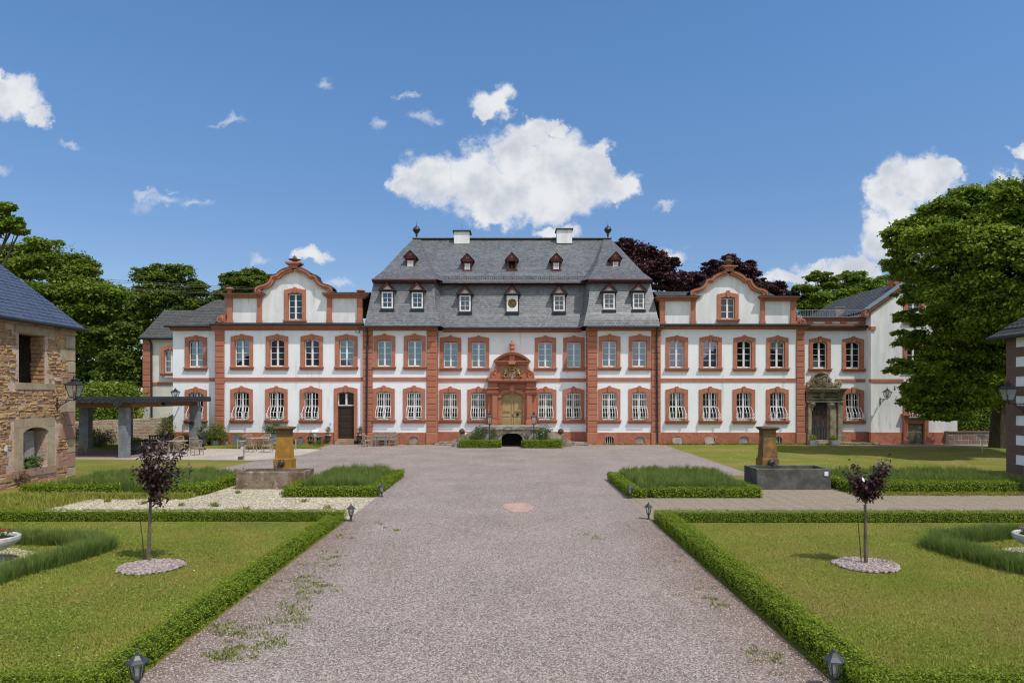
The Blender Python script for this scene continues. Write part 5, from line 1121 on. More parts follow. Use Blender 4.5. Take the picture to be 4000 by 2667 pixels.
b = MB(); Yr = Y+0.15; z0, z1 = PZ(1241,Yr), PZ(1211,Yr); xa, xb = PX(3107,Yr), PX(3370,Yr)
for z in (z1, z0+0.06): b.tube([(xa,Yr,z),(xb,Yr,z)], 0.02, 5)
for k in range(41): x_ = xa+(xb-xa)*k/40; b.tube([(x_,Yr,z0),(x_,Yr,z1+(0.03 if k % 10 == 0 else 0))], 0.022 if k % 10 == 0 else 0.011, 4)
b.build('roof_railing', M['steel'], palace)
b = MB(); Yc_ = 54; b.box(PX(3265,Yc_), PX(3299,Yc_), Yc_, Yc_+0.9, PZ(1250,Yc_), PZ(1202,Yc_)); b.box(PX(3262,Yc_), PX(3302,Yc_), Yc_-0.05, Yc_+0.95, PZ(1202,Yc_), PZ(1199,Yc_)); b.build('chimney', M['board_grey'], palace)
# ---- secondary roofs
sub = MB(); su = MB()
def patch(L, R, row, wid, sd): slates(sub, L, R, row, wid, 0.024, sd); sheet_patch(su, L, R)
# gable house roof: left slope seen from the court, right slope plain
zr0 = zsg; A0 = (xg0-0.3, YG+0.5, zsg+0.05); A1 = (xmg, YG+0.5, zag+0.15); B0 = (xg0-0.3, YG+14.5, zsg+0.05); B1 = (xmg, YG+11.8, zag+0.15)
patch([B0, B1], [A0, A1], 0.30, 0.34, 31)
su.poly([(xg1+0.3,YG+0.5,zsg+0.05),(xg1+0.3,YG+14.5,zsg+0.05),B1,A1]); su.poly([B0,(xg1+0.3,YG+14.5,zsg+0.05),B1])
# wing roofs behind the gables
for s, cx, ya, yv in ((-1, 1153, 1141, 1052), (1, 2843, 1139, 1062)):
    Yr = 54.5; zt_ = PZ(ya,Yr); zb_ = PZ(1185,50.2); xa, xb = (PX(990,Yr), PX(1448,Yr)) if s < 0 else (PX(2548,Yr), PX(2995,Yr))
    patch([(xa,50.0,zb_),(xa,Yr,zt_)], [(xb,50.0,zb_),(xb,Yr,zt_)], 0.26, 0.3, 33+s)
    su.poly([(xa,Yr,zt_),(xb,Yr,zt_),(xb,60,zb_),(xa,60,zb_)])
    gx = PX(cx,YW); zv = PZ(yv,YW+0.5); ze = PZ(1152,YW+0.5)
    for sg in (-1, 1):
        L_ = [(gx+sg*2.62, 49.7, ze), (gx, 49.7, zv)]; R_ = [(gx+sg*2.62, 57.5, ze), (gx, 57.5, zv)]
        patch(L_ if sg > 0 else R_, R_ if sg > 0 else L_, 0.24, 0.28, 36+sg)
su.poly([(PX(2675,52),52,PZ(1158,52)), (PX(2700,52),52,PZ(1158,52)), (PX(2700,52),52,PZ(1095,52)), (PX(2675,52),52,PZ(1095,52))]) if False else None
# left annexe hipped roof and the lower house behind it
e0 = P(643,1271,49.35); e1 = P(856,1271,49.35); ap = P(838,1173,52.6); ap2 = P(900,1178,52.6)
patch([e0, ap], [e1, (ap2[0], ap2[1], ap[2])], 0.24, 0.28, 41)
su.poly([e0, (e0[0], 60, e0[2]), (ap[0], 57, ap[2]), ap])
f0 = P(543,1318,56.6); f1 = P(690,1318,56.6); g0 = P(642,1212,60.5); g1 = P(790,1212,60.5)
patch([f0, g0], [f1, (g1[0], g1[1], g0[2])], 0.27, 0.3, 43)
su.poly([f0, (f0[0], 66, f0[2]), (g0[0], 63, g0[2]), g0])
rs = sub.build('annexe_roof', M['slate_dark'], palace); su.build('roof_underlay', M['underlay'], rs)
for (xa, xb, yy, Yq) in ((641,858,1272.5,49.3),(541,690,1319.5,56.55)): b = MB(); b.box(PX(xa,Yq), PX(xb,Yq), Yq-0.06, Yq+0.25, PZ(yy+5,Yq), PZ(yy,Yq)); b.tube([(PX(xa,Yq),Yq-0.05,PZ(yy+2,Yq)),(PX(xb,Yq),Yq-0.05,PZ(yy+2,Yq))], 0.065, 8); b.build('gutter', M['zinc_dark'], palace)
Y = YF; b = MB(); xa, xb = PX(559,Y), PX(690,Y)
grid_wall(b, xa, xb, -0.1, PZ(1320,Y), lambda u, z, d: (u, Y+d, z), [], 0.3); b.build('rear_wall', M['cream'], palace)
quoin(PX(559,Y), PX(589,Y), Y, PZ(1321,Y), proj=0.12, pitch=0.5, zb=PZ(1560,Y), base=False)
b = MB(); b.box(PX(589,Y), PX(676,Y), Y-0.06, Y+0.1, PZ(1503,Y), PZ(1492,Y)); b.box(PX(589,Y), PX(690,Y), Y-0.12, Y+0.1, PZ(1327,Y), PZ(1321,Y)); b.build('string_course', M['red'], palace)
wq = win('wup', 673, 1457, Y)
wq.location = (PX(673,Y), Y-49-0.25, PZ(1457,Y))
b = MB(); x_ = PX(595,Y); b.tube([(x_-0.1,Y-0.3,PZ(1324,Y)),(x_,Y-0.13,PZ(1345,Y)),(x_+0.02,Y-0.13,0.2)], 0.07, 8); b.build('downpipe', M['zinc_dark'], palace)
b = MB(); Yx = 52; b.prism([(PX(657,Yx),PZ(1735,Yx)),(PX(657,Yx),PZ(1627,Yx)),(PX(672,Yx),PZ(1619,Yx)),(PX(690,Yx),PZ(1619,Yx)),(PX(690,Yx),PZ(1635,Yx)),(PX(668,Yx),PZ(1640,Yx)),(PX(666,Yx),PZ(1735,Yx))], Yx, Yx+0.3); b.build('old_door_frame', M['brownstone'], palace)
# ------------------------------------------------------------------ rubble barn on the left
XB = -19.0
barn = thing('stone_barn', 'old rubble stone barn with blue slate roof and two gaping window openings', 'barn', (XB, 25, 0))
ops = [(26.3, 27.78, 4.0, 5.92), (26.5, 27.9, 0.64, 2.23)]
b = MB(); grid_wall(b, 16.0, 29.6, -0.2, 6.45, lambda u, z, d: (XB-d, u, z), ops, 0.55)
for o in ops:
    b.poly([(XB-0.55, o[0], o[2]), (XB-0.55, o[0], o[3]), (XB-0.0, o[0], o[3]), (XB, o[0], o[2])])
b.poly([(XB,29.6,-0.2),(XB-9,29.6,-0.2),(XB-9,29.6,6.45),(XB-4.5,29.6,9.9),(XB,29.6,6.45)])
b.poly([(XB-9,29.6,-0.2),(XB-9,16,-0.2),(XB-9,16,6.45),(XB-9,29.6,6.45)]); b.poly([(XB,16,-0.2),(XB-9,16,-0.2),(XB-9,16,6.45),(XB-4.5,16,9.9),(XB,16,6.45)])
b.poly([(XB-0.8,16,3.2),(XB-9,16,3.2),(XB-9,29.6,3.2),(XB-0.8,29.6,3.2)])
b.build('wall', M['mortar'], barn)
rnd = random.Random(11); b = MB()
def stone(u0, u1, z0, z1, pr, a, c=0.03, j=0.018):
    q = lambda: rnd.uniform(-j, j)
    c0 = [(XB-0.05,u0,z0),(XB-0.05,u1,z0),(XB-0.05,u1,z1),(XB-0.05,u0,z1)]
    c1 = [(XB+pr*0.55,u0+q(),z0+q()),(XB+pr*0.55,u1+q(),z0+q()),(XB+pr*0.55,u1+q(),z1+q()),(XB+pr*0.55,u0+q(),z1+q())]
    c2 = [(XB+pr+q()*0.5,u0+c+q()*0.6,z0+c+q()*0.6),(XB+pr+q()*0.5,u1-c+q()*0.6,z0+c+q()*0.6),(XB+pr+q()*0.5,u1-c+q()*0.6,z1-c+q()*0.6),(XB+pr+q()*0.5,u0+c+q()*0.6,z1-c+q()*0.6)]
    vs = c0+c1+c2; fs = [(8,9,10,11)]
    for i in range(4): k = (i+1) % 4; fs += [(i,k,4+k,4+i),(4+i,4+k,8+k,8+i)]
    b.add(vs, fs, a)
z = -0.05
def free(u0, u1, z0, z1): return not (any(o[0]-0.02 < u1 and u0 < o[1]+0.02 and o[2]-0.03 < z1 and z0 < o[3]+0.03 for o in ops) or (26.0 < u1 and u0 < 28.35 and 0.35 < z1 and z0 < 2.62) or (26.0 < u1 and u0 < 28.2 and (5.9 < z1 and z0 < 6.25 or 3.72 < z1 and z0 < 4.0)))
while z < 6.38:
    low = z < 1.0; h = rnd.uniform(0.2, 0.36) if low else rnd.uniform(0.13, 0.27); h = min(h, 6.44-z)
    u = 20.5 + rnd.uniform(0, 0.2)
    while u < 29.1:
        wd_ = rnd.uniform(0.2, 0.6) if low else rnd.uniform(0.13, 0.46); u1 = min(u+wd_, 29.15); q = rnd.random()
        parts_ = [(z, z+h)] if q < (0.7 if low else 0.4) else [(z, z+h*rnd.uniform(0.35,0.65))]
        if len(parts_) == 1 and parts_[0][1] < z+h: parts_.append((parts_[0][1], z+h))
        for (p0, p1) in parts_:
            e0, e1 = u+rnd.uniform(0.004,0.03), u1-rnd.uniform(0.004,0.03); s0, s1 = p0+rnd.uniform(0.0,0.025), p1-rnd.uniform(0.0,0.025)
            if free(u, u1, p0, p1) and e1-e0 > 0.07 and s1-s0 > 0.05:
                stone(e0, e1, s0, s1, rnd.uniform(0.015,0.08), rnd.random()**1.4*(0.75 if not low else 1.0)+(0.25 if low else 0), min(0.035, (s1-s0)*0.28), 0.03)
        u = u1
    z += h
b.build('rubble_stones', M['rubble'], barn)
# reveal stones of the upper opening
b = MB()
for z in np.arange(4.02, 5.85, 0.17):
    h = 0.15*rnd.uniform(0.8, 1.0); d0 = -0.55
    while d0 < -0.05:
        d1 = min(d0+rnd.uniform(0.18, 0.4), -0.01); b.box(XB+d0+0.01, XB+d1-0.01, 27.72+rnd.uniform(-0.04,0.02), 27.85, z, z+h, rnd.random()*0.6); d0 = d1
b.build('reveal_stones', M['rubble'], barn)
b = MB()
z = 0.0; k = 0
for h in (0.42,0.62,0.60,0.58,0.55,0.60,0.62,0.48,0.50,0.52,0.58,0.40):
    wd_ = 0.95 if k % 2 else 0.58
    if k == 1: wd_ = 1.15
    stone_w = wd_; c = 0.025
    u0, u1, z0, z1 = 29.62-stone_w, 29.64, z+0.012, min(z+h-0.012, 6.4)
    b.add([(XB-0.3,u0,z0),(XB-0.3,u1,z0),(XB-0.3,u1,z1),(XB-0.3,u0,z1),(XB+0.03,u0,z0),(XB+0.03,u1,z0),(XB+0.03,u1,z1),(XB+0.03,u0,z1),(XB+0.06,u0+c,z0+c),(XB+0.06,u1-c,z0+c),(XB+0.06,u1-c,z1-c),(XB+0.06,u0+c,z1-c)],
          [(8,9,10,11),(4,5,9,8),(5,6,10,9),(6,7,11,10),(7,4,8,11),(0,1,5,4),(1,2,6,5),(2,3,7,6),(3,0,4,7)], 0.9 if k in (1,3,4,7) else rnd.random()*0.3)
    z += h; k += 1
b.build('quoins', M['dressed'], barn)
b = MB()
def xs(u0, u1, z0, z1, pr=0.04, dp=0.5, a=0.3): b.box(XB-dp, XB+pr, u0, u1, z0, z1, a)
xs(26.05,28.25,5.93,6.24,0.05); b.build('lintel', M['dressed'], barn); b = MB(); xs(26.1,28.3,3.74,3.99,0.07); b.build('sill', M['dressed'], barn)
b = MB(); xs(26.05,26.48,0.62,2.25,0.05,0.5,0.2); xs(27.92,28.3,0.62,2.25,0.05,0.5,0.1)
pts = [(26.05,2.26),(28.3,2.26),(28.3,2.62),(26.05,2.62)]
n = 10; arc = [(26.48+1.44*k/n, 2.05+0.2*math.sin(math.pi*k/n)**0.7) for k in range(n+1)]
for k in range(n):
    (u0,za_),(u1,zb2) = arc[k], arc[k+1]
    b.add([(XB+0.05,u0,za_),(XB+0.05,u1,zb2),(XB+0.05,u1,2.6),(XB+0.05,u0,2.6),(XB-0.5,u0,za_),(XB-0.5,u1,zb2),(XB-0.5,u1,2.6),(XB-0.5,u0,2.6)], [(0,1,2,3),(0,4,5,1),(4,7,6,5)], 0.3)
xs(26.05,26.47,2.26,2.6,0.05); xs(27.93,28.3,2.26,2.6,0.05); xs(25.95,28.35,0.34,0.62,0.09,0.5,0.7)
b.build('window_surround', M['dressed'], barn)
b = MB(); b.add([(XB-0.30,27.05,0.95),(XB-0.26,27.55,0.95),(XB-0.34,27.6,2.1),(XB-0.38,27.1,2.1),(XB-0.36,27.05,0.95),(XB-0.32,27.55,0.95),(XB-0.40,27.6,2.1),(XB-0.44,27.1,2.1)], [(0,1,2,3),(7,6,5,4),(0,3,7,4),(1,5,6,2)]); b.build('loose_board', M['board_grey'], barn)
b = MB(); u_ = MB(); e0 = (XB+0.28, 15.8, 6.42); e1 = (XB+0.28, 29.95, 6.42); r0 = (XB-4.5, 15.8, 10.05); r1 = (XB-4.5, 29.95, 10.05)
slates(b, [e0, r0], [e1, r1], 0.27, 0.36, 0.022, 51); sheet_patch(u_, [e0, r0], [e1, r1], 0.0)
u_.poly([r0, r1, (XB-9.3,29.95,6.3), (XB-9.3,15.8,6.3)])
br_ = b.build('roof', M['slate_blue'], barn); u_.build('roof_underlay', M['underlay'], br_)
b = MB(); b.tube([(XB+0.36,15.8,6.38),(XB+0.36,30.05,6.36)], 0.085, 10); b.build('gutter', M['zinc_dark'], barn)
b = MB(); b.box(XB-0.05, XB+0.30, 16, 29.9, 6.40, 6.43); b.build('eaves_board', M['beam'], barn)
b = MB(); yq = 25.55; b.box(XB+0.03, XB+0.07, yq-0.07, yq+0.07, 1.42, 1.66); b.build('notice_plate', M['white'], barn)
# ------------------------------------------------------------------ house corner on the right
XH = 20.97
house = thing('corner_house', 'pale rendered house corner with brown stone quoins and dark slate eaves', 'house', (XH, 26, 0))
b = MB(); b.poly([(XH,18,-0.1),(XH,28.9,-0.1),(XH,28.9,5.95),(XH,18,5.95)]); b.poly([(XH,28.9,-0.1),(XH+9,28.9,-0.1),(XH+9,28.9,5.95),(XH,28.9,5.95)]); b.poly([(XH,18,-0.1),(XH+9,18,-0.1),(XH+9,18,5.95),(XH,18,5.95)]); b.poly([(XH+9,18,-0.1),(XH+9,28.9,-0.1),(XH+9,28.9,5.95),(XH+9,18,5.95)])
b.build('wall', M['plaster'], house)
b = MB(); z = -0.1; k = 0; hts = [0.35]+[0.405]*14; 
for h in hts:
    wd_ = 0.98 if k % 2 else 0.52; z1 = min(z+h-0.01, 5.93)
    if k == 0: wd_ = 1.05
    b.box(XH-0.03 if k else XH-0.06, XH+0.4, 28.93-wd_, 28.93, z, z1, rnd.random()); z += h; k += 1
b.build('quoins', M['brownstone'], house)
b = MB(); u_ = MB(); e0 = (XH-0.45, 29.4, 5.98); e1 = (XH-0.45, 17.8, 5.98); r0 = (XH+4.2, 25.0, 10.2); r1 = (XH+4.2, 17.8, 10.2)
slates(b, [e0, r0], [e1, r1], 0.25, 0.3, 0.024, 61); sheet_patch(u_, [e0, r0], [e1, r1], 0.0); u_.poly([e0, r0, (XH+9,29.4,5.98)]); u_.poly([r0, r1, (XH+9,17.8,5.98), (XH+9,29.4,5.98)])
hr = b.build('roof', M['slate_dark'], house); u_.build('roof_underlay', M['underlay'], hr)
b = MB(); b.tube([(XH-0.5,29.42,5.93),(XH-0.5,17.8,5.93)], 0.08, 8); b.box(XH-0.42, XH+0.1, 18, 29.35, 5.9, 5.96); b.build('gutter', M['zinc_dark'], house)
b = MB()
for zz in (6.32, 6.5): b.tube([(XH-0.12+ (zz-6.32)*0.2,29.0,zz),(XH-0.12+(zz-6.32)*0.2,18,zz)], 0.014, 5)
for k in range(40): yy_ = 29.0-k*0.27; b.tube([(XH-0.18,yy_,6.25),(XH-0.06,yy_,6.53)], 0.011, 4)
b.build('snow_guard', M['iron'], hr)
# ------------------------------------------------------------------ garden canopy, walls
can = thing('canopy', 'flat slate edged garden canopy on grey split block pillars with timber beams', 'canopy', (-25, 42, 0))
for x0, y0, w_ in ((-22.18,38.45,0.42),(-21.85,46.2,0.60),(-28.5,44.9,0.62),(-25.7,44.9,0.5),(-28.4,38.5,0.5)):
    b = MB(); n = 15; 
    for k in range(n): 
        z0, z1 = 2.83*k/n, 2.83*(k+1)/n; b.box(x0, x0+w_, y0, y0+0.5, z0, z1-0.012, 0.5); b.box(x0+0.015, x0+w_-0.015, y0+0.015, y0+0.485, z1-0.012, z1, 0.5)
    b.build('pillar', M['splitblock'], can)
b = MB()
b.box(-29.2, -21.45, 38.5, 38.72, 2.83, 3.16); b.box(-21.85, -21.62, 38.72, 47.0, 2.83, 3.16); b.box(-29.2, -21.85, 45.1, 45.3, 2.83, 3.16); b.box(-29.2, -29.0, 38.72, 45.1, 2.83, 3.16)
for k in range(8): b.box(-28.9+k*0.95, -28.78+k*0.95, 38.72, 45.1, 2.98, 3.16)
b.build('beam', M['beam'], can)
b = MB(); b.box(-29.6, -21.02, 37.95, 47.6, 3.40, 3.44); b.box(-29.5, -21.15, 38.06, 47.5, 3.16, 3.40); b.build('roof_deck', M['zinc_dark'], can)
b = MB(); L_ = [(-29.6,37.93,3.09),(-29.6,37.93,3.41)]; R_ = [(-21.0,37.93,3.09),(-21.0,37.93,3.41)]
L2 = [(-21.0,37.93,3.09),(-21.0,37.93,3.41)]; R2 = [(-21.0,47.6,3.09),(-21.0,47.6,3.41)]
slates(b, L_, R_, 0.34, 0.36, 0.02, 71); slates(b, L2, R2, 0.34, 0.34, 0.02, 72)
b.box(-29.6, -21.02, 37.95, 38.05, 3.10, 3.395); b.box(-21.12, -21.02, 38.05, 47.58, 3.10, 3.395); b.build('slate_fascia', M['zinc_dark'], can)
for x_, y_ in ((-21.0,41.4),(-21.9,37.9)):
    b = MB(); b.prism([(x_-0.28,3.14),(x_+0.28,3.14),(x_+0.22,2.95),(x_,2.85),(x_-0.22,2.95)], y_-0.03, y_+0.05)
    b.build('slate_ornament', M['zinc_dark'], can)
b = MB(); b.box(-21.75,-21.5,46.05,46.2,1.55,1.75); b.build('wall_lamp', M['iron'], can)
def masonry_wall(name, label, pts, h0, h1, thick, m, cap=None, seed=3, row=0.22):
    """rubble wall between two ground points, stones laid in courses on both faces"""
    (xa, ya), (xb, yb) = pts; L = math.hypot(xb-xa, yb-ya); ux, uy = (xb-xa)/L, (yb-ya)/L; nx, ny = uy, -ux
    rn = random.Random(seed); root = thing(name, label, 'wall', ((xa+xb)/2, (ya+yb)/2, 0))
    def W(u, d, z): return (xa+ux*u+nx*d, ya+uy*u+ny*d, z)
    c = MB(); c.add([W(0,0,-0.1),W(L,0,-0.1),W(L,-thick,-0.1),W(0,-thick,-0.1),W(0,0,h0),W(L,0,h1),W(L,-thick,h1),W(0,-thick,h0)], [(0,1,5,4),(1,2,6,5),(2,3,7,6),(3,0,4,7),(4,5,6,7)]); c.build('core', M['mortar_pale'], root)
    s = MB(); z = 0.0
    while z < max(h0,h1)-0.05:
        hh = rn.uniform(row*0.7, row*1.25); u = rn.uniform(-0.2, 0)
        while u < L:
            w_ = rn.uniform(0.2, 0.6); u0, u1 = max(u,0)+0.012, min(u+w_, L)-0.012; top = min(z+hh, h0+(h1-h0)*(u0+u1)/2/L)-0.01
            if u1-u0 > 0.06 and top-z > 0.05:
                p = rn.uniform(0.01, 0.035)
                s.add([W(u0,-0.02,z+0.01),W(u1,-0.02,z+0.01),W(u1,-0.02,top),W(u0,-0.02,top),W(u0+0.02,p,z+0.03),W(u1-0.02,p,z+0.03),W(u1-0.02,p,top-0.02),W(u0+0.02,p,top-0.02)], [(4,5,6,7),(0,1,5,4),(1,2,6,5),(2,3,7,6),(3,0,4,7)], rn.random())
            u += w_
        z += hh
    s.build('stones', m, root)
    if cap:
        c = MB(); c.add([W(-0.05,0.07,h0),W(L+0.05,0.07,h1),W(L+0.05,-thick-0.07,h1),W(-0.05,-thick-0.07,h0),W(-0.05,0.07,h0+0.09),W(L+0.05,0.07,h1+0.09),W(L+0.05,-thick-0.07,h1+0.09),W(-0.05,-thick-0.07,h0+0.09)], [(0,1,5,4),(1,2,6,5),(2,3,7,6),(3,0,4,7),(4,5,6,7)]); c.build('coping', cap, root)
    return root
M['mortar_pale'] = mat('pale_mortar', (0.46,0.42,0.34), rough=0.95, vs=2, fine=0.1, bump=0.5)
M['wall_pale'] = mat('pale_rubble', (0.42,0.36,0.25), (0.34,0.27,0.2), rough=0.95, vs=1.2, fine=0.16, bump=0.5, attr=(0.36,0.22,0.17))
M['wall_red'] = mat('red_garden_wall', (0.22,0.12,0.09), (0.15,0.1,0.08), rough=0.95, vs=1.2, fine=0.16, bump=0.5, attr=(0.2,0.15,0.12))
masonry_wall('garden_wall', 'pale rubble garden wall behind the grey pillars of the canopy', ((-33.5,50.0),(-26.1,51.6)), 1.55, 1.85, 0.4, M['wall_pale'])
masonry_wall('low_wall', 'low shaded red sandstone wall with coping under the big tree', ((31.3,49.0),(41.5,50.2)), 0.85, 0.8, 0.4, M['wall_red'], M['brownstone'], 5, 0.3)
# ------------------------------------------------------------------ vegetation
def rng(seed): return np.random.default_rng(seed)
def unit(v): return v/np.maximum(1e-6, np.linalg.norm(v, axis=1, keepdims=True))
def leaf_quads(c, nrm, size, aspect, r, fold=0.0):
    """rhombic leaves: centres c, normals nrm"""
    n = len(c); t = unit(np.cross(nrm, unit(r.normal(size=(n,3))))); b = np.cross(nrm, t)
    L = (size*r.uniform(0.5, 1.45, n))[:,None]; W = L*aspect
    v = np.stack([c - t*L/2, c + b*W/2 + nrm*L*fold, c + t*L/2, c - b*W/2 + nrm*L*fold], axis=1).reshape(-1,3)
    return v, np.arange(4*n).reshape(-1,4)
def crown(blobs, nleaf, leaf, seed, clump=26, spread=0.42, up=0.55, aspect=0.62, inner=0.45, boughs=0):
    """leaves in clumps; with boughs > 0 each ellipsoid (cx,cy,cz,rx,ry,rz) first breaks up into that many leafy boughs"""
    r = rng(seed); B = np.array(blobs, float)
    if boughs:
        S = []
        for q in B:
            R = q[3:].mean()
            for k in range(boughs):
                d = r.normal(size=3); d /= np.linalg.norm(d)
                if d[2] < -0.5: d[2] *= 0.4
                c = q[:3] + d*q[3:]*r.uniform(0.60, 1.10); s = R*r.uniform(0.16, 0.44)
                S.append((*c, s*1.25, s*1.25, s*0.52))
        C0 = B.copy(); C0[:,3:] *= 0.58; B = np.concatenate([np.array(S), C0]); isb = np.arange(len(B)) < len(S)
    wgt = (B[:,3]*B[:,5]+B[:,3]*B[:,4]); wgt /= wgt.sum(); nc = nleaf//clump
    if boughs: wgt = np.where(isb, wgt/wgt[isb].sum()*0.88, wgt/wgt[~isb].sum()*0.12)
    k = r.choice(len(B), nc, p=wgt); d = unit(r.normal(size=(nc,3)))
    if boughs: d[:,2] = np.where((d[:,2] < -0.15) & (r.random(nc) < 0.8), -d[:,2]*0.8, d[:,2]); d = unit(d)
    rad = np.where(r.random(nc) < 0.72, r.uniform(0.82, 1.06, nc), r.uniform(min(inner,0.84), max(0.85,inner+0.1), nc))[:,None]
    cc = B[k,:3] + d*B[k,3:]*rad
    out = unit(d/B[k,3:]*B[k,3:].mean(axis=1, keepdims=True))
    sp = np.clip(B[k,3:].min(axis=1), 0.12, 2.0)*spread
    idx = np.repeat(np.arange(nc), clump); n = len(idx)
    off = r.normal(size=(n,3))*np.array([1,1,0.55])*sp[idx][:,None]
    c = cc[idx] + off; keep = c[:,2] > 0.05; c = c[keep]; idx = idx[keep]; n = len(c)
    nr = unit(0.40*out[idx] + np.array([0,0,up]) + 0.5*r.normal(size=(n,3)))
    v, q = leaf_quads(c, nr, leaf, aspect, r, 0.06)
    btone = r.random(len(B))[k]
    tone = np.clip(0.3*btone[idx] + 0.3*r.random(nc)[idx] + 0.4*r.random(n), 0, 1)**1.6
    return v, q, tone
def pblob(px_, py_, rx, ry, Y, depth=0.95, dy=0.0):
    k = Y/F; return (PX(px_,Y), Y+dy, PZ(py_,Y), rx*k, (rx+ry)/2*k*depth, ry*k)
def limbs(mb, base, h0, r0, blobs, seed, maxn=14):
    rn = random.Random(seed); top = Vector((base[0], base[1], h0))
    mb.tube([(base[0],base[1],-0.1),(base[0]+rn.uniform(-.1,.1),base[1],h0*0.45),tuple(top)], [r0*1.25,r0*0.95,r0*0.8], 10)
    for b in sorted(blobs, key=lambda q: -q[3]*q[5])[:maxn]:
        c = Vector(b[:3]); m = top.lerp(c, 0.5) + Vector((rn.uniform(-.4,.4), rn.uniform(-.4,.4), rn.uniform(-0.2,0.5)))
        mb.tube([tuple(top - Vector((0,0,h0*0.12))), tuple(m), tuple(c)], [r0*0.5, r0*0.28, r0*0.10], 6)
        for q in range(3):
            d = Vector((rn.uniform(-1,1)*b[3], rn.uniform(-1,1)*b[4], rn.uniform(-0.6,0.9)*b[5]))*0.8
            mb.tube([tuple(m.lerp(c, 0.6)), tuple(c + d)], [r0*0.14, r0*0.04], 5)
def tree(name, label, base, h0, r0, blobs, nleaf, leaf, mat_leaf, seed, group=None, cat='tree', **kw):
    t = thing(name, label, cat, (base[0], base[1], 0), group=group)
    mb = MB(); limbs(mb, base, h0, r0, blobs, seed); mb.build('trunk', M['bark'], t)
    kw.setdefault('boughs', 17); kw.setdefault('clump', 12)
    v, q, a = crown(blobs, nleaf, leaf, seed, **kw)
    npmesh('crown', v, q, a, mat_leaf, t, ORG[t.name]); return t
# great tree on the right; boughs out of view added to shade its lower crown
Yt = 43.0
bl_ = [pblob(x, y, rx, ry, Yt+dy, 0.9) for x, y, rx, ry, dy in ((3900,830,140,110,-5),(3740,860,125,100,-4),(3600,910,100,80,-3),(3535,960,70,75,-3),(3640,990,130,95,-5),(3800,960,150,110,-6),(3960,980,140,120,-6),(4060,860,120,150,-5),
   (3570,1080,95,65,-1),(3520,1030,55,55,-1),(3700,1120,140,90,-4),(3860,1150,150,110,-5),(4000,1150,130,140,-5),(3570,1165,70,40,0),(3660,1240,90,65,0),(3545,1245,60,26,0),(3780,1290,130,100,-1),(3920,1320,130,120,0),
   (3560,1330,70,45,1),(3570,1440,95,32,-1),(3500,1448,45,20,-1),(3680,1400,110,75,1),(3640,1500,110,70,1),(3600,1530,80,55,1),(3610,1590,70,48,1),(3740,1530,110,80,0),(3740,1620,80,40,0),(3660,1630,60,26,1),(3850,1540,100,100,0),(3960,1500,110,110,0),(3830,1440,120,90,2),
   (3700,1480,90,70,2),(3640,1560,80,70,2.5),(4130,760,150,120,-6),(4250,900,160,150,-7),(4120,1000,140,130,-8),(4300,1150,150,180,-6),(4080,1200,110,110,-8),(3890,1230,120,90,-6))]
tree('lime_tree', 'huge dark green tree overhanging the gabled end house on the right', (PX(3912,46), 46.0), 5.0, 0.62, bl_, 430000, 0.20, M['leaf_lime'], 101, spread=0.55)
# trees on the left behind the barn
Yt = 62.0
bl_ = [pblob(x, y, rx, ry, Yt+dy, 0.8) for x, y, rx, ry, dy in ((60,1040,120,105,0),(200,1035,120,105,0),(310,1090,85,85,0),(375,1160,70,70,0),(400,1230,65,70,0),(250,1200,170,130,-2),(360,1330,110,100,-2),(150,1300,150,150,0),(440,1370,60,100,-1),(430,1480,80,100,0),(330,1470,110,120,0),(300,1590,140,90,0))]
tree('chestnut_tree', 'broad dark chestnut tree rising behind the stone barn', (PX(260,62), 62.0), 6.5, 0.6, bl_, 190000, 0.27, M['leaf_chestnut'], 102, spread=0.55)
bl_ = [pblob(x, y, rx, ry, 58, 0.8) for x, y, rx, ry in ((490,1310,55,60),(500,1400,65,80),(455,1450,70,80),(520,1480,50,80),(490,1560,70,80))]
tree('understorey_tree', 'paler leafy tree between the chestnut and the pilaster of the far left annexe', (PX(490,58), 58.0), 2.5, 0.25, bl_, 45000, 0.26, M['leaf_mid'], 103, spread=0.55)
bl_ = [pblob(x, y, rx, ry, 85, 0.9) for x, y, rx, ry in ((545,1085,45,35),(610,1080,60,45),(700,1085,70,45),(660,1140,100,60),(590,1160,80,55),(770,1130,45,40),(760,1185,75,45),(560,1215,70,50),(660,1220,110,60),(790,1215,55,35),(540,1280,60,60),(480,1255,40,40))]
tree('oak_tree', 'open crowned green tree with the overhead wires crossing in front of it', (PX(680,85), 85.0), 8.0, 0.5, bl_, 70000, 0.3, M['leaf_mid'], 104, spread=0.55)
bl_ = [pblob(x, y, rx, ry, 80, 0.9) for x, y, rx, ry in ((960,1090,75,42),(910,1115,50,40),(1020,1105,55,38),(960,1140,100,45),(880,1160,40,35))]
tree('blossom_chestnut', 'round treetop with fading blossom behind the left curved gable', (PX(960,80), 80.0), 9.0, 0.4, bl_, 36000, 0.3, M['leaf_mid'], 105, spread=0.55)
bl_ = [pblob(x, y, rx, ry, 45, 0.9) for x, y, rx, ry in ((10,870,50,45),(50,885,42,28),(20,815,32,24),(60,860,25,15),(75,905,25,14),(-60,880,70,90))]
tree('maple_tree', 'bright sprays of foliage above the barn roof at the left edge', (PX(-160,45), 45.0), 7.0, 0.35, bl_, 9000, 0.3, M['leaf_acacia'], 106, spread=0.55)
bl_ = [pblob(x, y, rx, ry, 72, 0.9) for x, y, rx, ry in ((2440,965,45,35),(2505,975,55,38),(2470,1030,85,60),(2560,1000,55,30),(2590,1045,70,35),(2540,1085,95,50),(2640,1090,60,26),(2620,1120,70,30),(2430,1080,60,60))]
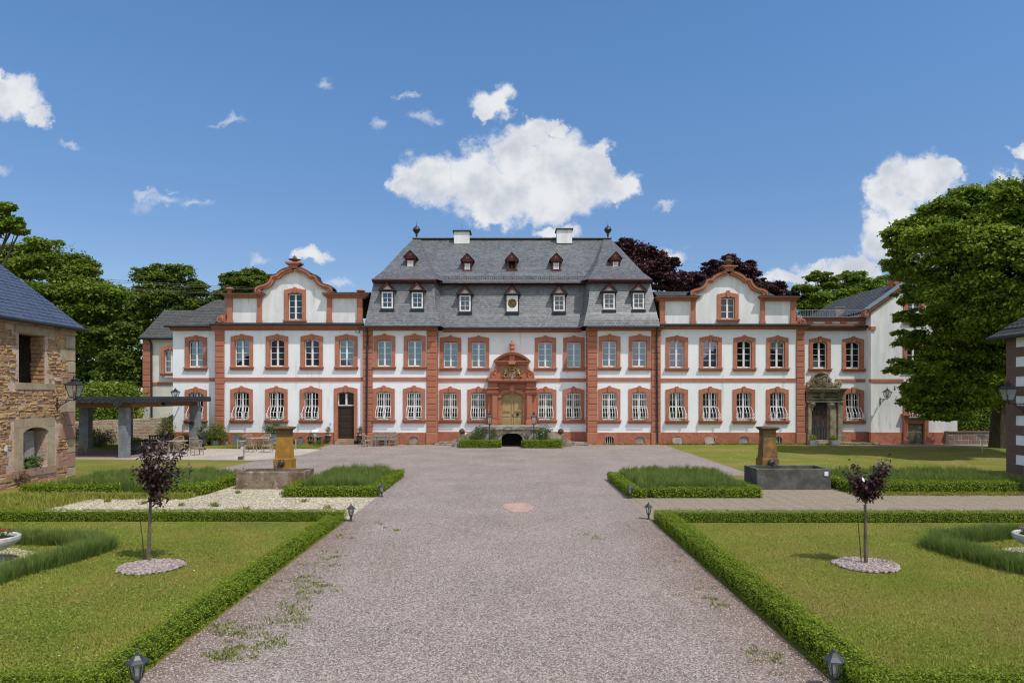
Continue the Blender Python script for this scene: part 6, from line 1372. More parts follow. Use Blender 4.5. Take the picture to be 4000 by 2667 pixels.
tree('copper_beech', 'dark purple beech rising right behind the slate mansard roof', (PX(2500,72), 72.0), 9.0, 0.5, bl_, 62000, 0.27, M['leaf_beech'], 107, spread=0.55)
bl_ = [pblob(x, y, rx, ry, 76, 0.9) for x, y, rx, ry in ((2790,1060,65,36),(2850,1045,60,36),(2910,1060,45,38),(2740,1100,70,40),(2830,1110,110,55),(2930,1110,55,40),(3000,1130,60,24),(3060,1155,60,18),(2680,1130,50,30),(3110,1170,40,16))]
tree('copper_beech', 'dark purple beech spreading wide behind the right curved gable', (PX(2830,76), 76.0), 9.0, 0.5, bl_, 62000, 0.27, M['leaf_beech'], 108, spread=0.55)
bl_ = [pblob(x, y, rx, ry, 75, 0.9) for x, y, rx, ry in ((3140,1130,45,28),(3195,1085,45,26),(3240,1110,55,36),(3330,1085,55,28),(3390,1105,60,32),(3450,1110,50,30),(3260,1160,120,45),(3380,1160,110,45),(3150,1190,50,40),(3250,1210,130,50),(3440,1170,60,50))]
tree('acacia_tree', 'fresh bright green acacia behind the railing of the right annexe', (PX(3290,75), 75.0), 8.0, 0.4, bl_, 76000, 0.25, M['leaf_acacia'], 109, spread=0.55)
def shrub(name, label, blobs, nleaf, leaf, m, seed, cat='shrub', stem=True, group=None, **kw):
    c = blobs[0]; t = thing(name, label, cat, (c[0], c[1], max(0, c[2]-c[5]*1.3) if not stem else 0), group=group)
    v, q, a = crown(blobs, nleaf, leaf, seed, clump=8, **kw); npmesh('foliage', v, q, a, m, t, ORG[t.name])
    b = MB(); rn = random.Random(seed); z0 = ORG[t.name].z
    for k in range(6):
        e = blobs[k % len(blobs)]; b.tube([(c[0]+rn.uniform(-.05,.05), c[1]+rn.uniform(-.05,.05), z0), (e[0]+rn.uniform(-.4,.4)*e[3], e[1]+rn.uniform(-.4,.4)*e[4], e[2])], [0.02*max(1,e[3]), 0.006*max(1,e[3])], 5)
    b.build('stem', M['bark_young'], t); return t
bl_ = [pblob(x, y, rx, ry, 54, 0.8) for x, y, rx, ry in ((430,1530,70,30),(370,1550,60,50),(480,1560,60,50),(420,1620,90,60),(340,1620,60,60))]
es = shrub('elder_bush', 'light green elder bush with cream flower heads behind the canopy roof', bl_, 25299, 0.18000000000000002, M['leaf_acacia'], 111, spread=0.5)
v, q, a = crown([(x, y-0.1, z+0.2, rx*1.02, ry*1.02, rz*1.02) for x, y, z, rx, ry, rz in bl_], 700, 0.16, 112, clump=14, spread=0.05, inner=0.95); npmesh('blossom', v, q, a, M['petal_white'], es, ORG[es.name])
bl_ = [pblob(x, y, rx, ry, 56, 0.8) for x, y, rx, ry in ((3770,1650,60,50),(3850,1640,60,50),(3900,1600,50,60),(3820,1690,90,30),(3720,1690,40,30))]
shrub('laurel_bush', 'sunlit light green bush behind the low shaded wall', bl_, 25299, 0.18000000000000002, M['leaf_mid'], 113, spread=0.5)
bl_ = [(PX(318,47),47,0.75,0.55,0.5,0.65),(PX(375,47),47,0.6,0.45,0.4,0.55)]
shrub('yew_bush', 'dark spreading bush at the foot of the left canopy pillar', bl_, 3500, 0.1, M['leaf_chestnut'], 114)
az = shrub('azalea', 'azalea with pink flowers in front of the pale garden wall', [(PX(385,46.5),46.5,0.35,0.4,0.3,0.3),(PX(425,48),48,0.55,0.4,0.35,0.5)], 2200, 0.08, M['leaf_rose'], 115)
v, q, a = crown([(PX(385,46.4),46.35,0.45,0.35,0.2,0.22)], 90, 0.09, 116, clump=9, spread=0.12); npmesh('blossom', v, q, a, M['petal_pink'], az, ORG[az.name])
shrub('bamboo', 'yellow green bamboo beside the old door at the end of the garden wall', [(PX(648,49),49,1.3,0.42,0.35,0.75),(PX(640,49),49,0.7,0.5,0.4,0.6),(PX(660,49),49,0.6,0.45,0.4,0.6)], 2600, 0.14, M['leaf_bamboo'], 117, cat='bamboo', aspect=0.25)
shrub('withered_shrub', 'withered brown shrub in front of the stone barn wall', [(PX(20,26.3)+0.0,25.9,0.45,0.28,0.45,0.45),(PX(45,26)+0.1,26.3,0.3,0.2,0.3,0.3)], 1500, 0.075, M['leaf_dead'], 118)
shrub('fern', 'green fern sprouting on the sill of the lower barn window', [(XB-0.10,27.0,0.82,0.22,0.42,0.2),(XB-0.12,27.45,0.86,0.2,0.25,0.22)], 500, 0.10, M['leaf_rose'], 119, cat='fern', stem=False)
# young plum trees with chippings round the stem
def young(label, base, seed, cr, lean, h):
    t = thing('plum_tree', label, 'tree', (base[0], base[1], 0), group='young purple plum trees')
    b = MB(); r = rng(seed); NL = int(210*len(cr)); x0, y0 = base; tip = Vector((x0+lean*h, y0, h))
    b.tube([(x0,y0,-0.02),(x0+lean*h*0.3,y0+0.01,h*0.35),(x0+lean*h*0.75,y0,h*0.75),tuple(tip)], [0.042,0.036,0.03,0.026], 8)
    tw = []
    for k in range(5*len(cr)):
        c = cr[k % len(cr)]; e = Vector(c[:3]) + Vector(tuple(r.normal(size=3)*np.array(c[3:])*0.55)); s0 = tip.lerp(Vector((tip.x, tip.y, tip.z+0.35)), r.random()); m = s0.lerp(e, 0.5)+Vector((0,0,0.03))
        b.tube([tuple(s0), tuple(m), tuple(e)], [0.013,0.008,0.004], 5); tw += [s0.lerp(e, q) for q in np.linspace(0.3, 1.05, 16)]
    b.build('trunk', M['bark_young'], t)
    P_ = np.array([tuple(p) for p in tw]); idx = r.integers(0, len(P_), NL); c = P_[idx] + r.normal(size=(NL,3))*0.055
    side = unit(r.normal(size=(NL,3))*np.array([1,1,0.3])); tdir = unit(side + np.array([0,0,-0.55])); nrm = unit(np.cross(tdir, unit(np.cross(tdir, np.array([[0,0,1.0]])))+1e-4)); nrm = unit(nrm+0.35*r.normal(size=(NL,3)))
    bb = np.cross(nrm, tdir); L = (0.108*r.uniform(0.6,1.3,NL))[:,None]; W = L*0.42
    v = np.stack([c, c+tdir*L*0.4+bb*W*0.5, c+tdir*L*0.75+bb*W*0.38, c+tdir*L, c+tdir*L*0.75-bb*W*0.38, c+tdir*L*0.4-bb*W*0.5], axis=1).reshape(-1,3)
    npmesh('crown', v, np.arange(6*NL).reshape(-1,6), r.random(NL)**2, M['leaf_purple'], t, ORG[t.name])
    return t
xa, ya, _ = G(579, 2197); Yl = ya
young('left young plum tree with a broad dark purple crown in the lawn', (xa, ya), 121, [pblob(x, y, rx, ry, Yl) for x, y, rx, ry in ((560,1790,45,50),(640,1790,55,50),(690,1810,40,45),(600,1850,60,50),(660,1870,50,50),(620,1920,40,40),(575,1760,20,50),(640,1745,20,40))], 0.035, 1.35)
xb, yb, _ = G(3383, 2206); Yr_ = yb
young('right young plum tree with a sparse forked purple crown in the lawn', (xb, yb), 122, [pblob(x, y, rx, ry, Yr_) for x, y, rx, ry in ((3335,1840,22,40),(3365,1870,40,40),(3400,1880,40,45),(3440,1840,25,40),(3455,1800,14,30),(3380,1925,35,30),(3425,1900,30,30))], -0.015, 1.25)
for (x0, y0), dx in (((xa, ya), 0.35), ((xb, yb), -0.12)):
    b = MB(); b.tube([(x0-0.08, y0+0.02, -0.02),(x0-0.20 if dx > 0 else x0-0.16, y0+0.03, 1.05)], [0.010,0.008], 5)
    tag(b.build('garden_stake', M['charcoal'], origin=(x0-0.08, y0, 0)), 'thin dark stake leaning beside the %s plum tree' % ('left' if dx > 0 else 'right'), 'stake', 'plum tree stakes')
def chips(label, c, rx, ry, n, seed):
    r = rng(seed); a = r.uniform(0, 2*np.pi, n); q = np.sqrt(r.random(n)); x = c[0]+np.cos(a)*q*rx*(1+0.06*np.sin(3*a)); y = c[1]+np.sin(a)*q*ry; z = 0.012+r.random(n)*0.03
    ctr = np.stack([x,y,z],1); s = r.uniform(0.018,0.045,n)[:,None]
    u_ = unit(np.stack([r.normal(size=n), r.normal(size=n), 0.35*r.normal(size=n)],1)); w_ = unit(np.cross(u_, np.stack([0.3*r.normal(size=n),0.3*r.normal(size=n),np.ones(n)],1))); nn = np.cross(w_, u_); nn *= np.sign(nn[:,2:3]+1e-9)
    vs = [ctr+u_*s, ctr+w_*s*0.7, ctr-u_*s*0.9, ctr-w_*s*0.8]; top = [p+nn*s*0.5 for p in vs]
    V = np.stack(vs+top,1).reshape(-1,3); base_ = np.arange(n)[:,None]*8
    Q = np.concatenate([base_+np.array([[4,5,6,7]]), base_+np.array([[0,1,5,4]]), base_+np.array([[1,2,6,5]]), base_+np.array([[2,3,7,6]]), base_+np.array([[3,0,4,7]])])
    o = npmesh('stone_chippings', V, Q, np.tile(r.random(n),5), M['chips'], None, (c[0],c[1],0)); return tag(o, label, 'chippings', None, 'stuff')
ca, cb_ = G(588,2218), G(3384,2210)
chips('round patch of reddish stone chippings under the left plum tree', ca, 0.63, 0.60, 1500, 131); chips('round patch of reddish stone chippings under the right plum tree', cb_, 0.63, 0.60, 1500, 132)
# ---- clipped box hedges
def hedge(name, label, boxes, leaf, dens, seed, group='clipped box hedges', bump=0.035, cat='hedge', m='leaf_box'):
    """boxes: (x0,x1,y0,y1,h)"""
    r = rng(seed); V = []; Nn = []
    cxy = (sum((b[0]+b[1])/2 for b in boxes)/len(boxes), sum((b[2]+b[3])/2 for b in boxes)/len(boxes))
    for i, (x0,x1,y0,y1,h) in enumerate(boxes):
        for (area, gen, nv) in (((x1-x0)*(y1-y0), lambda k: np.stack([r.uniform(x0,x1,k), r.uniform(y0,y1,k), np.full(k,h)],1), (0,0,1)),
            ((x1-x0)*h, lambda k: np.stack([r.uniform(x0,x1,k), np.full(k,y0), h*r.random(k)**0.85],1), (0,-1,0.25)), ((x1-x0)*h, lambda k: np.stack([r.uniform(x0,x1,k), np.full(k,y1), h*r.random(k)**0.85],1), (0,1,0.25)),
            ((y1-y0)*h, lambda k: np.stack([np.full(k,x0), r.uniform(y0,y1,k), h*r.random(k)**0.85],1), (-1,0,0.25)), ((y1-y0)*h, lambda k: np.stack([np.full(k,x1), r.uniform(y0,y1,k), h*r.random(k)**0.85],1), (1,0,0.25))):
            k = int(area*dens)+1; p = gen(k); keep = np.ones(k, bool)
            for j, (a0,a1,c0,c1,hh) in enumerate(boxes):
                if j != i: keep &= ~((p[:,0] > a0+0.01) & (p[:,0] < a1-0.01) & (p[:,1] > c0+0.01) & (p[:,1] < c1-0.01) & (p[:,2] < hh-0.01))
            p = p[keep]; nn = np.tile(np.array(nv, float), (len(p),1))
            w_ = np.sin(p[:,0]*7.1+p[:,1]*3.3)*np.sin(p[:,1]*6.3-p[:,2]*9+p[:,0]*2.1)*0.6 + np.sin(p[:,0]*19+p[:,1]*23)*0.4 + r.normal(size=len(p))*0.5
            V.append(p + nn*(w_*bump)[:,None] + r.normal(size=p.shape)*bump*0.25); Nn.append(nn)
    c = np.concatenate(V); nn = np.concatenate(Nn); n = len(c)
    nr = unit(nn*0.9 + np.array([0,0,0.45]) + 0.55*r.normal(size=(n,3)))
    v, q = leaf_quads(c, nr, leaf, 0.62, r, 0.08)
    tone = np.clip(r.random(n)**1.1, 0, 1)
    o = npmesh(name, v, q, tone, M[m], None, (cxy[0], cxy[1], 0)); tag(o, label, cat, group)
    for (x0,x1,y0,y1,h) in boxes:       # woody heart, its dark colour stands in for shade among the leaves
        e = bump*1.5; mb = MB(); mb.box(x0+e, x1-e, y0+e, y1-e, -0.02, h-e); mb.build('shaded_core', M['hedge_core'], o)
    return o
hedge('box_hedge', 'box hedge edging the big left lawn with the broad plum tree on three sides', [(-20,-4.75,7.45,8.0,0.30),(-5.12,-4.68,8.0,19.0,0.22),(-20,-4.70,18.95,19.35,0.28)], 0.027, 3000, 141)
hedge('box_hedge', 'box hedge edging the big right lawn with the forked plum tree on three sides', [(4.0,20.5,7.45,8.0,0.31),(3.97,4.41,8.0,19.0,0.31),(4.0,24,18.78,19.18,0.29)], 0.027, 3000, 142)
hedge('box_hedge', 'low box hedge around the lavender bed right of the left trough', [(-7.9,-4.7,23.5,23.9,0.33),(-5.05,-4.65,23.9,29.4,0.33),(-8.0,-7.6,23.9,25.6,0.33)], 0.045, 1250, 143)
hedge('box_hedge', 'low box hedge around the grassy lavender bed left of the left trough', [(-17.0,-13.9,23.9,24.35,0.35),(-13.0,-10.9,23.7,24.15,0.37),(-11.25,-10.8,24.15,27.9,0.35),(-17.6,-16.9,24.35,25.2,0.3),(-15.8,-13.2,29.2,29.6,0.3)], 0.045, 1250, 144, bump=0.05)
hedge('box_hedge', 'low box hedge around the lavender bed left of the right trough', [(4.75,8.55,23.3,23.7,0.33),(3.98,4.38,23.3,28.4,0.33),(8.2,8.6,23.7,25.3,0.33),(4.38,4.6,23.25,23.65,0.30)], 0.045, 1250, 145)
hedge('box_hedge', 'low box hedge around the lavender bed right of the right trough', [(12.2,18.0,24.3,24.8,0.41),(12.1,12.55,24.8,28.0,0.38)], 0.045, 1250, 146, bump=0.05)
hedge('box_hedge', 'crisp box hedge left of the vaulted stair passage', [(PX(1799,46),PX(1945,46),45.5,45.95,0.52),(PX(1799,46),PX(1799,46)+0.4,45.95,47.2,0.5),(PX(1945,46)-0.1,PX(1958,46),45.9,46.4,0.45)], 0.06, 950, 147, group='box hedges before the stair')
hedge('box_hedge', 'crisp box hedge right of the vaulted stair passage', [(PX(2046,46),PX(2193,46),45.35,45.8,0.54),(PX(2193,46)-0.42,PX(2193,46),45.8,47.2,0.52),(PX(2038,46),PX(2052,46),45.8,46.3,0.45)], 0.06, 950, 148, group='box hedges before the stair')
# ---- blades: lavender, grass, weeds
def blades(name, pts, h, wdt, lean, r, m, tone=None, kind='stuff', label=None, cat=None):
    n = len(pts); a = r.uniform(0, 2*np.pi, n); d = np.stack([np.cos(a), np.sin(a), np.zeros(n)],1); t = np.stack([-np.sin(a), np.cos(a), np.zeros(n)],1)
    H = (h*r.uniform(0.55,1.15,n))[:,None]; W = (wdt*r.uniform(0.7,1.3,n))[:,None]
    tip = pts + d*H*lean*r.uniform(0.2,1.2,n)[:,None] + np.array([0,0,1])*H
    mid = pts + d*H*lean*0.25 + np.array([0,0,1])*H*0.55
    v = np.stack([pts - t*W/2, mid - t*W*0.45, tip, mid + t*W*0.45, pts + t*W/2], axis=1).reshape(-1,3)
    o = npmesh(name, v, np.arange(5*n).reshape(-1,5), tone if tone is not None else r.random(n), M[m], None, (float(pts[:,0].mean()), float(pts[:,1].mean()), 0)); return tag(o, label, cat, None, kind)
def lavender(label, poly_fn, n_clump, h, seed, per=60, area=None, wdt=0.012):
    r = rng(seed); x = r.uniform(area[0], area[1], n_clump*4); y = r.uniform(area[2], area[3], n_clump*4); k = poly_fn(x, y); x, y = x[k][:n_clump], y[k][:n_clump]
    i = np.repeat(np.arange(len(x)), per); hh = r.uniform(0.75, 1.15, len(x))[i]
    a = r.uniform(0, 2*np.pi, len(i)); rad = np.abs(r.normal(size=len(i)))*0.11
    p = np.stack([x[i]+np.cos(a)*rad, y[i]+np.sin(a)*rad, np.zeros(len(i))],1)
    n = len(i); d = np.stack([np.cos(a), np.sin(a), np.zeros(n)],1); t = np.stack([-np.sin(a), np.cos(a), np.zeros(n)],1)
    H = (h*hh*r.uniform(0.6,1.1,n))[:,None]; W = (wdt*r.uniform(0.7,1.4,n))[:,None]; ln_ = (rad/0.11*0.28)[:,None]
    mid = p + d*H*ln_*0.3 + np.array([0,0,1])*H*0.55; tip = p + d*H*ln_ + np.array([0,0,1])*H*(1-0.25*ln_)
    v = np.stack([p - t*W/2, mid - t*W*0.6, tip, mid + t*W*0.6, p + t*W/2], axis=1).reshape(-1,3)
    o = npmesh('lavender', v, np.arange(5*n).reshape(-1,5), np.clip(r.random(n)*0.6+0.4*r.random(len(x))[i],0,1)**1.3, M['leaf_lav'], None, (float(x.mean()), float(y.mean()), 0)); return tag(o, label, 'lavender', None, 'stuff')
full = lambda x, y: np.ones(len(x), bool)
lavender('bushy lavender inside the low hedge right of the left trough', full, 300, 0.58, 151, area=(-7.5,-5.1,24.2,29.3), wdt=0.013, per=100)
lavender('grassy lavender inside the low hedge left of the left trough', full, 460, 0.50, 152, area=(-16.8,-11.3,24.7,29.2), wdt=0.013, per=90)
lavender('bushy lavender inside the low hedge left of the right trough', full, 380, 0.56, 153, area=(4.6,8.3,23.9,29.3), wdt=0.013, per=100)
lavender('bushy lavender inside the low hedge right of the right trough', full, 480, 0.62, 154, area=(12.7,18.8,25.0,28.2), wdt=0.013, per=100)
uL, uR = (-11.9, 15.2), (12.0, 15.4)
def ringfn(c, r0, r1, keep): return lambda x, y: (np.abs(x-c[0])+np.abs(y-c[1]) < r1) & (np.abs(x-c[0])+np.abs(y-c[1]) > r0) & keep(x-c[0], y-c[1])
# lavender lozenges round the two urns, measured from the photo
def seg_lav(label, pts, width, n, h, seed):
    r = rng(seed); P_ = [np.array(p) for p in pts]; L = [np.linalg.norm(P_[i+1]-P_[i]) for i in range(len(P_)-1)]
    k = r.choice(len(L), n, p=np.array(L)/sum(L)); t = r.random(n)[:,None]; A = np.array([P_[i] for i in k]); B = np.array([P_[i+1] for i in k])
    xy = A+(B-A)*t + r.uniform(-width/2, width/2, (n,2)); x, y = xy[:,0], xy[:,1]
    return lavender(label, full, n, h, seed+1, area=(0,1,0,1)) if False else _lav(label, x, y, h, r)
def _lav(label, x, y, h, r, per=75, wdt=0.009):
    i = np.repeat(np.arange(len(x)), per); n = len(i); a = r.uniform(0, 2*np.pi, n); rad = np.abs(r.normal(size=n))*0.09
    p = np.stack([x[i]+np.cos(a)*rad, y[i]+np.sin(a)*rad, np.zeros(n)],1); hh = r.uniform(0.75,1.15,len(x))[i]
    d = np.stack([np.cos(a), np.sin(a), np.zeros(n)],1); t = np.stack([-np.sin(a), np.cos(a), np.zeros(n)],1)
    H = (h*hh*r.uniform(0.55,1.1,n))[:,None]; W = (wdt*r.uniform(0.7,1.4,n))[:,None]; ln_ = (rad/0.09*0.3)[:,None]
    mid = p + d*H*ln_*0.3 + np.array([0,0,1])*H*0.55; tip = p + d*H*ln_ + np.array([0,0,1])*H*(1-0.25*ln_)
    v = np.stack([p - t*W/2, mid - t*W*0.6, tip, mid + t*W*0.6, p + t*W/2], axis=1).reshape(-1,3)
    o = npmesh('lavender', v, np.arange(5*n).reshape(-1,5), np.clip(r.random(n)*0.6+0.4*r.random(len(x))[i],0,1)**1.3, M['leaf_lav'], None, (float(x.mean()), float(y.mean()), 0)); return tag(o, label, 'lavender', None, 'stuff')
g2 = lambda x, y: G(x, y)[:2]
seg_lav('lavender border curving round the left stone urn', [g2(-250,2330), g2(20,2260), g2(400,2150), g2(330,2125), g2(60,2115), g2(-250,2120)], 0.45, 520, 0.34, 161)
seg_lav('lavender border curving round the right stone urn', [g2(4300,2290), g2(3980,2230), g2(3660,2140), g2(3700,2115), g2(3960,2095), g2(4300,2105)], 0.45, 520, 0.34, 163)
def gsheet(name, pts, z, m): sheet(name, [g2(x, y) for x, y in pts], z, m)
gsheet('urn_gravel_bed', [(-300,2280),(20,2235),(170,2165),(60,2140),(-300,2140)], 0.006, M['gravel_white'])
gsheet('urn_gravel_bed', [(4300,2220),(3960,2200),(3830,2155),(3960,2135),(4300,2130)], 0.006, M['gravel_white'])
# grass blades on the two near lawns
r = rng(171)
def lawn_blades(label, x0, x1, y0, y1, n, seed, hh=0.030):
    r = rng(seed); y = y0 + (y1-y0)*r.random(n)**1.5; x = r.uniform(x0, x1, n)
    k = np.abs(x) < y*0.80; x, y = x[k], y[k]
    patch = 0.5+0.5*np.sin(x*1.3+np.sin(y*0.9)*2)*np.sin(y*1.1+x*0.4)
    k = r.random(len(x)) < 0.45+0.55*patch; x, y, patch = x[k], y[k], patch[k]
    p = np.stack([x, y, np.zeros(len(x))],1); return blades('grass', p, hh, 0.009, 1.1, r, 'grass', np.clip(r.random(len(x))*0.6+0.4*patch,0,1), 'stuff', label, 'grass')
lawn_blades('short mown grass of the big left lawn', -16.5, -5.2, 8.0, 18.9, 360000, 172); lawn_blades('short mown grass of the big right lawn', 4.5, 16.5, 8.0, 18.7, 360000, 173)
def clover(label, n, seed, x0, x1, y0, y1, c, s):
    r = rng(seed); x = r.uniform(x0, x1, n); y = y0+(y1-y0)*r.random(n)**1.4
    f = np.sin(x*0.9+c+np.sin(y*0.7+c)*1.8)*np.sin(y*0.8+x*0.3+c*2) + 0.5*np.sin(x*2.9+y*2.1+c) ; k = (r.random(n) < np.clip((f+s)*0.9, 0.02, 1)) & (np.abs(x) < y*0.8); x, y = x[k], y[k]; n = len(x)
    p = np.stack([x, y, 0.012+0.03*r.random(n)],1); v, q = leaf_quads(p, unit(np.array([0,0,1.0])+0.45*r.normal(size=(n,3))), 0.026, 0.8, r)
    o = npmesh('clover', v, q, r.random(n)**1.3, M['clover'], None, ((x0+x1)/2,(y0+y1)/2,0)); return tag(o, label, 'clover', None, 'stuff')
M['clover'] = leafmat('clover_leaves', (0.10,0.19,0.02), (0.13,0.21,0.025), (0.32,0.42,0.07), vs=1.5, spec=0.1, trans=0.3)
clover('patches of fresh green clover in the big left lawn', 130000, 176, -16.5, -5.2, 8.0, 18.8, 0.6, 0.15); clover('thin clover patches in the big right lawn', 60000, 177, 4.5, 16.5, 8.0, 18.6, 2.1, -0.25)
r = rng(178); nd = 260; x = r.uniform(-15,-5.4,nd); y = r.uniform(8.5,18,nd); dp = np.stack([x,y,np.full(nd,0.05)],1); v, q = leaf_quads(dp, unit(np.array([0,0,1.0])+0.3*r.normal(size=(nd,3))), 0.022, 0.9, r); tag(npmesh('daisies', v, q, r.random(nd), M['petal_white'], None, (-10,13,0)), 'tiny white and pale daisies dotted over the left lawn', 'daisies', None, 'stuff')
nd = 320; x = r.uniform(11.5,27,nd); y = r.uniform(30,45,nd); dp = np.stack([x,y,np.full(nd,0.05)],1); v, q = leaf_quads(dp, unit(np.array([0,-0.3,1.0])+0.3*r.normal(size=(nd,3))), 0.03, 0.9, r); tag(npmesh('daisies', v, q, r.random(nd), M['petal_white'], None, (18,38,0)), 'tiny white daisies dotted over the far right lawn', 'daisies', None, 'stuff')
def tufts(label, xs, ys, seed, h=0.12, per=14, w_=0.012, m='grass', nm='tall_grass', cat='grass'):
    r = rng(seed); i = np.repeat(np.arange(len(xs)), per); p = np.stack([xs[i]+r.normal(size=len(i))*0.06, ys[i]+r.normal(size=len(i))*0.06, np.zeros(len(i))],1)
    return blades(nm, p, h, w_, 0.8, r, m, None, 'stuff', label, cat)
r = rng(181); x = r.uniform(-17.5,-14.2,900); y = r.uniform(19.5,23.8,900); tufts('long seeding grass between the left lawn hedge and the barn', x, y, 182, 0.22)
x = r.uniform(-15,-11.0,420); y = 23.35+r.normal(size=420)*0.18; tufts('long grass along the foot of the left bed hedge', x, y, 183, 0.2)
x = r.uniform(12,19,420); y = 24.1+r.normal(size=420)*0.12; tufts('weedy grass along the foot of the right bed hedge', x, y, 184, 0.12)
# grass strip under the left wing and along the right wing
x = r.uniform(-19.5,-13.0,1500); y = r.uniform(45.2,48.6,1500); tufts('grass strip below the left wing between the planters', x, y, 185, 0.09, 10, 0.03)
x = np.concatenate([r.uniform(11,26,500), r.uniform(-11,-5,60), r.uniform(5.8,11,60)]); y = np.concatenate([48.75+r.normal(size=500)*0.12, 48.6+r.normal(size=60)*0.1, 48.6+r.normal(size=60)*0.1]); tufts('weeds along the foot of the palace wall', x, y, 186, 0.14, 10, 0.03, 'weed', 'wall_weeds', 'weeds')
# weeds in the gravel
ws = []
for px_, py_, s, n in ((1210,2280,60,26),(1000,2500,70,30),(880,2560,50,22),(1120,2350,70,24),(1260,2180,40,14),(1330,2080,30,10),(900,2460,40,16),(2760,2350,50,10),(3000,2560,60,14),(2700,2180,30,6),(1500,2060,25,6),(2350,2100,30,4),(1150,2420,60,12)):
    for k in range(n): ws.append(G(px_+random.gauss(0,s), py_+random.gauss(0,s*0.5)))
ws = np.array([w_[:2] for w_ in ws if abs(w_[0]+0.4) < 4.15]); tufts('low weeds sprouting along the edges of the gravel drive', ws[:,0], ws[:,1], 187, 0.055, 16, 0.016, 'weed', 'weeds', 'weeds')
ww = np.array([G(x, y)[:2] for x, y in ((830,1975),(845,1978),(710,1975),(560,1968),(420,1960),(1280,1985),(960,1990),(930,1927),(1110,1930),(1190,1960))]); tufts('scattered weeds in the white limestone gravel', ww[:,0], ww[:,1], 188, 0.14, 40, 0.02, 'weed', 'weeds', 'weeds')
# loose stones on the drive
def pebbles(label, n, seed):
    r = rng(seed); y = 7.2+13*r.random(n)**1.6; x = r.uniform(-4.6,3.9,n); k = np.abs(x) < y*0.8; x, y = x[k], y[k]; n = len(x)
    s = (r.uniform(0.007,0.017,n))[:,None]; c = np.stack([x,y,np.full(n,0.012)],1); a = r.uniform(0,6.28,n)
    u_ = np.stack([np.cos(a),np.sin(a),0.3*r.normal(size=n)],1); w_ = np.stack([-np.sin(a),np.cos(a),0.3*r.normal(size=n)],1); up_ = np.array([0,0,1.0])
    V = np.stack([c+u_*s, c+w_*s*0.8, c-u_*s, c-w_*s*0.7, c+up_*s*0.75+u_*s*0.2],1).reshape(-1,3); b0 = np.arange(n)[:,None]*5
    Q = np.concatenate([b0+np.array([[0,1,4]]), b0+np.array([[1,2,4]]), b0+np.array([[2,3,4]]), b0+np.array([[3,0,4]])])
    o = npmesh('loose_gravel', V, Q, np.tile(r.random(n),4), mat('loose_gravel', (0.21,0.165,0.14), (0.28,0.215,0.18), rough=0.9, vs=6, fine=0.1, attr=(0.5,0.43,0.37)), None, (0,12,0)); return tag(o, label, 'gravel', None, 'stuff')
pebbles('loose pinkish gravel stones strewn over the drive', 60000, 191)
# ------------------------------------------------------------------ lanterns
def lantern_body(root, w_, h, z0, n=4):
    """glazed tapering lantern: z0 = height of its foot"""
    b = MB(); rt, rb = w_*0.62, w_*0.34; hb = h*0.50; rot = math.pi/4
    for k in range(n):
        t = rot+2*math.pi*k/n; t2 = rot+2*math.pi*(k+1)/n
        p0 = (rb*math.cos(t), rb*math.sin(t), z0+h*0.10); p1 = (rt*math.cos(t), rt*math.sin(t), z0+h*0.10+hb)
        b.tube([p0, p1, (p1[0]*1.12, p1[1]*1.12, p1[2]+h*0.03)], 0.018, 4); q1 = (rt*math.cos(t2), rt*math.sin(t2), p1[2]); q0 = (rb*math.cos(t2), rb*math.sin(t2), p0[2])
        b.tube([p1, q1], 0.018, 4); b.tube([p0, q0], 0.018, 4); b.tube([p0, (0,0,z0-0.0)], 0.012, 4)
    b.lathe([(0.03,z0-0.05*h),(0.05,z0),(0.02,z0+0.03*h)], (0,0,0), 8); b.lathe([(rb*0.98,z0+h*0.09),(rb*0.98,z0+h*0.11)], (0,0,0), n, 0.5, rot)
    b.lathe([(0.02,z0+h*0.1),(0.035,z0+h*0.2),(0.03,z0+h*0.3),(0.012,z0+h*0.34)], (0,0,0), 8)
    b.build('lantern_frame', M['iron'], root, local=True)
    b = MB()
    for k in range(n):
        t = rot+2*math.pi*k/n; t2 = rot+2*math.pi*(k+1)/n; e = 0.985
        b.poly([(rb*e*math.cos(t),rb*e*math.sin(t),z0+h*0.11),(rb*e*math.cos(t2),rb*e*math.sin(t2),z0+h*0.11),(rt*e*math.cos(t2),rt*e*math.sin(t2),z0+h*0.595),(rt*e*math.cos(t),rt*e*math.sin(t),z0+h*0.595)])
    b.build('lantern_glass', M['lampglass'], root, local=True)
    b = MB(); zc_ = z0+h*0.60
    b.lathe([(rt*1.10,zc_),(rt*1.04,zc_+0.03*h),(rt*0.55,zc_+0.15*h),(rt*0.50,zc_+0.16*h)], (0,0,0), n, 0.5, rot); b.lathe([(rt*0.34,zc_+0.16*h),(rt*0.34,zc_+0.20*h),(rt*0.5,zc_+0.215*h),(rt*0.2,zc_+0.26*h),(rt*0.12,zc_+0.30*h),(rt*0.18,zc_+0.33*h),(rt*0.05,zc_+0.37*h),(0.004,zc_+0.41*h)], (0,0,0), 10)
    b.build('lantern_cap', M['iron'], root, local=True)
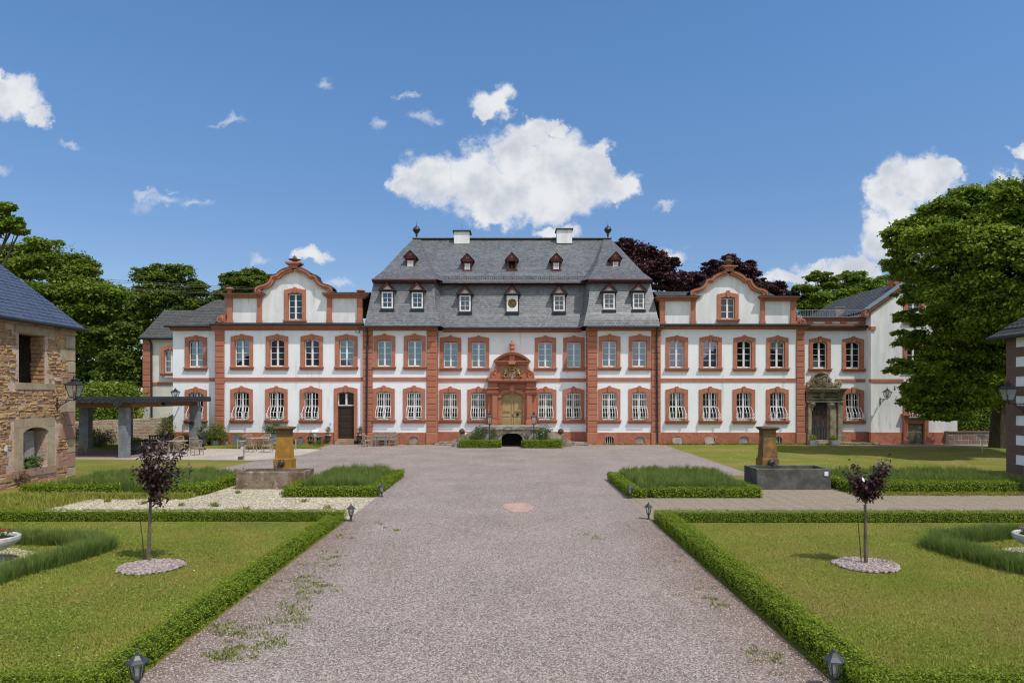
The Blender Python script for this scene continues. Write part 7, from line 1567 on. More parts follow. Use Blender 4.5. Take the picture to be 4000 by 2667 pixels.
def wall_lantern(label, anchor, d, w_, h, foot):
    """anchor: point on the wall; d: unit direction out of the wall; arm reaches the lantern foot"""
    L = Vector(anchor) + Vector(d)*foot; t = thing('wall_lantern', label, 'lantern', (L.x, L.y, L.z-0.06), group='wrought iron wall lanterns')
    lantern_body(t, w_, h, 0.06)
    b = MB(); dx, dy = d[0], d[1]; a = lambda s, z: (-dx*(foot-s), -dy*(foot-s), z)
    b.tube([a(0.02,0.0), a(foot*0.6,0.02), a(foot,0.0)], 0.02, 5); b.tube([a(0.03,-0.42), a(0.03,0.12)], 0.028, 5)
    b.tube([a(0.03,-0.36)] + [a(0.05+foot*0.62*t_, -0.36+0.34*t_**0.6) for t_ in np.linspace(0.1,1,7)], 0.017, 5)
    for (s, z, rr) in ((foot*0.30,-0.13,0.10),(foot*0.52,-0.06,0.055)): b.tube([a(s+rr*(1-0.07*k)*math.cos(k*0.6), z+rr*(1-0.07*k)*math.sin(k*0.6)) for k in range(13)], 0.014, 5)
    b.build('bracket', M['iron'], t, local=True); return t
wall_lantern('black iron wall lantern on the quoins of the stone barn', (XB+0.05, 28.4, 3.36), (1,0,0), 0.56, 0.98, 0.75)
wall_lantern('black iron wall lantern on the corner house at the right edge', (XH-0.03, 27.85, 3.22), (-1,0,0), 0.52, 0.92, 0.70)
wall_lantern('black iron wall lantern above the canopy roof on the far left annexe', (PX(710,YA), YA, PZ(1556,YA)), (0,-1,0), 0.50, 0.78, 0.95)
wall_lantern('black iron wall lantern on the gabled end house beside the tree shadow', (PX(3438,YG), YG, PZ(1556,YG)), (0,-1,0), 0.50, 0.78, 0.95)
for x_, s in ((1912.5,'left'),(2085.5,'right')):
    Yq = 46.1; t = thing('post_lantern', 'black iron lantern on a slim post %s of the ochre front door' % s, 'lantern', (PX(x_,Yq), Yq, 0), group='post lanterns before the stair')
    z0 = PZ(1660,Yq); lantern_body(t, 0.40, 0.95, z0); b = MB(); b.lathe([(0.09,0),(0.09,0.05),(0.045,0.12),(0.035,0.5),(0.028,z0-0.25),(0.05,z0-0.22),(0.03,z0-0.15),(0.03,z0)], (0,0,0), 10); b.build('post', M['iron'], t, local=True)
def path_light():
    t = thing('path_light', 'path light', 'path light', (0,0,0), group='hexagonal path lights')
    b = MB(); b.lathe([(0.075,0),(0.075,0.015),(0.03,0.03),(0.026,0.12),(0.04,0.15),(0.05,0.17)], (0,0,0), 12); b.build('post', M['charcoal_gloss'], t, local=True)
    b = MB()
    for k in range(6): a = math.pi/6+k*math.pi/3; b.tube([(0.052*math.cos(a),0.052*math.sin(a),0.17),(0.088*math.cos(a),0.088*math.sin(a),0.36)], 0.008, 4)
    b.lathe([(0.055,0.165),(0.055,0.18)], (0,0,0), 6, 0.5, math.pi/6); b.build('lamp_frame', M['charcoal_gloss'], t, local=True)
    b = MB(); b.lathe([(0.050,0.18),(0.084,0.36)], (0,0,0), 6, 0.5, math.pi/6); b.build('lamp_glass', M['lampglass'], t, local=True)
    b = MB(); b.lathe([(0.13,0.355),(0.128,0.368),(0.075,0.405),(0.07,0.41),(0.04,0.445),(0.03,0.45)], (0,0,0), 6, 0.5, math.pi/6); b.lathe([(0.022,0.45),(0.016,0.465),(0.022,0.48),(0.008,0.5)], (0,0,0), 8); b.build('lamp_cap', M['charcoal_gloss'], t, local=True)
    b = MB(); b.lathe([(0.012,0.2),(0.018,0.26),(0.01,0.3)], (0,0,0), 8); b.build('bulb', M['white'], t, local=True)
    return t
M['charcoal_gloss'] = mat('charcoal_metal', (0.045,0.05,0.056), (0.035,0.038,0.042), rough=0.4, spec=0.5)
pl = path_light()
for i, (x_, y_, lab) in enumerate(((-4.42,8.05,'dark hexagonal path light at the near corner of the left lawn hedge'),(3.83,8.12,'dark hexagonal path light at the near corner of the right lawn hedge'),
    (-4.48,19.0,'dark hexagonal path light at the far corner of the left lawn hedge'),(3.86,19.3,'dark hexagonal path light at the far corner of the right lawn hedge'),
    (-4.50,23.6,'dark hexagonal path light before the lavender bed right of the left trough'),(4.02,23.25,'dark hexagonal path light before the lavender bed left of the right trough'))):
    place(pl, i > 0, (x_, y_, 0.0), 0.3*i, lab, scale=1.0)
# ------------------------------------------------------------------ fountains
def fountain(name, label, tr, zt, m, pillar, mp, mc, side):
    x0, x1, y0, y1 = tr; t = thing(name, label, 'fountain', ((x0+x1)/2, (y0+y1)/2, 0)); w_ = 0.14; rn = random.Random(int(x0))
    b = MB(); z = zt
    b.block(x0, x1, y0, y0+w_, -0.1, z, 0.03); b.box(x0, x0+w_, y0+w_, y1-w_, -0.1, z-0.004); b.box(x1-w_, x1, y0+w_, y1-w_, -0.1, z-0.004); b.box(x0, x1, y1-w_, y1, -0.1, z); b.box(x0+w_, x1-w_, y0+w_, y1-w_, -0.1, 0.3)
    b.build('trough', m, t)
    b = MB(); b.poly([(x0+w_,y0+w_,z-0.12),(x1-w_,y0+w_,z-0.12),(x1-w_,y1-w_,z-0.12),(x0+w_,y1-w_,z-0.12)]); b.build('water', M['water'], t)
    px0, px1, ztop, pxa, pxb, zm = pillar; yb = y1+0.02; d = px1-px0
    b = MB(); b.block(px0, px1, yb, yb+d, -0.1, zm*0.62, 0.025, 0.4); b.block(px0+0.01, px1-0.01, yb+0.01, yb+d, zm*0.62+0.004, zm, 0.03, 0.5)
    e = (d-(pxb-pxa))/2; k = 0.05
    def fr(z0, z1, a0, a1, mb):
        cx_, cy_ = (px0+px1)/2, yb+d/2
        mb.add([(cx_-a0,cy_-a0,z0),(cx_+a0,cy_-a0,z0),(cx_+a0,cy_+a0,z0),(cx_-a0,cy_+a0,z0),(cx_-a1,cy_-a1,z1),(cx_+a1,cy_-a1,z1),(cx_+a1,cy_+a1,z1),(cx_-a1,cy_+a1,z1)], [(0,3,2,1),(4,5,6,7),(0,1,5,4),(1,2,6,5),(2,3,7,6),(3,0,4,7)])
    h = ztop-zm; a_ = d/2
    fr(zm+0.002, zm+0.06, a_*0.95, a_*0.86, b); fr(zm+0.06, zm+h*0.70, a_*0.84, a_*0.66, b)
    sh = b.build('pillar', mp, t)
    b = MB(); fr(zm+h*0.70+0.001, zm+h*0.74, a_*0.72, a_*0.74, b); fr(zm+h*0.74, zm+h*0.88, a_*0.68, a_*0.72, b); fr(zm+h*0.88, zm+h*0.93, a_*0.80, a_*0.98, b); fr(zm+h*0.93, zm+h*0.97, a_*1.0, a_*0.98, b); fr(zm+h*0.97, ztop, a_*0.9, a_*0.15, b)
    b.build('capital', mc, t)
    b = MB(); cx_ = (px0+px1)/2
    b.ball((cx_, yb-0.05, zm-0.12), (0.13,0.10,0.14), 10); b.ball((cx_+side*0.02, yb-0.13, zm-0.17), (0.06,0.06,0.06), 8)
    b.tube([(cx_, yb-0.05, zm-0.1), (cx_+side*0.06, yb-0.25, zm-0.1), (cx_+side*0.13, yb-0.36, zm-0.2), (cx_+side*0.15, yb-0.38, zm-0.36)], [0.03,0.03,0.026,0.024], 8)
    b.build('water_spout', M['iron'], t)
    b = MB(); b.tube([(cx_+side*0.15, yb-0.38, zm-0.36), (cx_+side*0.16, yb-0.40, z-0.12)], [0.008,0.012], 6); b.build('water_jet', M['lampglass'], t)
    return t
fountain('fountain', 'low lichen mottled stone trough fountain with an orange lichen pillar', (-10.35,-7.75,25.55,26.75), 0.66, M['stone_lichen'], (-9.38,-8.68,2.30,-9.28,-8.78,0.98), M['stone_ochre'], M['stone_cap'], -1)
fountain('fountain', 'deep dark stone trough fountain with a brown weathered pillar', (9.1,11.88,25.4,26.75), 0.78, M['stone_trough'], (9.80,10.50,2.30,9.9,10.4,0.99), M['stone_ochre2'] if 'stone_ochre2' in M else M['stone_ochre'], M['stone_cap'], 1)
b = MB(); b.box(11.62,11.76,25.375,25.40,0.52,0.68); tag(b.build('notice_plate', M['white'], origin=(11.69,25.39,0.52)), 'small white notice plate on the front of the dark stone trough', 'notice plate')
# ------------------------------------------------------------------ edge urns
for lab, (x_, y_), rot in (('pale shallow stone bowl on a foot at the left edge of the lawn', (-10.95,14.35), 0), ('pale shallow stone bowl on a foot at the right edge of the lawn', (11.32,14.6), 0)):
    t = thing('stone_bowl', lab, 'bowl', (x_, y_, 0), group='pale stone bowls on the lawns')
    b = MB(); b.lathe([(0.24,0),(0.24,0.06),(0.12,0.10),(0.10,0.18),(0.16,0.22),(0.34,0.30),(0.47,0.40),(0.50,0.42),(0.52,0.47),(0.52,0.53),(0.49,0.55),(0.44,0.53),(0.42,0.47),(0.05,0.46)], (0,0,0), 36); b.build('bowl', M['urn_stone'], t, local=True, smooth=False)
    b = MB(); b.lathe([(0.43,0.485),(0.02,0.50)], (0,0,0), 20); b.build('soil', M['terracotta'], t, local=True)
    f = thing('bedding_flowers', 'dark red flowers planted in the pale stone bowl at the %s edge' % ('left' if x_ < 0 else 'right'), 'flowers', (x_, y_, 0.5), group='flowers in the stone bowls')
    v, q, a = crown([(x_,y_,0.58,0.36,0.36,0.09)], 420, 0.055, 201+int(x_), clump=6, spread=0.3); npmesh('leaves', v, q, a, M['leaf_rose'], f, (x_,y_,0.5))
    v, q, a = crown([(x_,y_,0.64,0.37,0.37,0.08)], 330, 0.04, 203+int(x_), clump=15, spread=0.10, inner=0.8); npmesh('blossom', v, q, a, M['petal_red' if x_ < 0 else 'petal_pink'], f, (x_,y_,0.5))
# ------------------------------------------------------------------ garden furniture
def armchair(m):
    t = thing('garden_armchair', 'armchair', 'chair', (0,0,0), group='teak garden armchairs')
    b = MB(); pts = [(-0.26,-0.27),(0.26,-0.27),(0.29,0.0),(0.24,0.22),(-0.24,0.22),(-0.29,0.0)]
    b.slab(pts, 0.43, 0.455); b.slab([(x*0.93,y*0.93) for x, y in pts], 0.37, 0.43); b.build('seat', m, t, local=True)
    for sx in (-1, 1):
        for sy, hh in ((-0.26, 0.66), (0.22, 0.45)):
            b = MB(); x_ = sx*0.25; b.tube([(x_*1.05,sy*1.02,0),(x_,sy,0.43),(x_*1.06,sy*1.02,hh)], [0.022,0.025,0.02], 6); b.build('leg', m, t, local=True)
    b = MB(); b.tube([(-0.25,-0.24,0.2),(-0.25,0.2,0.2)], 0.014, 5); b.tube([(0.25,-0.24,0.2),(0.25,0.2,0.2)], 0.014, 5); b.tube([(-0.25,0,0.2),(0.25,0,0.2)], 0.014, 5); b.build('stretcher', m, t, local=True)
    b = MB(); arc = []
    for k in range(15):
        a = math.pi*(k/14); zz = 0.66+0.22*math.sin(a)**1.5; arc.append((-0.30*math.cos(a), -0.28+0.62*math.sin(a)**0.8, zz))
    b.tube(arc, 0.027, 7)
    for k in range(2, 13):
        p = arc[k]; s = 0.72; b.tube([(p[0]*0.82, min(0.21,p[1]*0.66), 0.45), (p[0]*0.97, p[1]*0.98, p[2]-0.01)], 0.013, 5)
    b.build('backrest', m, t, local=True); return t
ch = armchair(M['teak']); used_ch = False
def chair(px_, py_, rz, label, group='teak garden armchairs'):
    global used_ch
    g_ = G(px_, py_); o = place(ch, used_ch, (g_[0], g_[1], 0.006), rz, label, group); used_ch = True; return o
PI = math.pi
chair(979,1765,PI,'teak armchair left of two backing onto the white gravel at the round table'); chair(1043,1766,PI+0.1,'teak armchair right of two backing onto the white gravel at the round table')
chair(968,1746,0.3,'teak armchair behind the round table nearest the zinc planter'); chair(1040,1745,-0.15,'teak armchair behind the round table nearest the ochre pillar'); chair(1082,1756,-PI/2-0.2,'teak armchair seen sideways half behind the ochre pillar')
G2 = 'teak armchairs by the canopy'
chair(770,1777,-PI/2-0.7,'teak armchair right of the terrace table near the black urn',G2); chair(640,1776,PI/2+0.6,'teak armchair behind the left plum tree crown',G2); chair(700,1757,0.1,'pale teak armchair behind the terrace table beside the pillar',G2); chair(764,1752,-0.6,'teak armchair farthest right behind the terrace table',G2); chair(705,1783,PI-0.2,'teak armchair in front of the terrace table by the canopy',G2)
chair(308,1776,-PI/2-0.4,'pale armchair alone in the shade under the canopy',G2)
chair(1430,1744,PI/2+0.75,'teak armchair left of the grey bench on the gravel','chairs by the grey bench'); chair(1538,1741,-PI/2-0.1,'teak armchair right of the grey bench seen from the side','chairs by the grey bench')
def rtable(px_, py_, rad, label):
    g_ = G(px_, py_); t = thing('round_table', label, 'table', (g_[0], g_[1], 0.006), group='round teak tables')
    b = MB(); b.lathe([(rad,0.71),(rad,0.74),(0.02,0.742)], (0,0,0), 28); b.lathe([(rad*0.85,0.65),(rad*0.85,0.71)], (0,0,0), 20); b.build('tabletop', M['teak'], t, local=True)
    for k in range(4): a = PI/4+k*PI/2; b = MB(); b.tube([(0.18*math.cos(a),0.18*math.sin(a),0),(0.14*math.cos(a),0.14*math.sin(a),0.4),(0.3*math.cos(a),0.3*math.sin(a),0.66)], [0.035,0.03,0.03], 6); b.build('leg', M['teak'], t, local=True)
rtable(1010,1754,0.72,'round teak table between the zinc planter and the ochre pillar'); rtable(692,1768,0.62,'round teak table behind the left plum tree by the canopy pillar')
def bench(name, label, loc, rz, L, m, group=None):
    t = thing(name, label, 'bench', loc, rz, group)
    b = MB()
    for k in range(5): b.box(-L/2+0.02, L/2-0.02, -0.26+k*0.105, -0.17+k*0.105, 0.42, 0.445)
    b.build('seat', m, t, local=True)
    b = MB(); b.box(-L/2, L/2, 0.27, 0.31, 0.84, 0.91); b.box(-L/2, L/2, 0.26, 0.30, 0.50, 0.55); n = int(L/0.11)
    for k in range(n): x_ = -L/2+0.09+(L-0.18)*k/(n-1); b.box(x_-0.022, x_+0.022, 0.27, 0.295, 0.55, 0.84)
    b.build('backrest', m, t, local=True)
    for sx in (-1, 1):
        for y_, hh in ((-0.25,0.64),(0.28,0.94)): b = MB(); b.box(sx*L/2-0.03, sx*L/2+0.03, y_-0.03, y_+0.03, 0, hh); b.build('leg', m, t, local=True)
        b = MB(); b.box(sx*L/2-0.035, sx*L/2+0.035, -0.30, 0.25, 0.641, 0.675); b.build('armrest', m, t, local=True)
    b = MB(); b.box(-L/2+0.03, L/2-0.03, -0.24, -0.21, 0.34, 0.415); b.box(-L/2+0.03, L/2-0.03, -0.01, 0.03, 0.18, 0.23); b.build('rail', m, t, local=True)
    return t
bench('garden_bench', 'grey slatted garden bench against the red plinth', (PX(1500,48.2),48.15,0.01), 0, 1.5, M['teak_grey'])
bench('garden_bench', 'charcoal slatted bench under the canopy edge facing the terrace', (PX(622,44.2),44.2,0.01), 0, 1.55, M['charcoal'])
def stable(name, label, loc, wx, wy, h, m, mt):
    t = thing(name, label, 'table', loc); b = MB(); b.box(-wx/2,wx/2,-wy/2,wy/2,h-0.03,h); b.box(-wx/2+0.05,wx/2-0.05,-wy/2+0.05,wy/2-0.05,h-0.09,h-0.03); b.build('tabletop', mt, t, local=True)
    for sx in (-1,1):
        for sy in (-1,1): b = MB(); b.tube([(sx*(wx/2-0.07),sy*(wy/2-0.07),0),(sx*(wx/2-0.07),sy*(wy/2-0.07),h-0.03)], 0.026, 8); b.build('leg', m, t, local=True)
stable('small_table', 'small square table with steel legs in front of the grey bench', (PX(1488,47.1),47.0,0.01), 0.82, 0.6, 0.74, M['steel'], M['teak_grey'])
stable('dark_table', 'charcoal table in front of the dark bench under the canopy', (PX(580,42.6),42.6,0.01), 1.5, 0.8, 0.74, M['charcoal'], M['charcoal'])
dc = armchair(M['charcoal']); place(dc, False, (PX(575,41.4),41.4,0.01), PI+0.3, 'charcoal armchair at the dark table behind the canopy pillar', 'dark armchairs'); place(dc, True, (PX(650,42.4),42.3,0.01), -PI/2, 'charcoal armchair at the right end of the dark table', 'dark armchairs')
# ------------------------------------------------------------------ planters and their plants
def planter(name, label, xy, kind, w_, h, m, group=None):
    t = thing(name, label, 'planter', (xy[0], xy[1], 0.01), group=group); b = MB()
    if kind == 'square':
        a0, a1 = w_*0.36, w_*0.5; r2 = math.sqrt(2)
        b.lathe([(a0*r2,0),(a1*r2,h-0.04),(a1*r2*1.04,h-0.035),(a1*r2*1.04,h),(a1*r2*0.9,h),(a1*r2*0.85,h-0.05),(0.01,h-0.05)], (0,0,0), 4, 0.5, PI/4)
    elif kind == 'cube':
        r2 = math.sqrt(2)*w_/2; b.lathe([(r2,0),(r2,h),(r2*0.86,h),(r2*0.86,h-0.05),(0.01,h-0.05)], (0,0,0), 4, 0.5, PI/4)
    elif kind == 'tub': b.lathe([(w_*0.42,0),(w_*0.5,h-0.05),(w_*0.53,h-0.04),(w_*0.53,h),(w_*0.48,h),(w_*0.46,h-0.05),(0.01,h-0.05)], (0,0,0), 24)
    elif kind == 'bowl': b.lathe([(w_*0.2,0),(w_*0.2,h*0.12),(w_*0.38,h*0.4),(w_*0.5,h*0.85),(w_*0.52,h),(w_*0.47,h),(w_*0.4,h*0.8),(0.01,h*0.8)], (0,0,0), 24)
    elif kind == 'urn': b.lathe([(w_*0.34,0),(w_*0.34,h*0.06),(w_*0.18,h*0.16),(w_*0.15,h*0.22),(w_*0.22,h*0.27),(w_*0.34,h*0.36),(w_*0.38,h*0.45),(w_*0.36,h*0.52),(w_*0.37,h*0.75),(w_*0.44,h*0.92),(w_*0.52,h*0.97),(w_*0.52,h),(w_*0.46,h),(w_*0.4,h*0.92),(0.01,h*0.92)], (0,0,0), 24)
    elif kind == 'flat': b.lathe([(w_*0.28,0),(w_*0.26,h*0.1),(w_*0.12,h*0.25),(w_*0.12,h*0.4),(w_*0.3,h*0.55),(w_*0.46,h*0.8),(w_*0.52,h*0.88),(w_*0.52,h),(w_*0.46,h),(w_*0.42,h*0.85),(0.01,h*0.85)], (0,0,0), 24)
    b.build('pot', m, t, local=True)
    b = MB(); b.lathe([(w_*0.40,h-0.045 if kind not in ('bowl','flat','urn') else h*0.93),(0.01,h-0.02)], (0,0,0), 12); b.build('soil', M['terracotta'], t, local=True); return t
def flowers(name, label, xy, z, blobs, nleaf, leaf, m, seed, bloom=None, stem=None, cat='plant', aspect=0.5, group=None):
    t = thing(name, label, cat, (xy[0], xy[1], z), group=group); x, y = xy
    bl_ = [(x+b[0], y+b[1], z+b[2], b[3], b[3], b[4]) for b in blobs]
    v, q, a = crown(bl_, nleaf, leaf, seed, clump=6, spread=0.35, aspect=aspect); npmesh('leaves', v, q, a, m, t, ORG[t.name])
    b = MB()
    for i, q_ in enumerate(bl_): b.tube([(x, y, z-0.04), (x*0.7+q_[0]*0.3, y, z+(q_[2]-z)*0.5), q_[:3]], [0.014, 0.010, 0.006] if not stem else [stem]*3, 5)
    b.build('stem', M['bark_young'], t)
    if bloom:
        pm, n, rz0, rr, rh, sz = bloom; v, q, a = crown([(x, y, z+rz0, rr, rr, rh)], n, sz, seed+7, clump=5, spread=0.10, inner=0.85); npmesh('blossom', v, q, a, M[pm], t, ORG[t.name])
    return t
def at(xpx, ypx):
    g_ = G(xpx, ypx); return (g_[0], g_[1])
p = at(929,1738); planter('zinc_planter', 'tall tapered zinc planter by the first barred window of the left wing', p, 'square', 0.56, 0.64, M['zinc']); flowers('lavender_plant', 'greyish dry lavender in the tall zinc planter', p, 0.62, [(0,0,0.10,0.26,0.14)], 700, 0.09, M['leaf_lav'], 211, aspect=0.15)
p = at(1067,1737.5); planter('zinc_planter', 'large tapered zinc planter behind the ochre fountain pillar', p, 'square', 0.62, 0.78, M['zinc']); flowers('oleander', 'leafy oleander in the large zinc planter under the second window', p, 0.76, [(-0.15,0,0.45,0.38,0.38),(0.2,0,0.4,0.36,0.36),(-0.3,0,0.25,0.25,0.2)], 900, 0.15, M['leaf_rose'], 212, ('petal_white',60,0.6,0.4,0.2,0.05), aspect=0.3)
p = at(1175.5,1736); planter('zinc_planter', 'small tapered zinc planter with orange flowers', p, 'square', 0.36, 0.42, M['zinc']); flowers('marigolds', 'orange flowers in the small tapered zinc planter', p, 0.41, [(0,0,0.07,0.16,0.09)], 260, 0.05, M['leaf_rose'], 213, ('petal_orange',60,0.13,0.15,0.06,0.04))
p = at(885,1738); planter('zinc_planter', 'small round zinc pot at the corner pilaster of the left wing', p, 'tub', 0.30, 0.26, M['zinc']); flowers('croton', 'red tinged foliage plant in the small round zinc pot', p, 0.25, [(0,0,0.2,0.15,0.2),(0.04,0,0.38,0.08,0.12)], 260, 0.08, M['leaf_bamboo'], 214, ('petal_orange',20,0.25,0.15,0.2,0.05))
p = at(841,1738); planter('zinc_tub', 'round zinc tub holding the big bamboo', p, 'tub', 0.62, 0.34, M['zinc']); flowers('bamboo', 'big round yellow green bamboo in the zinc tub at the corner pilaster', p, 0.32, [(0,0,0.55,0.58,0.52),(-0.28,0,0.4,0.42,0.4),(0.28,0,0.4,0.42,0.4),(0.15,0,0.95,0.3,0.25)], 5200, 0.13, M['leaf_bamboo'], 215, cat='bamboo', aspect=0.22)
p = at(816.5,1737); planter('black_bowl', 'small black bowl between the urn and the zinc tub', p, 'bowl', 0.36, 0.24, M['urn_dark']); flowers('heather', 'thin dry stalks in the small black bowl', p, 0.22, [(0,0,0.1,0.14,0.12)], 90, 0.06, M['leaf_dead'], 216)
p = at(791,1756); planter('black_urn', 'big dark urn at the right pillar of the canopy', p, 'urn', 0.58, 0.86, M['urn_dark']); flowers('rosemary', 'white flowering mixed plants in the big dark urn by the canopy', p, 0.84, [(0.12,0,0.14,0.24,0.18),(-0.12,0,0.5,0.2,0.16),(0.12,0,0.6,0.22,0.18),(-0.15,0,0.2,0.2,0.2)], 900, 0.08, M['leaf_rose'], 217, ('petal_white',150,0.58,0.28,0.14,0.04))
p = at(731,1741); planter('dark_pot', 'dark pot half behind the right canopy pillar', p, 'tub', 0.62, 0.30, M['urn_dark']); flowers('ornamental_grass', 'blue green ornamental grass beside the right canopy pillar', p, 0.29, [(-0.1,0,0.25,0.36,0.3)], 1500, 0.18, M['leaf_lav'], 218, aspect=0.08)
p = at(524,1775); planter('black_urn', 'dark stone urn beside the front pillar of the canopy', p, 'urn', 0.72, 0.66, M['urn_dark']); flowers('geranium', 'red geraniums in the dark urn beside the front canopy pillar', p, 0.63, [(0,0,0.1,0.3,0.14),(-0.15,0,0.3,0.22,0.22),(0.22,0,0.22,0.2,0.18)], 900, 0.08, M['leaf_rose'], 219, ('petal_red',160,0.1,0.34,0.10,0.05))
p = at(947,1752); planter('stone_urn', 'pale flat stone urn beside the round table chairs', p, 'flat', 0.52, 0.56, M['urn_stone']); flowers('cyclamen', 'dark red and white flowers in the pale flat urn', p, 0.54, [(0,0,0.08,0.2,0.1)], 280, 0.06, M['leaf_rose'], 220, ('petal_red',70,0.14,0.17,0.07,0.045))
p = at(1145,1737); planter('black_bowl', 'low dark bowl right of the ochre pillar', p, 'bowl', 0.36, 0.2, M['urn_dark']); flowers('sedum', 'small green plant in the low dark bowl', p, 0.18, [(0,0,0.08,0.14,0.09)], 200, 0.05, M['leaf_rose'], 221)
p = at(1213,1737.5); planter('black_bowl', 'black bowl in front of the second cellar window', p, 'bowl', 0.42, 0.24, M['urn_dark']); flowers('dwarf_pine', 'dwarf pine in the black bowl before the cellar window', p, 0.22, [(0.06,0,0.42,0.13,0.2),(0.0,0,0.1,0.2,0.1),(0.05,0,0.65,0.1,0.1)], 500, 0.10, M['leaf_mid'], 222, aspect=0.12)
p = at(1240,1744); flowers('juniper', 'low juniper spreading at the foot of the info board', p, 0.02, [(0,0,0.16,0.34,0.18),(0.15,0,0.3,0.14,0.18)], 800, 0.1, M['leaf_mid'], 223, aspect=0.14, cat='shrub')
p = at(1246,1736.5); planter('black_urn', 'wide dark urn with white flowers behind the info board', p, 'urn', 0.42, 0.52, M['urn_dark']); flowers('petunias', 'white flowers in the wide dark urn behind the info board', p, 0.5, [(0,0,0.05,0.18,0.07)], 200, 0.05, M['leaf_rose'], 224, ('petal_white',120,0.09,0.19,0.06,0.05))
for x_, s, sd in ((1281,'left',225),(1404,'right',226)):
    p = at(x_,1736); planter('black_urn', 'slender black urn %s of the dark side door' % s, p, 'urn', 0.40, 0.66, M['urn_dark'], 'urns by the side door'); f = flowers('standard_rose', 'standard rose with red blooms over white flowers %s of the dark side door' % s, p, 0.64, [(0.02,0,0.42,0.15,0.16),(0.02,0,0.55,0.1,0.1)], 420, 0.055, M['leaf_rose'], sd, ('petal_red',40,0.48,0.17,0.18,0.05), group='standard roses in urns')
    v, q, a = crown([(p[0],p[1],0.66,0.23,0.23,0.06)], 220, 0.055, sd+20, clump=5, spread=0.15); npmesh('white_blossom', v, q, a, M['petal_white'], f, ORG[f.name])
for x_, s, sd in ((3173,'left',231),(3256,'right',232)):
    p = (PX(x_,48.35), 48.35); pl_ = planter('cube_planter', 'grey stone cube planter %s of the old carved portal' % s, p, 'cube', 0.50, 0.36, M['splitblock'], 'cube planters at the old portal'); pl_.location.z = 0.0
    flowers('box_ball', 'small round box plant in the %s cube planter' % s, p, 0.34, [(0,0,0.18,0.2,0.2)], 700, 0.06, M['leaf_box'], sd, group='box balls in cube planters')
# ------------------------------------------------------------------ small things
for x_, y_, h, s in ((927.5,1753,0.62,'beside the flat stone urn'),(1155,1754,0.62,'right of the ochre pillar'),(953,1789,0.70,'with a wooden block at its foot')):
    g_ = G(x_, y_); t = thing('metal_post', 'slim galvanised post ' + s, 'post', (g_[0], g_[1], 0), group='slim metal posts'); b = MB(); b.lathe([(0.045,-0.05),(0.045,h-0.01),(0.035,h)], (0,0,0), 12); b.build('tube', M['steel'], t, local=True)
g_ = G(940,1795); b = MB(); b.add([(g_[0]-0.12,g_[1]-0.1,0),(g_[0]+0.10,g_[1]-0.12,0),(g_[0]+0.12,g_[1]+0.1,0),(g_[0]-0.10,g_[1]+0.12,0),(g_[0]-0.12,g_[1]-0.1,0.16),(g_[0]+0.10,g_[1]-0.12,0.2),(g_[0]+0.12,g_[1]+0.1,0.21),(g_[0]-0.10,g_[1]+0.12,0.17)], [(4,5,6,7),(0,1,5,4),(1,2,6,5),(2,3,7,6),(3,0,4,7)])
tag(b.build('wood_block', M['wood_block'], origin=(g_[0],g_[1],0)), 'rough wooden block at the foot of the slim metal post', 'wood block')
def board_sign(label, xy, h, bw, bd, extra=False, m='white'):
    t = thing('info_board', label, 'sign', (xy[0], xy[1], 0)); b = MB(); b.lathe([(0.022,-0.02),(0.022,h-0.05)], (0,0,0), 8); b.build('post', M['steel'], t, local=True)
    b = MB(); b.add([(-bw/2,-bd/2,h-0.10),(bw/2,-bd/2,h-0.10),(bw/2,bd/2,h+0.06),(-bw/2,bd/2,h+0.06),(-bw/2,-bd/2,h-0.075),(bw/2,-bd/2,h-0.075),(bw/2,bd/2,h+0.085),(-bw/2,bd/2,h+0.085)], [(0,3,2,1),(4,5,6,7),(0,1,5,4),(1,2,6,5),(2,3,7,6),(3,0,4,7)]); b.build('board', M[m], t, local=True)
    if extra: b = MB(); b.box(-0.13,0.13,-0.04,-0.028,h-0.42,h-0.15); b.build('plate', M['steel'], t, local=True); b = MB(); b.box(-0.11,0.11,-0.046,-0.0405,h-0.40,h-0.17); b.build('paper', M['white'], t, local=True)
board_sign('slanted white info board on a slim post before the left wing', at(1231.5,1742), 1.06, 0.44, 0.36, True)
board_sign('low white info board between the hedge and the stone ball pillar', (PX(1826,46.9),46.9), 0.86, 0.34, 0.16)
board_sign('dark info board on a thin post in the tree shadow', (PX(3837,42.3),42.3), 0.98, 0.42, 0.3, False, 'zinc')
for x_, z_, s in ((1804.5,1681,'left'),(2190.8,1682,'right')):
    Yq = 47.3; x0 = PX(x_,Yq); t = thing('ball_pillar', 'dark stone ball on a square pillar at the %s foot of the stair' % s, 'pillar', (x0, Yq, 0), group='stone ball pillars'); h = PZ(1695,Yq)
    b = MB(); b.box(-0.15,0.15,-0.15,0.15,-0.1,h-0.08); b.box(-0.19,0.19,-0.19,0.19,h-0.08,h-0.02); b.box(-0.13,0.13,-0.13,0.13,h-0.02,h); b.build('pillar', M['stair'], t, local=True)
    b = MB(); b.ball((0,0,h+0.19), 0.20, 16); b.build('ball', M['brownball'], t, local=True, smooth=True) if 'brownball' in M else b.build('ball', mat('brown_ball_stone', (0.12,0.085,0.065), (0.08,0.06,0.05), rough=0.9, fine=0.25, bump=0.5), t, local=True, smooth=True)
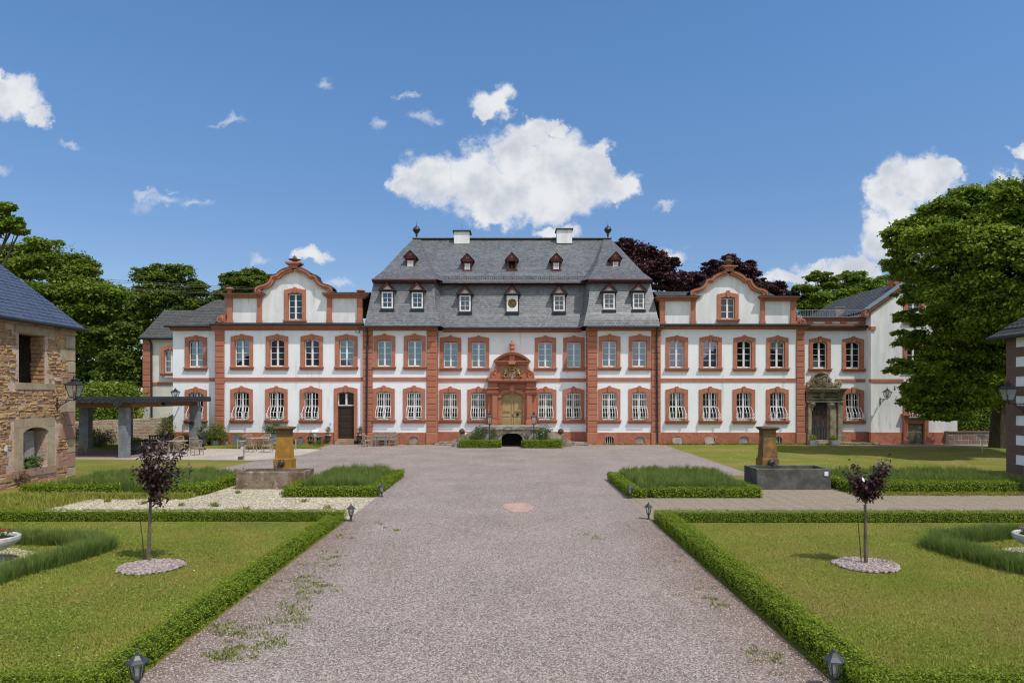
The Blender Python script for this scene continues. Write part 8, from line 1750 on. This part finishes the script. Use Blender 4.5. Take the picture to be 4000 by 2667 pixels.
for x_, y_, rz, s in ((2644,1738,-0.02,'standing half clear of the third barred cellar window'),(2772,1736,0.14,'tilted against a dark cellar window')):
    g_ = (PX(x_,48.8), 48.8); b = MB(); w_, h = 0.33, 0.52; pts = [(-w_,0),(w_,0),(w_,h-0.12),(w_*0.7,h-0.02),(0,h),(-w_*0.7,h-0.02),(-w_,h-0.12)]
    c_, s_ = math.cos(rz), math.sin(rz); P3 = [(g_[0]+x*c_-z*s_, z*0.32, max(0,0.0+x*s_+z*c_+0.05*abs(rz)*6)) for x, z in pts]
    n = len(P3); b.add([(x, g_[1]-0.16+yy_, z) for x, yy_, z in P3] + [(x, g_[1]-0.13+yy_, z) for x, yy_, z in P3], [list(range(n)), list(range(2*n-1,n-1,-1))] + [(i,(i+1)%n,n+(i+1)%n,n+i) for i in range(n)])
    tag(b.build('window_board', M['board_grey'], origin=(g_[0],g_[1]-0.16,0)), 'grey arched cellar board ' + s, 'board', 'loose cellar boards')
# roses at the stair
flowers('climbing_rose', 'tall climbing rose left of the stair wall', (PX(1868,46.3),46.25), 0.1, [(0.0,0,0.9,0.32,0.35),(-0.2,0,0.6,0.4,0.3),(0.05,0,1.2,0.18,0.2),(1.0,0,0.75,0.2,0.35)], 1100, 0.10, M['leaf_rose'], 241, cat='rose')
flowers('climbing_rose', 'bushy white rose right of the stair wall', (PX(2118,46.2),46.15), 0.1, [(0.05,0,0.85,0.3,0.35),(0.35,0,1.15,0.32,0.25),(-0.2,0,1.0,0.18,0.25),(0.15,0,0.5,0.4,0.25)], 1000, 0.10, M['leaf_rose'], 242, ('petal_white',30,0.75,0.4,0.3,0.06), cat='rose')
flowers('herb_clump', 'low herbs behind the left box hedge of the stair', (PX(1850,46.2),46.4), 0.1, [(-0.5,0,0.35,0.5,0.25),(0.4,0,0.4,0.5,0.25)], 900, 0.09, M['leaf_lav'], 243)
# ------------------------------------------------------------------ overhead wires
for i, (ya, yb, dd) in enumerate(((1047,1123,0),(1058,1129,0.5),(1084,1146,0),(1093,1150,0.5))):
    a_ = P(-300,ya-25,66+dd); c_ = P(1100,yb+6,66+dd); b = MB(); pts = []
    for k in range(25):
        t_ = k/24; pts.append((a_[0]+(c_[0]-a_[0])*t_, a_[1], a_[2]+(c_[2]-a_[2])*t_ - 0.35*math.sin(math.pi*t_)))
    b.tube(pts, 0.018, 4)
    tag(b.build('power_line', M['wire'], origin=pts[0]), ('topmost', 'second', 'third', 'lowest')[i] + ' of the four overhead wires crossing the left treetops', 'power line', 'overhead wires')
